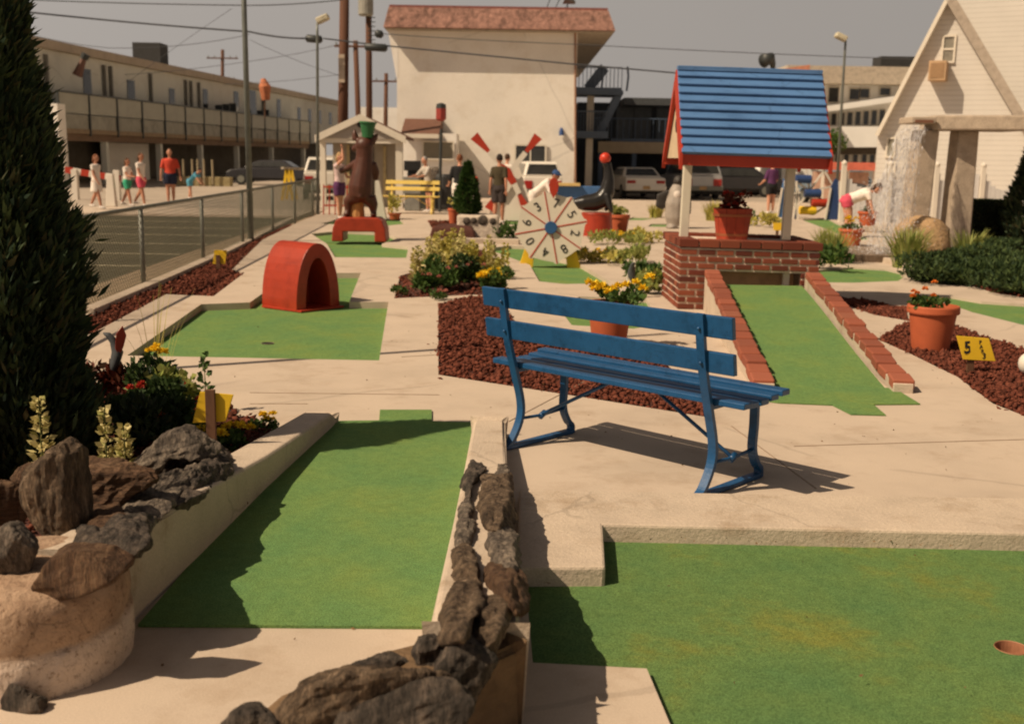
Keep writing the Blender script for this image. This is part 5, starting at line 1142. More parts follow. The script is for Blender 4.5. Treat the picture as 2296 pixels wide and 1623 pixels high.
# ------------------------------------------------------------------ people
def skinmat(nm, c): return mat(nm, c, .55, .08, 6)
skinA = skinmat('fair_skin', (.56, .27, .17)); skinB = skinmat('tanned_skin', (.44, .20, .12)); skinC = skinmat('brown_skin', (.20, .09, .05))
CL = {}
def cloth(nm, c): return mat('cloth_'+nm, c, .9, .14, 7, .5, 25, .02)
def person(label, loc, face, H, top, bottom, hair, skin=skinA, arms=((10, 8, 10), (10, 8, 10)), legs=((0, 0), (0, 0)), lean=0, dress=False, sleeve=.45, hairlen=0, cap=None, shortlen=.62, bag=None, headturn=0, headpitch=0, build_=1.0):
    """face: heading in degrees (0 looks to the camera, 90 to the right); arms: (pitch forward, out, elbow bend); legs: (thigh forward, knee bend)"""
    t = thing('person', label, 'person', loc, rad(face))
    hip = Vector((0, 0, .50*H)); Rl = Matrix.Rotation(rad(lean), 3, 'X')
    up = Rl @ Vector((0, 0, 1)); fw = Rl @ Vector((0, -1, 0))
    def T_(z, x=0, y=0): return hip + up*(z*H) + Vector((x*H, 0, 0)) + fw*(-y*H)
    k = build_; parts = []; tors = [(T_(.0), (.088*k*H, .064*k*H)), (T_(.06), (.082*k*H, .060*k*H)), (T_(.13), (.074*k*H, .055*k*H)), (T_(.22), (.088*k*H, .062*k*H)), (T_(.285), (.092*k*H, .058*k*H)), (T_(.325), (.062*H, .045*H))]
    def tors_tube(grow, i0=0, i1=6):
        pts = [a for a, r in tors[i0:i1]]; rs = [(r[1]+grow*H, r[0]+grow*H) for a, r in tors[i0:i1]]
        return pts, rs
    def torso(b, grow, i0=0, i1=6):
        for i in range(i0, i1-1):
            pass
        pts, rs = tors_tube(grow, i0, i1); k0 = len(b.v); n = 14
        for p, (ry_, rx_) in zip(pts, rs):
            for j in range(n): b.v.append(p + Vector((1, 0, 0))*cos(2*pi*j/n)*rx_ + fw*sin(2*pi*j/n)*ry_)
        m = len(pts)
        for i in range(m-1):
            for j in range(n): b.f.append((k0+i*n+j, k0+i*n+(j+1) % n, k0+(i+1)*n+(j+1) % n, k0+(i+1)*n+j))
        b.f.append(tuple(range(k0, k0+n))[::-1]); b.f.append(tuple(range(k0+(m-1)*n, k0+m*n)))
    body = MB(); torso(body, 0)
    neck0, neck1 = T_(.31), T_(.365, 0, -.008); body.tube([neck0, neck1], [.030*H, .027*H], 10)
    Rh = Matrix.Rotation(rad(headturn), 3, 'Z') @ Matrix.Rotation(rad(lean*.6+headpitch), 3, 'X')
    hc = neck1 + Rh @ Vector((0, -.012*H, .068*H))
    def HD(x, y, z): return hc + Rh @ Vector((x*H, y*H, z*H))
    body.ell(hc, (.046*H, .056*H, .068*H), 14, 10, Rh); body.ell(HD(0, -.018, -.035), (.033*H, .036*H, .032*H), 10, 7, Rh)
    body.tube([HD(0, -.05, .012), HD(0, -.064, -.012), HD(0, -.052, -.016)], [.006*H, .011*H, .008*H], 6)
    for s in (-1, 1): body.ell(HD(s*.047, .004, 0), (.007*H, .014*H, .018*H), 8, 5, Rh)
    hands = []; sh = MB(); torso(sh, .010, 0 if lean > 30 or dress else 0, 6)
    for s, (pf, outa, el) in zip((-1, 1), arms):
        S0 = T_(.29, s*.088*k); 
        d1 = Matrix.Rotation(rad(lean if pf > 900 else 0), 3, 'X') @ (Matrix.Rotation(rad(-s*outa), 3, 'Y') @ (Matrix.Rotation(rad(-pf), 3, 'X') @ Vector((0, 0, -1))))
        d2 = Matrix.Rotation(rad(-s*outa*.4), 3, 'Y') @ (Matrix.Rotation(rad(-(pf+el)), 3, 'X') @ Vector((0, 0, -1)))
        E_ = S0+d1*.175*H; Wp = E_+d2*.145*H
        body.tube([S0+Vector((-s*.03*H, 0, 0)), S0, S0.lerp(E_, .5), E_, E_.lerp(Wp, .4), Wp], [.034*H, .032*H, .027*H, .022*H, .023*H, .015*H], 10)
        side = d2.cross(Vector((1, 0, 0)) if abs(d2.x) < .8 else Vector((0, 1, 0))).normalized(); pal = Wp+d2*.032*H
        body.tube([Wp, pal, pal+d2*.022*H], [(.013*H, .015*H), (.010*H, .022*H), (.008*H, .020*H)], 8)
        hands.append((Wp+d2*.05*H, d2, side, s))
        if sleeve > 0: sh.tube([S0+Vector((-s*.035*H, 0, .0)), S0+Vector((0, 0, .003*H)), S0+d1*.175*H*min(1, sleeve*1.6)] + ([E_+d2*.145*H*(sleeve-.62)/.4] if sleeve > .65 else []), [.040*H, .041*H, .036*H]+([.028*H] if sleeve > .65 else []), 10)
    bt = MB(); shoes_ = []
    for s, (th, kn) in zip((-1, 1), legs):
        J = hip+Vector((s*.048*H, 0, -.005*H)); d1 = Matrix.Rotation(rad(-th), 3, 'X') @ Vector((0, 0, -1)); d2 = Matrix.Rotation(rad(-th+kn), 3, 'X') @ Vector((0, 0, -1))
        K = J+d1*.235*H; A = K+d2*.225*H
        body.tube([J+Vector((0, 0, .03*H)), J, J.lerp(K, .5), K, K.lerp(A, .35), A, A+d2*.015*H], [.055*k*H, .056*k*H, .046*k*H, .033*H, .034*H, .020*H, .02*H], 12)
        ft = d2.cross(Vector((1, 0, 0))).normalized(); ft = Vector((0, -1, 0))*.9+Vector((0, 0, -.02)) if kn < 45 else Vector((0, -.3, -.9))
        shoes = MB(); shoes_.append(shoes); shoes.tube([A+Vector((0, .028*H, -.022*H)), A+Vector((0, 0, -.02*H)), A+ft*.06*H+Vector((0, 0, -.028*H)), A+ft*.105*H+Vector((0, 0, -.032*H))], [(.022*H, .022*H), (.028*H, .026*H), (.02*H, .028*H), (.012*H, .02*H)], 10)
        if not dress: bt.tube([J+Vector((-s*.01*H, 0, .06*H)), J+Vector((s*.006*H, 0, 0)), J+d1*.235*H*shortlen] + ([K+d2*.2*H] if shortlen > 1.2 else []), [.062*k*H, .068*k*H, .062*k*H]+([.04*H] if shortlen > 1.2 else []), 12)
    if dress: 
        n = 14; k0 = len(bt.v)
        for z, rx_, ry_ in ((.10, .085, .066), (0, .105, .082), (-.10, .118, .094), (-.19, .128, .105)):
            for j in range(n): bt.v.append(T_(z) + Vector((cos(2*pi*j/n)*rx_*H*k, sin(2*pi*j/n)*ry_*H*k, 0)))
        for i in range(3):
            for j in range(n): bt.f.append((k0+i*n+j, k0+i*n+(j+1) % n, k0+(i+1)*n+(j+1) % n, k0+(i+1)*n+j))
        bt.f.append(tuple(range(k0, k0+n))); bt.f.append(tuple(range(k0+3*n, k0+4*n)))
    else: 
        torso(bt, .012, 0, 2); bt.ell(hip+Vector((0, .01*H, -.005*H)), (.098*k*H, .078*k*H, .055*H), 14, 8)
    o = body.build('body', skin, t, False, remesh=.0085*H)
    # five fingers on each hand, rooted in the palm
    fb = MB()
    for tip, d, sd, s in hands:
        ax = d.cross(sd).normalized()
        for i, (off, ln) in enumerate(((-.014, .034), (-.005, .041), (.005, .039), (.013, .030))):
            r0 = tip+ax*off*H-d*.004*H; fb.tube([r0, r0+d*ln*H*.5+sd*.004*H, r0+d*ln*H*.85+sd*.012*H], [.0052*H, .0048*H, .0036*H], 6)
        r0 = tip-d*.026*H-ax*.014*H; fb.tube([r0, r0-ax*.014*H+d*.012*H, r0-ax*.018*H+d*.026*H], [.006*H, .0055*H, .004*H], 6)
    me = o.data; bm = bmesh.new(); bm.from_mesh(me); vs = [bm.verts.new(v) for v in fb.v]
    for f in fb.f: bm.faces.new([vs[i] for i in f])
    bm.to_mesh(me); bm.free()
    if top is not None: sh.build('shirt', top, t, False, remesh=.011*H)
    bt.build('skirt' if dress else 'shorts', bottom, t, False, remesh=.011*H)
    for q in shoes_: q.build('shoe', cloth('shoe_white', (.6, .55, .5)), t, False, smooth=True)
    hm = MB(); hm.ell(HD(0, .010, .014), (.051*H, .056*H, .063*H), 14, 9, Rh)
    b2 = MB()
    if hairlen: hm.tube([HD(0, .03, .02), HD(0, .05, -.04), HD(0, .048, -.05-hairlen)], [(.035*H, .045*H), (.03*H, .045*H), (.018*H, .03*H)], 10)
    if hair is not None: hm.build('hair', hair, t, False, remesh=.012*H)
    for s in (-1, 1): em = MB(); em.ell(HD(s*.018, -.0505, .008), (.0062*H, .004*H, .0042*H), 8, 5, Rh); em.build('eye', black, t, False)
    if cap is not None:
        cm = MB(); cm.ell(HD(0, .006, .026), (.054*H, .062*H, .056*H), 14, 9, Rh); cm.tube([HD(0, -.045, .04), HD(0, -.10, .03)], [(.012*H, .045*H), (.004*H, .035*H)], 10); cm.build('cap', cap, t, False, remesh=.012*H)
    return t
hbr = cloth('hair_brown', (.07, .035, .018)); hdk = cloth('hair_dark', (.02, .013, .01)); hred = cloth('hair_red_brown', (.17, .06, .025)); hbl = cloth('hair_blond', (.38, .24, .11)); hgr = cloth('hair_grey', (.30, .28, .26))
wht = cloth('white', (.76, .68, .60)); rdc = cloth('red', (.55, .06, .03)); nvy = cloth('navy', (.015, .02, .045)); grn = cloth('green', (.04, .35, .20)); pnk = cloth('pink', (.62, .08, .13)); lbl = cloth('light_blue', (.10, .35, .48)); blk = cloth('black', (.012, .012, .013)); olv = cloth('olive_brown', (.055, .042, .02)); prp = cloth('purple', (.10, .03, .10)); drk = cloth('dark_shorts', (.04, .03, .028)); pkw = cloth('pink_white', (.66, .48, .46)); gry = cloth('pale_grey', (.45, .40, .34))
def ppl(x, y): p = gp(x, y); p.z = 0; return p
person('girl in a white dress walking on the sidewalk, leftmost of the strollers', ppl(219, 468), 70, 1.52, wht, wht, hred, skinB, ((12, 6, 25), (-10, 6, 15)), ((18, 5), (-18, 12)), dress=True, hairlen=.06, sleeve=.3)
person('girl in a white top and green shorts walking behind the girl in white', ppl(288, 462), 75, 1.42, wht, grn, hbr, skinB, ((25, 8, 60), (20, 8, 60)), ((14, 4), (-16, 14)), sleeve=.35, hairlen=.04)
person('girl in a white top and pinkish red shorts in the middle of the strollers', ppl(319, 463), 70, 1.58, wht, rdc if False else pnk, hbr, skinB, ((15, 8, 30), (-12, 8, 20)), ((14, 4), (-18, 18)), sleeve=.3, hairlen=.05)
person('man in a bright red shirt and navy shorts on the sidewalk', ppl(384, 456), 20, 1.72, rdc, nvy, hbr, skinB, ((6, 16, 12), (4, 18, 12)), ((3, 0), (-3, 0)), sleeve=.55, build_=1.2)
person('small child in light blue bending over beside the man in red', ppl(427, 446), 75, 1.25, lbl, lbl, hdk, skinA, ((32, 5, 10), (24, 8, 10)), ((8, 0), (-6, 6)), lean=48, sleeve=.4)
person('woman in a pinkish top and purple shorts raising her arm beside the kiosk post', ppl(762, 490), 60, 1.68, pkw, prp, hbl, skinA, ((130, 10, 60), (20, 10, 70)), ((4, 0), (-4, 0)), sleeve=.2, hairlen=.03)
person('woman in a black top and white shorts seen from behind', ppl(1030, 492), 190, 1.68, blk, wht, hred, skinA, ((12, 16, 40), (12, 16, 40)), ((3, 0), (-3, 0)), sleeve=.75, build_=1.1)
person('red haired child half hidden by the dwarf conifer', ppl(1056, 494), 170, 1.38, rdc, wht, hred, skinA, sleeve=.5)
person('man in an olive brown shirt with hands clasped behind his back', ppl(1118, 500), 160, 1.70, olv, drk, hdk, skinB, ((-16, 12, 10), (-18, 8, 14)), ((4, 0), (-5, 4)), sleeve=.5, shortlen=.85, headturn=25)
person('boy with brown hair standing behind the windmill sails', ppl(1135, 476), 150, 1.72, wht, nvy, hbr, skinA, sleeve=.5)
person('boy in a white shirt and blue cap bending over the number wheel', ppl(1196, 516), 65, 1.60, wht, wht, hdk, skinB, ((28, 6, 12), (20, 8, 16)), ((10, 4), (0, 8)), lean=52, sleeve=.6, cap=cloth('cap_blue', (.03, .07, .18)), headpitch=-10)
person('woman in a white top and pink shorts bending over a flower bowl', ppl(1893, 532), 78, 1.62, wht, pnk, hbr, skinA, ((14, 6, 8), (8, 8, 8)), ((14, 4), (6, 6)), lean=68, sleeve=.35, build_=1.2, hairlen=.03, shortlen=.35)
person('person in a purple shirt standing beyond the well', ppl(1727, 478), 200, 1.68, prp, blk, hbr, skinA, ((10, 14, 50), (10, 14, 50)), sleeve=.6)
person('grey haired person in a pale shirt behind the lantern post', ppl(962, 474), -50, 1.62, gry, drk, hgr, skinA, ((40, 14, 40), (40, 14, 40)), sleeve=.7, lean=12)
# ------------------------------------------------------------------ building helpers
def stucco(nm, c): return mat(nm, c, .9, .07, .6, .4, 30, .015, fine=(14, .08), wear=(.9, (.90, .87, .83), .25, .88))
def siding(nm, c, pitch=.14):
    if nm in MATS: return MATS[nm]
    m, n, b, o = newmat(nm); v = texco(n)
    sx = n.nodes.new('ShaderNodeSeparateXYZ'); n.links.new(v, sx.inputs[0])
    q = n.nodes.new('ShaderNodeMath'); q.operation = 'DIVIDE'; n.links.new(sx.outputs[2], q.inputs[0]); q.inputs[1].default_value = pitch
    f = n.nodes.new('ShaderNodeMath'); f.operation = 'FRACT'; n.links.new(q.outputs[0], f.inputs[0])
    base = ramp(n, noi(n, v, 1.2), [(.3, sc3(c, .93)), (.7, c)])
    line = ramp(n, f.outputs[0], [(.0, (.55, .52, .48)), (.12, (1, 1, 1))])
    n.links.new(mix(n, 1, base, line, 'MULTIPLY'), b.inputs['Base Color']); b.inputs['Roughness'].default_value = .6
    bump(n, b, f.outputs[0], .5, .02); return m
wall_w = stucco('cream_stucco', (.78, .73, .65)); wall_b = stucco('motel_stucco', (.60, .60, .54)); wall_w2 = stucco('white_stucco', (.80, .76, .70))
glass = mat('window_glass', (.035, .035, .032), .12, .3, 3, spec=.6); blind = mat('window_blind', (.20, .18, .13), .5, .15, 5, stretch=(1, 1, 12))
shingle = mat('red_brown_shingles', (.36, .195, .15), .9, .5, 3.0, .9, 12, .05, fine=(7, .55), stretch=(1, 1, 1))
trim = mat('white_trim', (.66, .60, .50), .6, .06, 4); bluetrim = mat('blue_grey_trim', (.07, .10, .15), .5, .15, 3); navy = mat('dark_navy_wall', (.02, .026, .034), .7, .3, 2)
brownroof = mat('brown_roof', (.15, .07, .045), .9, .25, 5, .4, 30, .02)
beigeband = mat('beige_band', (.40, .31, .20), .7, .1, 3)
def win(parent, a, c, Y, frame=.05, m=None, split=True, dy=-.04, trimm=None):
    """window between pixel corners a and c on a wall that faces the camera at depth Y"""
    p = at(*a, Y); q = at(*c, Y); x0, x1 = sorted((p.x, q.x)); z0, z1 = sorted((p.z, q.z))
    b = MB(); b.box(((x0+x1)/2, Y+dy-.005, (z0+z1)/2), (x1-x0, .03, z1-z0)); w = b.build('window', m or glass, parent)
    b = MB(); f = frame
    b.box(((x0+x1)/2, Y+dy-.03, z1+f/2), (x1-x0+2*f, .06, f)); b.box(((x0+x1)/2, Y+dy-.035, z0-f/2), (x1-x0+2*f, .09, f))
    b.box((x0-f/2, Y+dy-.03, (z0+z1)/2), (f, .06, z1-z0)); b.box((x1+f/2, Y+dy-.03, (z0+z1)/2), (f, .06, z1-z0))
    if split: b.box(((x0+x1)/2, Y+dy-.03, (z0+z1)/2), (f*.8, .05, z1-z0))
    b.build('frame', trimm or trim, w); return w
# white motel block with the shingled roof edge
Y0 = 46.0; xl = at(890, 200, Y0).x; xr = at(1292, 200, Y0).x; zt = at(1100, 62, Y0).z; zr = at(1100, 30, Y0).z
wb_ = thing('motel_building', 'big cream stucco motel block with a red brown shingled roof edge', 'building', ((xl+xr)/2, Y0+12, 0))
b = MB(); b.box(((xl+xr)/2, Y0+12, zt/2-.1), (xr-xl, 24, zt+.2)); b.build('wall', wall_w, wb_)
e0, e1 = at(864, 62, Y0).x, at(1377, 62, Y0).x; fo = .68
b = MB(); zb, zt2 = zt-.12, zr+.12
b.hexa([(e0, Y0-fo, zb), (e1, Y0-fo, zb), (e1, Y0+25, zb), (e0, Y0+25, zb)], [(e0+.18, Y0-fo+.25, zt2), (e1-.28, Y0-fo+.25, zt2), (e1-.28, Y0+24.7, zt2), (e0+.18, Y0+24.7, zt2)])
b.build('roof_fascia', shingle, wb_)
b = MB(); b.box(((e0+e1)/2-.05, Y0+12, zt2+.05), (e1-e0-.5, 25-.3, .09)); b.build('roof_cap', mat('roof_cap_red', (.23, .075, .06), .7), wb_)
b = MB(); b.box(((e0+e1)/2, Y0+12.2, zb-.03), (e1-e0-.06, 24+fo*2-.1, .05)); b.build('soffit', mat('soffit', (.40, .34, .27), .8), wb_)
b = MB(); b.hexa([(xl-.02, Y0-.01, zt-2.0), (xl+.05, Y0-.01, zt-2.0), (xl+.05, Y0+.4, zt-2.0), (xl-.02, Y0+.4, zt-2.0)], [(e0+.1, Y0-.01, zb-.05), (xl+.05, Y0-.01, zb-.05), (xl+.05, Y0+.4, zb-.05), (e0+.1, Y0+.4, zb-.05)]); b.build('bracket', wall_w2, wb_)
win(wb_, (1157, 327), (1221, 371), Y0, .07, glass, True)
b = MB(); c = at(1259, 294, Y0-.15); b.tube([c+Vector((0, .15, .1)), c, c-Vector((0, 0, .18))], [.05, .09, .11], 10); b.build('wall_lamp', mat('lamp_blue', (.03, .07, .2), .5), wb_)
b = MB(); c = at(1265, 345, Y0-.02)
b = MB(); b.tube([at(1290, 70, Y0-.03), at(1290, 430, Y0-.03)], .05, 6); b.build('downpipe', mat('pipe_brown', (.30, .17, .11), .7), wb_)
# roof antenna
t = thing('roof_antenna', 'thin dish and rods on the roof of the white motel', 'antenna', at(1260, 30, 52))
for a_, c_ in (((1240, 30), (1258, -8)), ((1262, 30), (1282, -5)), ((1222, 28), (1245, -30)), ((1275, 31), (1270, -10))): MB().tube([at(*a_, 52), at(*c_, 52)], .02, 5).build('rod', darkmetal, t)
b = MB(); b.tube([at(1268, -4, 52), at(1290, 8, 52)], [.30, .05], 10); b.build('dish', metal, t)
# low wing left of it and far pale block
lw = thing('low_wing', 'low cream wing with a brown roof joining the kiosk and the white motel', 'building', (at(940, 400, 44).x, 44, 0))
a, c = at(905, 298, 44), at(1024, 298, 44); b = MB(); b.box(((a.x+c.x)/2, 44.95, a.z/2), (c.x-a.x, 1.9, a.z)); c = at(980, 298, 44); b.build('wall', wall_w2, lw)
b = MB(); r0 = at(905, 300, 43.6); r1 = at(980, 273, 45.5); b.hexa([(r0.x-.1, 43.5, r0.z), (c.x+.1, 43.5, r0.z), (c.x+.1, 46, r0.z), (r0.x-.1, 46, r0.z)], [(r0.x-.1, 45.2, r0.z+.62), (c.x+.1, 45.2, r0.z+.62), (c.x+.1, 46, r0.z+.62), (r0.x-.1, 46, r0.z+.62)]); b.build('roof', brownroof, lw)
b = MB(); b.box(((r0.x+c.x)/2, 43.45, r0.z-.08), (c.x-r0.x+.2, .06, .16)); b.build('gutter', trim, lw)
win(lw, (950, 319), (1015, 356), 44, .06, blind, False)
fb_ = MB(); a = at(905, 262, 90); b2 = at(955, 262, 90); fb_.box((a.x+.3, 92, a.z/2), (3.4, 4, a.z)); T(fb_.build('far_house', wall_w2), 'small pale far building between the poles and the white motel', 'building')
fb_ = MB(); a = at(838, 241, 95); fb_.box((a.x+1.2, 97, a.z/2), (5.5, 4, a.z)); T(fb_.build('far_house', wall_w2), 'pale flat roofed far building behind the kiosk roof', 'building')
# ------------------------------------------------------------------ kiosk
KY = 34.8; k0, k1 = at(722, 480, KY).x, at(904, 480, KY).x; kz = at(815, 312, KY).z; ka = at(808, 264, KY).z
ks = thing('ticket_kiosk', 'small ticket kiosk with a white gabled porch roof', 'kiosk', ((k0+k1)/2, KY+1, 0)); km = (k0+k1)/2
b = MB(); b.box((km, KY+1.6, kz/2), (k1-k0-.5, 1.8, kz)); b.build('wall', mat('kiosk_wall', (.36, .31, .24), .8, .1, 4), ks)
for x, w in ((k0+.08, .17), (k1-.10, .22)):
    b = MB(); b.box((x, KY-.1, kz/2), (w, .16, kz)); b.build('post', trim, ks, bevel=.01)
b = MB(); b.box((km-.1, KY+.67, .95), (.75, .06, 1.75)); b.build('door', mat('kiosk_door', (.05, .04, .03), .6), ks)
b = MB(); b.box((km-.52, KY+.66, 1.0), (.09, .08, 1.9)); b.box((km+.62, KY+.66, 1.15), (.09, .08, 1.5)); b.build('door_frame', mat('kiosk_yellow_trim', (.42, .33, .17), .6), ks)
o_ = .10; b = MB()
for s in (-1, 1):
    xe = km+s*((k1-k0)/2+o_); ze = kz+.02
    b.hexa([(xe, KY-.35, ze-.03), (km, KY-.35, ka-.03), (km, KY+2.6, ka-.03), (xe, KY+2.6, ze-.03)], [(xe, KY-.35, ze+.05), (km, KY-.35, ka+.05), (km, KY+2.6, ka+.05), (xe, KY+2.6, ze+.05)])
b.build('roof', brownroof, ks)
for s in (-1, 1):
    xe = km+s*((k1-k0)/2+o_+.02); ze = kz+.02; b = MB()
    b.hexa([(xe, KY-.40, ze-.15), (km, KY-.40, ka-.12), (km, KY-.36, ka-.12), (xe, KY-.36, ze-.15)], [(xe, KY-.40, ze+.07), (km, KY-.40, ka+.09), (km, KY-.36, ka+.09), (xe, KY-.36, ze+.07)]); b.build('barge_board', trim, ks)
b = MB(); b.extr([(k0, KY-.30, kz), (k1, KY-.30, kz), (km, KY-.30, ka-.06)], (0, .05, 0)); b.build('gable', mat('kiosk_gable', (.34, .30, .26), .7, .1, 4, stretch=(1, 1, 8)), ks)
b = MB(); b.box((km, KY-.2, kz-.06), (k1-k0, .14, .14)); b.build('lintel', trim, ks)
b = MB(); b.tube([(km, KY-.34, ka-.22), (km, KY-.29, ka-.22)], .10, 10); b.build('vent', black, ks)
# bin, drum, boxes near the kiosk
b = MB(); p = gp(995, 470); b.lathe((p.x, p.y, 0), [(.22, 0), (.26, .1), (.26, 1.0), (.22, 1.08)], 16); T(b.build('barrel', mat('dark_barrel', (.045, .045, .045), .6, .2, 6)), 'dark grey barrel at the foot of the lantern post', 'barrel')
lp = thing('lantern_post', 'thin post with a red lantern standing before the white motel', 'lantern', (at(986, 400, 33).x, 33, 0))
MB().tube([(at(986, 470, 33).x, 33, 0), at(989, 290, 33)], .045, 8).build('pole', darkmetal, lp)
b = MB(); b.lathe(at(989, 272, 33), [(.08, 0), (.15, .06), (.15, .36), (.10, .42)], 8); b.build('lantern', mat('lantern_red', (.30, .04, .03), .5), lp)
b = MB(); b.lathe(at(989, 244, 33), [(.15, 0), (.14, .12), (.04, .16)], 8); b.build('lantern_cap', darkmetal, lp)
b = MB(); a = at(905, 395, 33.5); c = at(945, 430, 33.5); b.box(((a.x+c.x)/2, 33.5, .75), (c.x-a.x, .4, .5)); b.box(((a.x+c.x)/2, 33.5, .25), (c.x-a.x-.08, .3, .5)); T(b.build('counter_cabinet', mat('cabinet_grey', (.20, .20, .18), .6), bevel=.02), 'grey counter cabinet right of the kiosk', 'cabinet')
b = MB(); b.box((at(925, 372, 34).x, 34, at(925, 372, 34).z), (.5, .3, .3)); b.box((at(925, 372, 34).x, 34, .6), (.3, .2, 1.2)); T(b.build('speaker_box', black, bevel=.02), 'black box on a stand beside the kiosk post', 'box')
b = MB(); p0, p1 = at(935, 398, 34.6), at(1004, 398, 34.6); b.box(((p0.x+p1.x)/2, 34.8, p0.z/2), (p1.x-p0.x, .4, p0.z)); b.box(((p0.x+p1.x)/2, 34.8, p0.z+.02), (p1.x-p0.x+.1, .5, .05)); T(b.build('dark_counter', mat('counter_green_grey', (.05, .055, .042), .7, .2, 4), bevel=.015), 'dark green grey counter behind the yellow bench', 'counter')
b = MB(); q = at(968, 397, 34.7); b.ell(q, (.34, .2, .30), 12, 8); b.v = [v+Vector((noise.noise(v*5)*.1, noise.noise(v*5+Vector((7, 0, 0)))*.06, noise.noise(v*5+Vector((0, 7, 0)))*.1)) for v in b.v]; T(b.build('boulder', rk_grey), 'pale grey stone heaped on the dark counter behind the yellow bench', 'rock')
b = MB(); p = gp(852, 492); b.hexa([(p.x-.12, p.y, 0), (p.x+.16, p.y, 0), (p.x+.16, p.y+.2, 0), (p.x-.12, p.y+.2, 0)], [(p.x-.12, p.y, .98), (p.x-.02, p.y, .98), (p.x-.02, p.y+.2, .98), (p.x-.12, p.y+.2, .98)]); T(b.build('white_board', white), 'white slanting board right behind the bear', 'board')
gt = thing('red_gate', 'low red bar gate at the foot of the kiosk', 'gate', gp(735, 483))
for i in range(6):
    x = gp(720, 483).x+i*.16; b = MB(); b.tube([(x, 30.55, 0), (x+.02, 30.55, .82)], .018, 6); b.build('bar', redsat, gt)
for z in (.25, .75):
    b = MB(); b.tube([(gp(720, 483).x, 30.55, z), (gp(720, 483).x+.85, 30.55, z)], .02, 6); b.build('rail', redsat, gt)
# low blue wall with yellow cap, beyond the number wheel
a, c = at(1250, 425, 36), at(1352, 425, 36); b = MB(); t = thing('low_counter', 'low blue counter with a yellow plank behind the number wheel', 'counter', ((a.x+c.x)/2, 36, 0))
b.box(((a.x+c.x)/2, 36, .47), (c.x-a.x, .5, .55)); b.build('panel', mat('counter_blue', (.05, .13, .30), .6, .15, 4), t, bevel=.02)
b = MB(); b.box(((a.x+c.x)/2, 36, .1), (c.x-a.x-.1, .4, .2)); b.build('base', kerbmat, t)
a, c = at(1226, 413, 35.8), at(1300, 413, 35.8); b = MB(); b.box(((a.x+c.x)/2, 35.8, a.z), (c.x-a.x, .4, .09)); b.build('plank', mat('plank_yellow', (.60, .43, .17), .6), t)
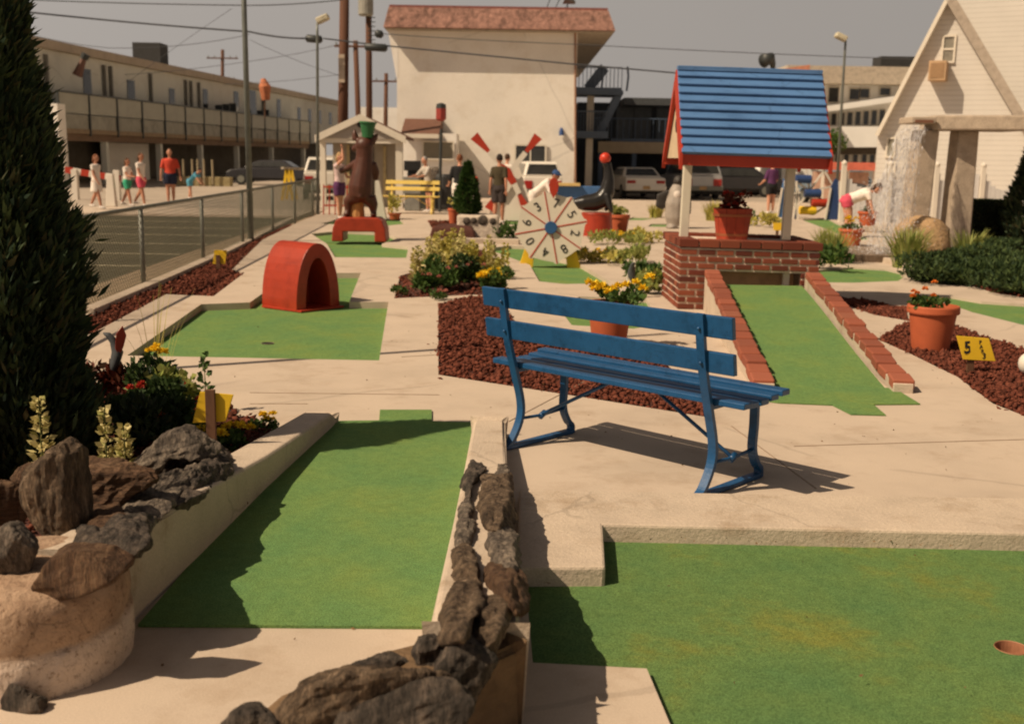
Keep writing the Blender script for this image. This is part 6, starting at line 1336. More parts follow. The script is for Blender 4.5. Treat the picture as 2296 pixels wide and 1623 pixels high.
# ------------------------------------------------------------------ cars
def car(loc, rz, paint, label, L=4.6, Wd=1.78, H=1.38, kind='sedan', name='parked_car', plate=True):
    """rear of the car at local -y"""
    t = thing(name, label, 'car' if kind == 'sedan' else 'van', loc, rz, group='cars parked around the course')
    if kind == 'sedan':
        prof = [(-L/2, .34), (-L/2-.02, .55), (-L/2+.05, .86), (-L/2+.12, .93), (-L/2+1.0, .96), (L/2-1.5, .94), (L/2-.3, .82), (L/2-.02, .68), (L/2, .36)]
        gh = [(-L/2+.75, .95), (-L/2+1.30, H-.04), (-L/2+1.6, H), (.35, H-.01), (.6, H-.06), (1.25, .95)]
    else:
        prof = [(-L/2, .38), (-L/2-.03, .6), (-L/2, 1.05), (L/2-1.35, 1.05), (L/2-.2, .95), (L/2, .75), (L/2, .38)]
        gh = [(-L/2+.02, 1.05), (-L/2+.20, H-.06), (-L/2+.45, H), (L/2-2.0, H-.01), (L/2-1.75, H-.06), (L/2-1.2, 1.05)]
    def loft(P, w0, w1, z0, z1):
        b = MB(); n = len(P)
        for s in (-1, 1):
            for y, z in P:
                u = max(0, min(1, (z-z0)/(z1-z0))); b.v.append(Vector((s*(w0+(w1-w0)*u)/2, y, z)))
        b.f = [tuple(range(n)), tuple(range(n, 2*n))[::-1]]+[(i, n+i, n+(i+1) % n, (i+1) % n) for i in range(n)]; return b
    loft(prof, Wd, Wd*.95, .34, .95).build('body', paint, t, False, bevel=.05)
    g0 = min(z for y, z in gh)
    loft(gh, Wd*.93, Wd*.72, g0, H).build('cabin', paint, t, False, bevel=.04)
    zc = (H+g0)/2
    (ya, za), (yb, zb) = gh[0], gh[1]
    f = lambda u: (ya+(yb-ya)*u, za+(zb-za)*u)
    b = MB(); nrm = Vector((0, -(zb-za), (yb-ya))).normalized()
    for (s0, s1) in ((-1, 1),):
        p0, p1 = f(.14), f(.92); w0, w1 = Wd*.40, Wd*.325
        q = [Vector((-w0, *p0)), Vector((w0, *p0)), Vector((w1, *p1)), Vector((-w1, *p1))]
        b.hexa([x-nrm*.01 for x in q], [x+nrm*.012 for x in q])
    b.build('rear_window', glass, t, False)
    for s in (-1, 1):
        b = MB(); xw_ = lambda z: s*(Wd*.93+(Wd*.72-Wd*.93)*(z-g0)/(H-g0))/2
        z0, z1 = g0+.05, H-.09; y0, y1 = gh[0][0]+.35, gh[-1][0]-.25
        q = [Vector((xw_(z0), y0, z0)), Vector((xw_(z0), y1, z0)), Vector((xw_(z1), y1-.42, z1)), Vector((xw_(z1), y0+.38, z1))]
        b.hexa([x-Vector((s*.01, 0, 0)) for x in q], [x+Vector((s*.012, 0, 0)) for x in q]); b.build('side_window', glass, t, False)
        b = MB(); b.box((s*Wd*.355, -L/2-.005 if kind == 'sedan' else -L/2-.02, .74), (Wd*.2, .06, .13 if kind == 'sedan' else .3)); b.build('tail_light', mat('tail_red', (.35, .02, .015), .25), t, False, bevel=.01)
        for y in (-L/2+.85, L/2-.85):
            b = MB(); b.tube([(s*(Wd/2-.20), y, .31), (s*(Wd/2+.0), y, .31)], .31, 18); wl = b.build('wheel', mat('tyre', (.02, .02, .02), .8), t, False)
            b = MB(); b.tube([(s*(Wd/2-.02), y, .31), (s*(Wd/2+.012), y, .31)], .19, 14); b.build('rim', metal, wl, False)
    b = MB(); b.box((0, -L/2-.05, .47), (Wd*.98, .16, .20)); b.build('bumper', paint if kind == 'sedan' else metal, t, False, bevel=.03)
    if plate: b = MB(); b.box((0, -L/2-.14, .50), (.32, .015, .15)); b.build('number_plate', mat('plate_tan', (.45, .28, .12), .5), t, False)
    b = MB(); b.box((0, 0, .30), (Wd*.86, L*.9, .14)); b.build('underbody', black, t, False)
    return t
cwhite = mat('car_white', (.72, .67, .58), .25, .03, 3, spec=.6); csilver = mat('car_silver', (.36, .36, .36), .3, .05, 3, metal=.3); cdark = mat('car_dark', (.03, .028, .03), .25, .1, 3); cblue = mat('car_blue_grey', (.16, .20, .24), .3, .1, 3)
p = gp(1432, 441); car((p.x, p.y+2.2, -.1), rad(7), cwhite, 'white saloon car seen from the rear beside the seal', 4.7, 1.85, 1.36)
p = gp(1566, 442); car((p.x-.1, p.y+2.3, -.1), rad(6), csilver, 'silver van seen from the rear behind the left post of the well', 4.7, 1.9, 1.75, 'van')
p = gp(1188, 432); car((p.x+.1, 43, -.1), .1, cwhite, 'white van behind the boy in the blue cap', 4.2, 1.5, 1.58, 'van', plate=False)
car((at(606, 395, 62).x, 62, -.1), rad(88), cdark, 'dark car parked in the shade under the left motel', 4.5, 1.75, 1.34, plate=False)
car((at(716, 400, 44).x, 45, -.1), rad(10), cwhite, 'white van beside the left lamp post', 4.4, 1.6, 1.6, 'van')
car((at(1895, 410, 46).x, 47, -.1), rad(12), cblue, 'grey blue car behind the picket fence', 4.5, 1.75, 1.4)
car((at(1650, 400, 54).x, 55, -.1), rad(95), cdark, 'dark car under the roof of the well, far behind', 4.6, 1.75, 1.38)
# ------------------------------------------------------------------ dark motel with stairs in the centre right
DY = 58
dm = thing('motel_building', 'dark shaded motel wing with balconies right of the white motel', 'building', (at(1420, 400, DY).x, DY+4, 0))
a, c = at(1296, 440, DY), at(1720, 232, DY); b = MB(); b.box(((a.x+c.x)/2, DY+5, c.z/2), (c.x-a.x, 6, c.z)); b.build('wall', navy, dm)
z_d = at(1400, 320, DY).z; b = MB(); b.box(((a.x+c.x)/2+1, DY+.4, z_d), (c.x-a.x-1, 4, .35)); b.build('balcony_slab', bluetrim, dm)
b = MB(); q0, q1 = at(1342, 330, DY-2), at(1490, 330, DY-2); b.box(((q0.x+q1.x)/2+2, DY-1.8, q0.z), (q1.x-q0.x+4, .2, .55)); b.build('carport_fascia', beigeband, dm)
b = MB()
for i in range(34):
    x = a.x+.6+i*.3; b.tube([(x, DY-1.4, z_d+.15), (x, DY-1.4, z_d+1.15)], .018, 4)
b.tube([(a.x+.5, DY-1.4, z_d+1.15), (c.x, DY-1.4, z_d+1.15)], .03, 5); b.build('railing', bluetrim, dm)
b = MB(); r0 = at(1380, 228, DY).z; b.box(((a.x+c.x)/2+1.2, DY+3, r0), (c.x-a.x-2.0, 7, .35)); b.build('roof_edge', mat('slate_edge', (.07, .075, .08), .8), dm)
for x_ in (1400, 1440, 1490, 1560, 1640): 
    b = MB(); q = at(x_, 290, DY+1.95); b.box((q.x, DY+1.96, z_d+1.1), (.9, .06, 2.0)); b.build('door', mat('motel_door', (.06, .07, .08), .5), dm)
for x_ in (1345, 1420, 1500, 1600): b = MB(); q = at(x_, 400, DY-1.7); b.box((q.x, DY-1.7, z_d/2), (.22, .22, z_d)); b.build('column', bluetrim, dm)
SY = 50; sr = thing('outside_staircase', 'dark blue outside staircase with landings right of the white motel', 'staircase', (at(1350, 400, SY).x, SY, 0))
for yv, x0, x1, dn in ((205, 1288, 1392, 2.5), (302, 1288, 1362, 2.5)):
    a, c = at(x0, yv, SY), at(x1, yv, SY); b = MB(); b.box(((a.x+c.x)/2, SY+.8, a.z), (c.x-a.x, dn, .30)); b.build('landing', bluetrim, sr)
    b = MB()
    n_ = 12
    for i in range(n_+1):
        x = a.x+(c.x-a.x)*i/n_; b.tube([(x, SY-.35, a.z+.15), (x, SY-.35, a.z+1.0)], .016, 4)
    b.tube([(a.x, SY-.35, a.z+1.0), (c.x, SY-.35, a.z+1.0)], .03, 5); b.build('railing', bluetrim, sr)
tp, bt_ = at(1398, 200, SY), at(1350, 300, SY)
for dy in (0, 1.0):
    b = MB(); b.bar(tp+Vector((-.12, dy, -.1)), bt_+Vector((-.1, dy, 0)), .07, .30); b.build('stringer', bluetrim, sr)
for i in range(11):
    q = tp.lerp(bt_, (i+.5)/11); b = MB(); b.box((q.x-.1, SY+.5, q.z), (.28, 1.0, .05)); b.build('tread', bluetrim, sr)
for x_ in (1348, 1405): b = MB(); q = at(x_, 170, SY); b.tube([at(x_, 205, SY), at(x_+4, 172, SY), at(x_+2, 150, SY)], .05, 6); b.build('hoop_rail', bluetrim, sr)
b = MB(); b.bar(at(1318, 200, SY), at(1356, 152, SY), .05, .45); b.build('upper_flight', bluetrim, sr)
b = MB(); b.box((at(1322, 300, SY+1).x, SY+1, 2.2), (.3, .3, 4.4)); b.build('support_column', trim, sr)
# low dark trees/hedge line of roofs behind: distant dark gable
# ------------------------------------------------------------------ long motel on the left
ux = Vector((4.6, 54, 0)).normalized(); nx = Vector((ux.y, -ux.x, 0)); A0 = Vector((-22.9, 52.5, 0))
lm_ = thing('motel_building', 'long pale motel with a panelled balcony along the left side of the picture', 'building', A0+ux*28)
def W3(u, n_, z): return A0+ux*u+nx*n_+Vector((0, 0, z))
def lbox(b, u0, u1, n0, n1, z0, z1): b.hexa([W3(u0, n0, z0), W3(u1, n0, z0), W3(u1, n1, z0), W3(u0, n1, z0)], [W3(u0, n0, z1), W3(u1, n0, z1), W3(u1, n1, z1), W3(u0, n1, z1)]); return b
LZ = 6.35; LL = 62
lbox(MB(), 0, LL, -9, 0, 2.55, LZ).build('wall', wall_b, lm_)
lbox(MB(), -.2, LL+.2, -9.2, .45, LZ, LZ+.42).build('roof_edge', mat('roof_edge_beige', (.40, .33, .25), .8, .15, 2), lm_)
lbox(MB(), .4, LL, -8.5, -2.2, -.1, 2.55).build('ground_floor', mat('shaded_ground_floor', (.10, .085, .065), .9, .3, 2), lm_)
lbox(MB(), 0, 44, 0, 1.7, 2.40, 2.62).build('balcony_floor', mat('balcony_floor', (.26, .19, .12), .9, .2, 3), lm_)
panel = mat('balcony_panels', (.36, .355, .30), .7, .12, 1.5, .4, 30, .02, stretch=(1, 1, 1)); panel2 = mat('balcony_panels_low', (.29, .28, .235), .8, .3, 1.8, .4, 20, .02)
for i in range(14):
    u = .1+i*3.12; lbox(MB(), u, u+3.02, 1.62, 1.70, 3.35, 4.25).build('balcony_panel', panel, lm_)
    lbox(MB(), u, u+3.02, 1.60, 1.66, 2.42, 3.30).build('balcony_panel', panel2, lm_)
for i in range(15):
    u = .06+i*3.12; lbox(MB(), u-.05, u+.05, 1.66, 1.76, 2.3, 4.3).build('balcony_post', darkmetal, lm_)
lbox(MB(), 0, 44, 1.6, 1.78, 4.25, 4.33).build('hand_rail', darkmetal, lm_)
lbox(MB(), -.4, .35, -.5, 1.9, -.1, 3.7).build('end_pier', wall_w2, lm_)
lbox(MB(), 0, 44, 1.0, 1.5, 2.05, 2.40).build('beam', mat('brown_beam', (.16, .10, .06), .8, .2, 3), lm_)
for u in (.6, 5.5, 12.5, 19, 26, 34, 43): lbox(MB(), u, u+.3, 1.1, 1.4, -.1, 2.1).build('column', wall_b, lm_)
for u0, u1 in ((1.6, 6.2), (11, 16.5)): lbox(MB(), u0, u1, -1.2, -1.0, -.1, 2.05).build('white_partition', wall_w2, lm_)
for u, w, h in ((6.2, .9, 1.4), (11.5, 1.0, 1.2), (17.5, .9, 1.1), (23.3, .9, 1.4), (29.5, 1.0, 1.6), (33, 1.6, 1.9), (40, 1.0, 1.6), (46, 1.0, 1.2), (49.5, 1.0, 1.2), (53, 1.0, 1.2), (57, 1., 1.2)):
    w_ = lbox(MB(), u, u+w, 0, .03, 4.35, 4.35+h).build('window', glass, lm_); lbox(MB(), u-.08, u+w+.08, .03, .06, 4.27, 4.35).build('sill', trim, w_)
for u in (2.2, 8.4, 9.2, 14.5, 20, 20.9, 22.3, 36): lbox(MB(), u, u+.14, .04, .2, 4.1, 6.1).build('vent_pipe', mat('pipe_grey', (.16, .15, .13), .7), lm_)
c = W3(18.6, -1.5, LZ+.42); b = MB(); b.box(c+Vector((0, 0, .75)), (1.7, 1.6, 1.3)); b.box(c+Vector((0, 0, .05)), (1.2, 1.2, .2)); T(b.build('rooftop_unit', mat('dark_unit', (.03, .03, .03), .7)), 'dark square box on the roof of the left motel', 'rooftop unit')
t = thing('roof_spotlight', 'tilted pole light sticking out of the left motel roof', 'spotlight', W3(4.2, .4, 5.4))
b = MB(); b.tube([at(173, 170, 56), at(190, 128, 56)], [.26, .12], 8); b.build('shade', mat('shade_dark', (.14, .07, .05), .7), t); b = MB(); b.tube([at(188, 133, 56), at(193, 122, 56)], [.2, .22], 8); b.build('head', darkmetal, t)
um = thing('beach_umbrella', 'folded orange beach umbrella standing on the balcony of the left motel', 'umbrella', at(594, 262, 80))
MB().tube([at(594, 265, 80), at(594, 180, 80)], .05, 6).build('pole', wood, um); b = MB(); b.tube([at(596, 225, 79.9), at(594, 195, 79.9), at(590, 177, 79.9)], [.28, .42, .15], 10); b.build('canopy', mat('orange_cloth', (.50, .17, .08), .8), um)
for i, u in enumerate((24.2, 25.6, 27.0, 33.2, 34.6)):
    b = MB(); lbox(b, u, u+.55, .5, 1.0, 2.62, 3.9+.2*(i % 2)); lbox(b, u, u+.12, .5, 1.0, 3.9, 4.75+.12*(i % 3)); T(b.build('stacked_chair', darkmetal), 'dark balcony chairs stacked on the left motel, %s' % ('leftmost stack', 'second stack from the left', 'middle stack', 'fourth stack from the left', 'rightmost stack')[i], 'chair')
# striped barrier, white post, sawhorse, planter on the left
bar_ = thing('barrier_arm', 'red and white striped barrier arm behind the walking girls', 'barrier', at(180, 392, 40)); 
for i in range(9):
    b = MB(); b.bar(at(128+i*18, 378+i*2.9, 40), at(128+(i+1)*18, 378+(i+1)*2.9, 40), .08, .22); b.build('stripe', redsat if i % 2 else white, bar_)
for x in (168, 262): b = MB(); q = at(x, 400, 40); b.box((q.x, 40, .4), (.2, .2, 1.1)); b.build('post', white, bar_)
b = MB(); q = gp(251, 462); b.hexa([(q.x-.15, q.y-.1, -.02), (q.x+.15, q.y-.1, -.02), (q.x+.15, q.y+.1, -.02), (q.x-.15, q.y+.1, -.02)], [(q.x-.09, q.y-.08, .95), (q.x+.09, q.y-.08, .95), (q.x+.09, q.y+.08, .95), (q.x-.09, q.y+.08, .95)]); T(b.build('white_post', white, bevel=.02), 'short white post between the two girls on the sidewalk', 'post')
shs = thing('sawhorse', 'yellow sawhorse standing near the end of the fence', 'sawhorse', at(643, 404, 42))
for s in (-1, 1):
    b = MB(); q = at(643, 378, 42); b.bar(q, Vector((q.x+s*.20, 42, -.1)), .10, .06, up=(0, 1, 0)); b.build('leg', yellow, shs)
    b = MB(); b.bar(q+Vector((0, .8, 0)), Vector((q.x+s*.20, 42.8, -.1)), .10, .06, up=(0, 1, 0)); b.build('leg', yellow, shs)
b = MB(); q = at(643, 377, 42); b.bar(q+Vector((-.1, -.3, 0)), q+Vector((.5, 1.2, -.05)), .12, .08); b.build('beam', mat('pale_beam', (.4, .34, .25), .7), shs)
q = gp(455, 412); b = MB(); b.box((q.x, q.y, .1), (3.0, .6, .5)); T(b.build('planter_box', mat('planter_yellow', (.30, .24, .12), .8), bevel=.03), 'low planter box with short posts in front of the left motel', 'planter')
for i, x in enumerate((412, 432, 444, 458, 477)): b = MB(); qq = at(x, 400, q.y-.5); b.tube([(qq.x, q.y-.5, 0), (qq.x, q.y-.5, 1.25)], .05, 6); T(b.build('short_post', mat('post_tan', (.34, .28, .18), .7)), 'short tan post before the left motel, ' + ('leftmost', 'second from the left', 'middle one', 'second from the right', 'rightmost')[i] + ' of five', 'post', 'short tan posts')
# ------------------------------------------------------------------ white motel far right
RY = 62; bright_w = mat('bright_white_stucco', (.92, .90, .84), .9, .05, 1.2); rmo = thing('motel_building', 'white balconied motel between the well roof and the gabled house', 'building', (at(1930, 400, RY).x, RY+5, 0))
a, c = at(1830, 440, RY), at(2030, 178, RY); b = MB(); b.box(((a.x+c.x)/2+1, RY+5, c.z/2), (c.x-a.x+6, 10, c.z)); b.build('wall', bright_w, rmo)
b = MB(); z1 = at(1900, 172, RY).z; b.box(((a.x+c.x)/2+1, RY+4.5, z1), (c.x-a.x+6.6, 11.4, .9)); b.build('roof_edge', mat('roof_edge_tan', (.52, .44, .34), .8), rmo)
def slab_px(P, Ya, dp, m, nm): b = MB(); b.extr([at(x, y, Ya) for x, y in P], (0, dp, 0)); return b.build(nm, m, rmo)
slab_px([(1800, 246), (2060, 208), (2060, 221), (1800, 259)], RY-1.6, 1.6, bright_w, 'parapet'); slab_px([(1800, 284), (2060, 284), (2060, 330), (1800, 331)], RY-1.7, 1.7, bright_w, 'parapet')
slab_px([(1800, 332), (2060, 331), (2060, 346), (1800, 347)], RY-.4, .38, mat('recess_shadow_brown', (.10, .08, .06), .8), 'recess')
for a_, c_ in (((1858, 197), (1878, 230)), ((1905, 200), (1925, 224)), ((1929, 200), (1947, 220)), ((1973, 198), (1994, 214))): win(rmo, a_, c_, RY, .05, glass, False)
for i_, x_ in enumerate((1846, 1864, 1882, 1900, 1918, 1936, 1954, 1972)): win(rmo, (x_, 257-i_*1.5), (x_+9, 281), RY, .04, glass, False)
for x_ in (1852, 1872, 1892, 1912, 1932, 1950): win(rmo, (x_, 347), (x_+9, 366), RY, .04, glass, False)
b = MB(); q = at(2008, 163, RY+2); b.box(q, (2.2, 1.5, 1.6)); T(b.build('rooftop_unit', mat('dark_unit', (.03, .03, .03), .7)), 'dark box on the roof beside the gabled house', 'rooftop unit')
b = MB(); a, c = at(1742, 158, 58), at(1816, 150, 58); b.hexa([(a.x, 58, a.z-1.5), (c.x, 58, a.z-1.5), (c.x, 60, a.z-1.5), (a.x, 60, a.z-1.5)], [(a.x-.6, 58, a.z-.1), (c.x, 58, c.z+.1), (c.x, 60, c.z+.1), (a.x-.6, 60, a.z-.1)]); T(b.build('orange_roof', mat('salmon_roof', (.60, .25, .15), .8)), 'salmon orange roof corner peeping over the blue well roof', 'roof')
rs = thing('red_stall', 'red and white stall beyond the well at the right', 'stall', (at(1890, 385, 44).x, 44, 0))
a, c = at(1840, 372, 44), at(1965, 372, 44); b = MB(); b.box(((a.x+c.x)/2, 44.5, a.z), (c.x-a.x, 1.2, .30)); b.build('awning', mat('stall_red', (.55, .14, .09), .8), rs)
b = MB(); b.box(((a.x+c.x)/2, 45, .6), (c.x-a.x, .3, 1.3)); b.build('counter', mat('stall_tan', (.5, .33, .25), .8), rs)
for x_ in (1845, 1900, 1960): b = MB(); q = at(x_, 400, 44.1); b.box((q.x, 44.1, .7), (.1, .1, 1.6)); b.build('post', white, rs)
# tree sprig in front of the white motel
tr = thing('small_tree', 'thin leafy sapling beside the right lamp post', 'tree', (at(1880, 400, 45).x, 45, 0)); q = at(1882, 315, 45)
MB().tube([(q.x, 45, 0), (q.x, 45, q.z)], [.05, .02], 6).build('trunk', bark, tr); npmesh('crown', *dome((q.x, 45, q.z-.6), .75, 1.0, 420, .16, .05), L_mid, tr)
# ------------------------------------------------------------------ white gabled house
HY = 37.5; sw_ = siding('white_clapboard', (.64, .60, .54), .16); sw2 = siding('white_clapboard_wing', (.62, .58, .52), .16)
H0 = at(2133, 2, HY); HT = Vector((cos(rad(-26)), sin(rad(-26)), 0)); HN = Vector((HT.y, -HT.x, 0))     # wall direction and outward normal
hs_ = thing('gabled_house', 'white clapboard house with a steep gable at the right', 'house', (H0.x, H0.y, 0), rad(-26))
def HP(x, y, d=0): return onplane(x, y, H0+HN*d, HN)
def HL(p): return full(hs_).inverted() @ p
apx = HP(2133, -14); el = HP(1968, 305); er = HP(2330, 318)
def gr(p, z=None): return Vector((p.x, p.y, -.1))
gb = MB(); gb.extr([gr(el), gr(er), er, apx, el], -HN*9); gb.build('gable_wall', sw_, hs_)
def rake(p, q, w, dpt, m, nm):
    b = MB(); d = (q-p).normalized(); n_ = d.cross(HN); n_ = n_ if n_.z > 0 else -n_
    b.extr([p-n_*w+HN*.35, q-n_*w+HN*.35, q+n_*.05+HN*.35, p+n_*.05+HN*.35], -HN*dpt); return b.build(nm, m, hs_)
rake(el, apx, .07, .4, trim, 'rake_board'); rake(apx, er, .24, .4, mat('grey_rake', (.36, .30, .24), .8), 'rake_board')
WD_ = Vector((cos(rad(-33)), sin(rad(-33)), 0)); w0 = apx-HN*1.3-HT*.05; w1 = w0+WD_*11
wg = MB(); wg.extr([gr(w0), gr(w1), w1+Vector((0, 0, 2.4)), w0+Vector((0, 0, .5))], Vector((.5, .85, 0))*4); wg.build('wing_wall', sw2, hs_)
def hwin(a_, c_, m, split=False, f=.06):
    p, q = HP(*a_), HP(*c_); u0 = (p-H0).dot(HT); u1 = (q-H0).dot(HT); z1, z0 = p.z, q.z
    def bx(b, ua, ub, za, zb, d0, d1): P = lambda u, z, d: H0+HT*u+HN*d+Vector((0, 0, z-H0.z)); b.hexa([P(ua, za, d1), P(ub, za, d1), P(ub, za, d0), P(ua, za, d0)], [P(ua, zb, d1), P(ub, zb, d1), P(ub, zb, d0), P(ua, zb, d0)]); return b
    w = bx(MB(), u0, u1, z0, z1, -.02, .02).build('window', m, hs_)
    b = MB(); bx(b, u0-f, u1+f, z1, z1+f, -.02, .06); bx(b, u0-f, u1+f, z0-f, z0, -.02, .08); bx(b, u0-f, u0, z0, z1, -.02, .06); bx(b, u1, u1+f, z0, z1, -.02, .06)
    if split: bx(b, u0, u1, (z0+z1)/2-.03, (z0+z1)/2+.03, .02, .05)
    b.build('frame', trim, w); return bx
bx_ = hwin((2118, 84), (2136, 138), mat('curtain_glass', (.22, .20, .16), .3), True)
hwin((1992, 312), (2003, 350), blind); hwin((1990, 368), (2002, 405), mat('grey_blind', (.30, .27, .23), .5)); hwin((2150, 300), (2172, 362), mat('pale_pane', (.34, .34, .34), .3), True)
p, q = HP(2089, 141), HP(2124, 184); u0 = (p-H0).dot(HT); u1 = (q-H0).dot(HT)
ac = bx_(MB(), u0, u1, q.z, p.z, -.02, .75).build('air_conditioner', mat('ac_tan', (.46, .30, .17), .7), hs_, bevel=.015)
bx_(MB(), u0+.06, u1-.06, q.z+.08, p.z-.08, .75, .765).build('grille', mat('ac_grille', (.30, .18, .09), .7, .3, 6, stretch=(1, 1, 20)), ac)
# picket fence, white scalloped panels
pf = thing('picket_fence', 'white scalloped board fence in front of the gabled house', 'fence', (at(2060, 430, 31).x, 31, 0)); FYp = 31.0
fx0 = at(1888, 440, FYp).x; nb = 0
for k_ in range(4):
    xa = fx0+k_*1.28; b = MB()
    for i in range(9):
        u = i/8; h = .95+.42*((2*u-1)**2); x = xa+.05+i*.135; b.box((x, FYp, h/2), (.128, .03, h))
    b.build('panel', mat('fence_white', (.62, .60, .58), .7, .06, 5), pf)
    b = MB(); b.box((xa, FYp-.02, .78), (.12, .12, 1.6)); b.lathe((xa, FYp-.02, 1.58), [(.08, 0), (.085, .05), (.0, .12)], 8); b.build('post', white, pf)
# ------------------------------------------------------------------ waterfall
WYp = 21.0; stone_c = mat('pebbled_concrete', (.46, .37, .28), .9, .2, 6, .8, 50, .015, fine=(40, .3))
wf = thing('waterfall_trough', 'stone trough on pillars pouring a waterfall at the right', 'fountain', (at(2130, 540, WYp).x, WYp, 0))
a, c = at(2076, 273, WYp), at(2330, 283, WYp-1); zt_ = at(2100, 260, WYp).z
b = MB(); z0, z1 = at(2100, 293, WYp).z, zt_; b.hexa([(a.x+.1, WYp-.3, z0), (c.x, WYp-.9, z0), (c.x, WYp+.5, z0), (a.x+.1, WYp+.6, z0)], [(a.x+.1, WYp-.3, z1), (c.x, WYp-.9, z1), (c.x, WYp+.5, z1), (a.x+.1, WYp+.6, z1)]); b.build('trough', stone_c, wf, bevel=.03)
for x_, r_, xb_ in ((2066, .20, 2052), (2152, .21, 2150)):
    q = at(x_, 420, WYp+.1); qb = at(xb_, 420, WYp+.1); b = MB(); b.hexa([(qb.x-r_, WYp-.15, -.05), (qb.x+r_, WYp-.15, -.05), (qb.x+r_, WYp+.4, -.05), (qb.x-r_, WYp+.4, -.05)], [(q.x-r_*.9, WYp-.12, z0), (q.x+r_*.9, WYp-.12, z0), (q.x+r_*.9, WYp+.35, z0), (q.x-r_*.9, WYp+.35, z0)]); b.build('pillar', stone_c, wf, bevel=.03)
b = MB(); sl0, sl1 = at(2032, 267, WYp-.1), at(2086, 275, WYp-.1); b.box(((sl0.x+sl1.x)/2, WYp-.05, (sl0.z+sl1.z)/2), (sl1.x-sl0.x, .7, .12)); b.build('spout_slab', stone_c, wf, bevel=.02)
b = MB(); b.box(((sl0.x+sl1.x)/2, WYp-.38, (sl0.z+sl1.z)/2-.02), (sl1.x-sl0.x-.12, .06, .05)); b.build('spout_lip', mat('wet_lip', (.20, .09, .05), .5), wf)
# falling water: thousands of bright drops and short streaks along the arc
waterm = leafmat('falling_water', [(.62, .62, .64), (.80, .80, .82), (.90, .90, .92)], .3, .45)
s0 = at(2040, 281, WYp-.45); s1 = at(2084, 285, WYp-.45); e0_ = at(1950, 555, WYp-1.7); e1_ = at(2030, 555, WYp-1.0); e0_.z = e1_.z = .08
n = 2600; u = RNG.uniform(0, 1, n); v = RNG.uniform(0, 1, n)**.8
A0 = np.array(s0)[None]*(1-u[:, None])+np.array(s1)[None]*u[:, None]; u2 = np.clip(u+RNG.normal(size=n)*.10, 0, 1); B0 = np.array(e0_)[None]*(1-u2[:, None])+np.array(e1_)[None]*u2[:, None]
def arc(v): return np.column_stack([A0[:, 0]+(B0[:, 0]-A0[:, 0])*v**.55, A0[:, 1]+(B0[:, 1]-A0[:, 1])*v**.55, A0[:, 2]+(B0[:, 2]-A0[:, 2])*v**1.5])
C = arc(v)+RNG.normal(size=(n, 3))*(.012+.05*v[:, None]); Dr = arc(np.minimum(1, v+.02))-arc(v)
T(npmesh('falling_water', *leafquads(C, Dr+RNG.normal(size=(n, 3))*.004, RNG.uniform(.05, .20, n), RNG.uniform(.002, .0055, n)), waterm), 'white falling water arching from the stone spout', 'waterfall')
n = 1600; z = RNG.uniform(0, 1, n)**1.7*1.3; w_ = .34*(1-z/1.5)+.05; C = np.column_stack([e0_.x+.30+RNG.normal(size=n)*w_*1.2, e0_.y+.3+RNG.normal(size=n)*.35, z+.04])
T(npmesh('water_spray', *leafquads(C, RNG.normal(size=(n, 3))*[.4, .4, 1], RNG.uniform(.02, .06, n), RNG.uniform(.004, .010, n)), waterm), kind='stuff')
b = MB(); q = at(2085, 540, WYp-.9); b.lathe((q.x-.05, WYp-.6, 0), [(.56, -.05), (.54, .2), (.46, .48), (.28, .64), (.1, .70), (0.0, .71)], 20); b.v = [v+Vector((noise.noise(v*3)*.08, noise.noise(v*3+Vector((9, 0, 0)))*.08, 0)) for v in b.v]
T(b.build('tan_boulder', mat('tan_rock', (.42, .27, .14), .9, .3, 5, .9, 14, .05), smooth=True), 'tan rock mound between the waterfall pillars', 'rock')
b = MB(); q = gp(1975, 590); b.lathe((q.x, q.y+1.0, 0), [(.9, -.02), (.95, .12), (.88, .14), (.82, .06), (0, .05)], 28); T(b.build('splash_basin', mat('wet_stone', (.20, .15, .11), .6, .3, 6, .5, 20, .02)), 'dark wet basin under the falling water', 'basin')
b = MB(); q = at(2118, 600, 18.5); b.tube([q, q+Vector((.05, -.12, .03))], [.05, .065], 10); b.tube([(q.x, q.y, 0), q], .02, 6); T(b.build('garden_spotlight', mat('spot_white', (.5, .5, .5), .4)), 'small pale spotlight among the right hand plants', 'spotlight')
b = MB(); q = at(2298, 815, 8.6); b.ell((q.x+.02, 8.6, q.z), (.07, .07, .085), 12, 8); T(b.build('white_stone', white, smooth=True), 'white round stone cut off by the right edge in the mulch', 'stone')
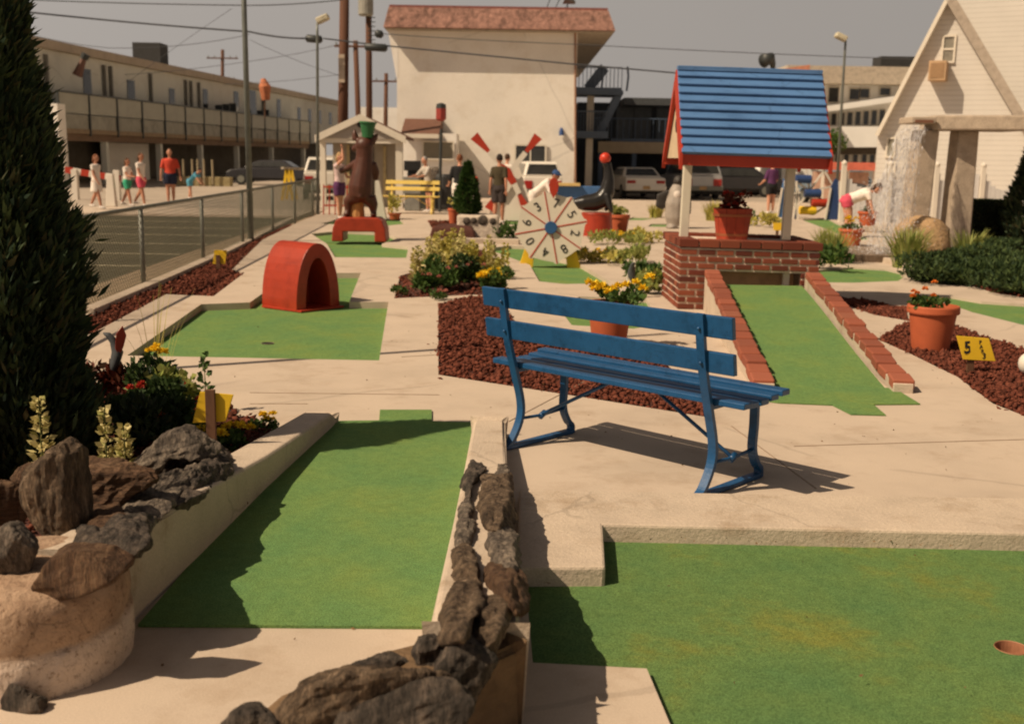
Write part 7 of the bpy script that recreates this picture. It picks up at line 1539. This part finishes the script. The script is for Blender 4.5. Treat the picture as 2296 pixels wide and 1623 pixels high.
# ------------------------------------------------------------------ toy ferris wheel
FYr = 32.5; fw_ = thing('toy_ferris_wheel', 'blue and white toy ferris wheel with blue side panels and a yellow bucket', 'ferris wheel', (at(1808, 450, FYr).x, FYr, 0))
pb = mat('panel_blue', (.025, .055, .16), .5, .15, 4); pbl = mat('panel_light_blue', (.07, .17, .38), .5, .1, 4)
for x0, x1, dy, m in ((1742, 1762, .5, pbl), (1778, 1788, -.4, pb), (1850, 1884, -.4, pb)):
    a, c = at(x0, 490, FYr+dy), at(x1, 490, FYr+dy); t_ = at((x0+x1)/2, 402, FYr+dy); b = MB()
    b.extr([(a.x, FYr+dy, 0), (c.x, FYr+dy, 0), (c.x-.10, FYr+dy, t_.z-.05), ((a.x+c.x)/2, FYr+dy, t_.z+.02), (a.x+.10, FYr+dy, t_.z-.25)], (0, .06, 0)); b.build('side_panel', m, fw_)
    b = MB(); b.bar(Vector((a.x, FYr+dy-.02, 0)), Vector((a.x+.10, FYr+dy-.02, t_.z-.25)), .05, .04, up=(0, 1, 0)); b.bar(Vector((c.x, FYr+dy-.02, 0)), Vector((c.x-.1, FYr+dy-.02, t_.z-.05)), .05, .04, up=(0, 1, 0)); b.build('white_edging', white, fw_)
fc_ = at(1815, 428, FYr)
for i in range(8):
    a_ = i*pi/4+.2; b = MB(); b.bar(fc_, fc_+Vector((cos(a_)*.72, 0, sin(a_)*.72)), .05, .05, up=(0, 1, 0)); b.build('spoke', white, fw_)
for i in range(8):
    a_ = i*pi/4+.2; a2 = a_+pi/4; b = MB(); b.bar(fc_+Vector((cos(a_)*.7, 0, sin(a_)*.7)), fc_+Vector((cos(a2)*.7, 0, sin(a2)*.7)), .05, .05, up=(0, 1, 0)); b.build('rim_bar', white, fw_)
for x, y, m in ((1811, 472, yellow), (1822, 434, pb), (1800, 402, pb), (1838, 455, redsat)):
    q = at(x, y, FYr-.15); b = MB(); b.tube([q-Vector((.24, 0, 0)), q+Vector((.24, 0, 0))], .12, 12); b.build('bucket', m, fw_, bevel=.02)
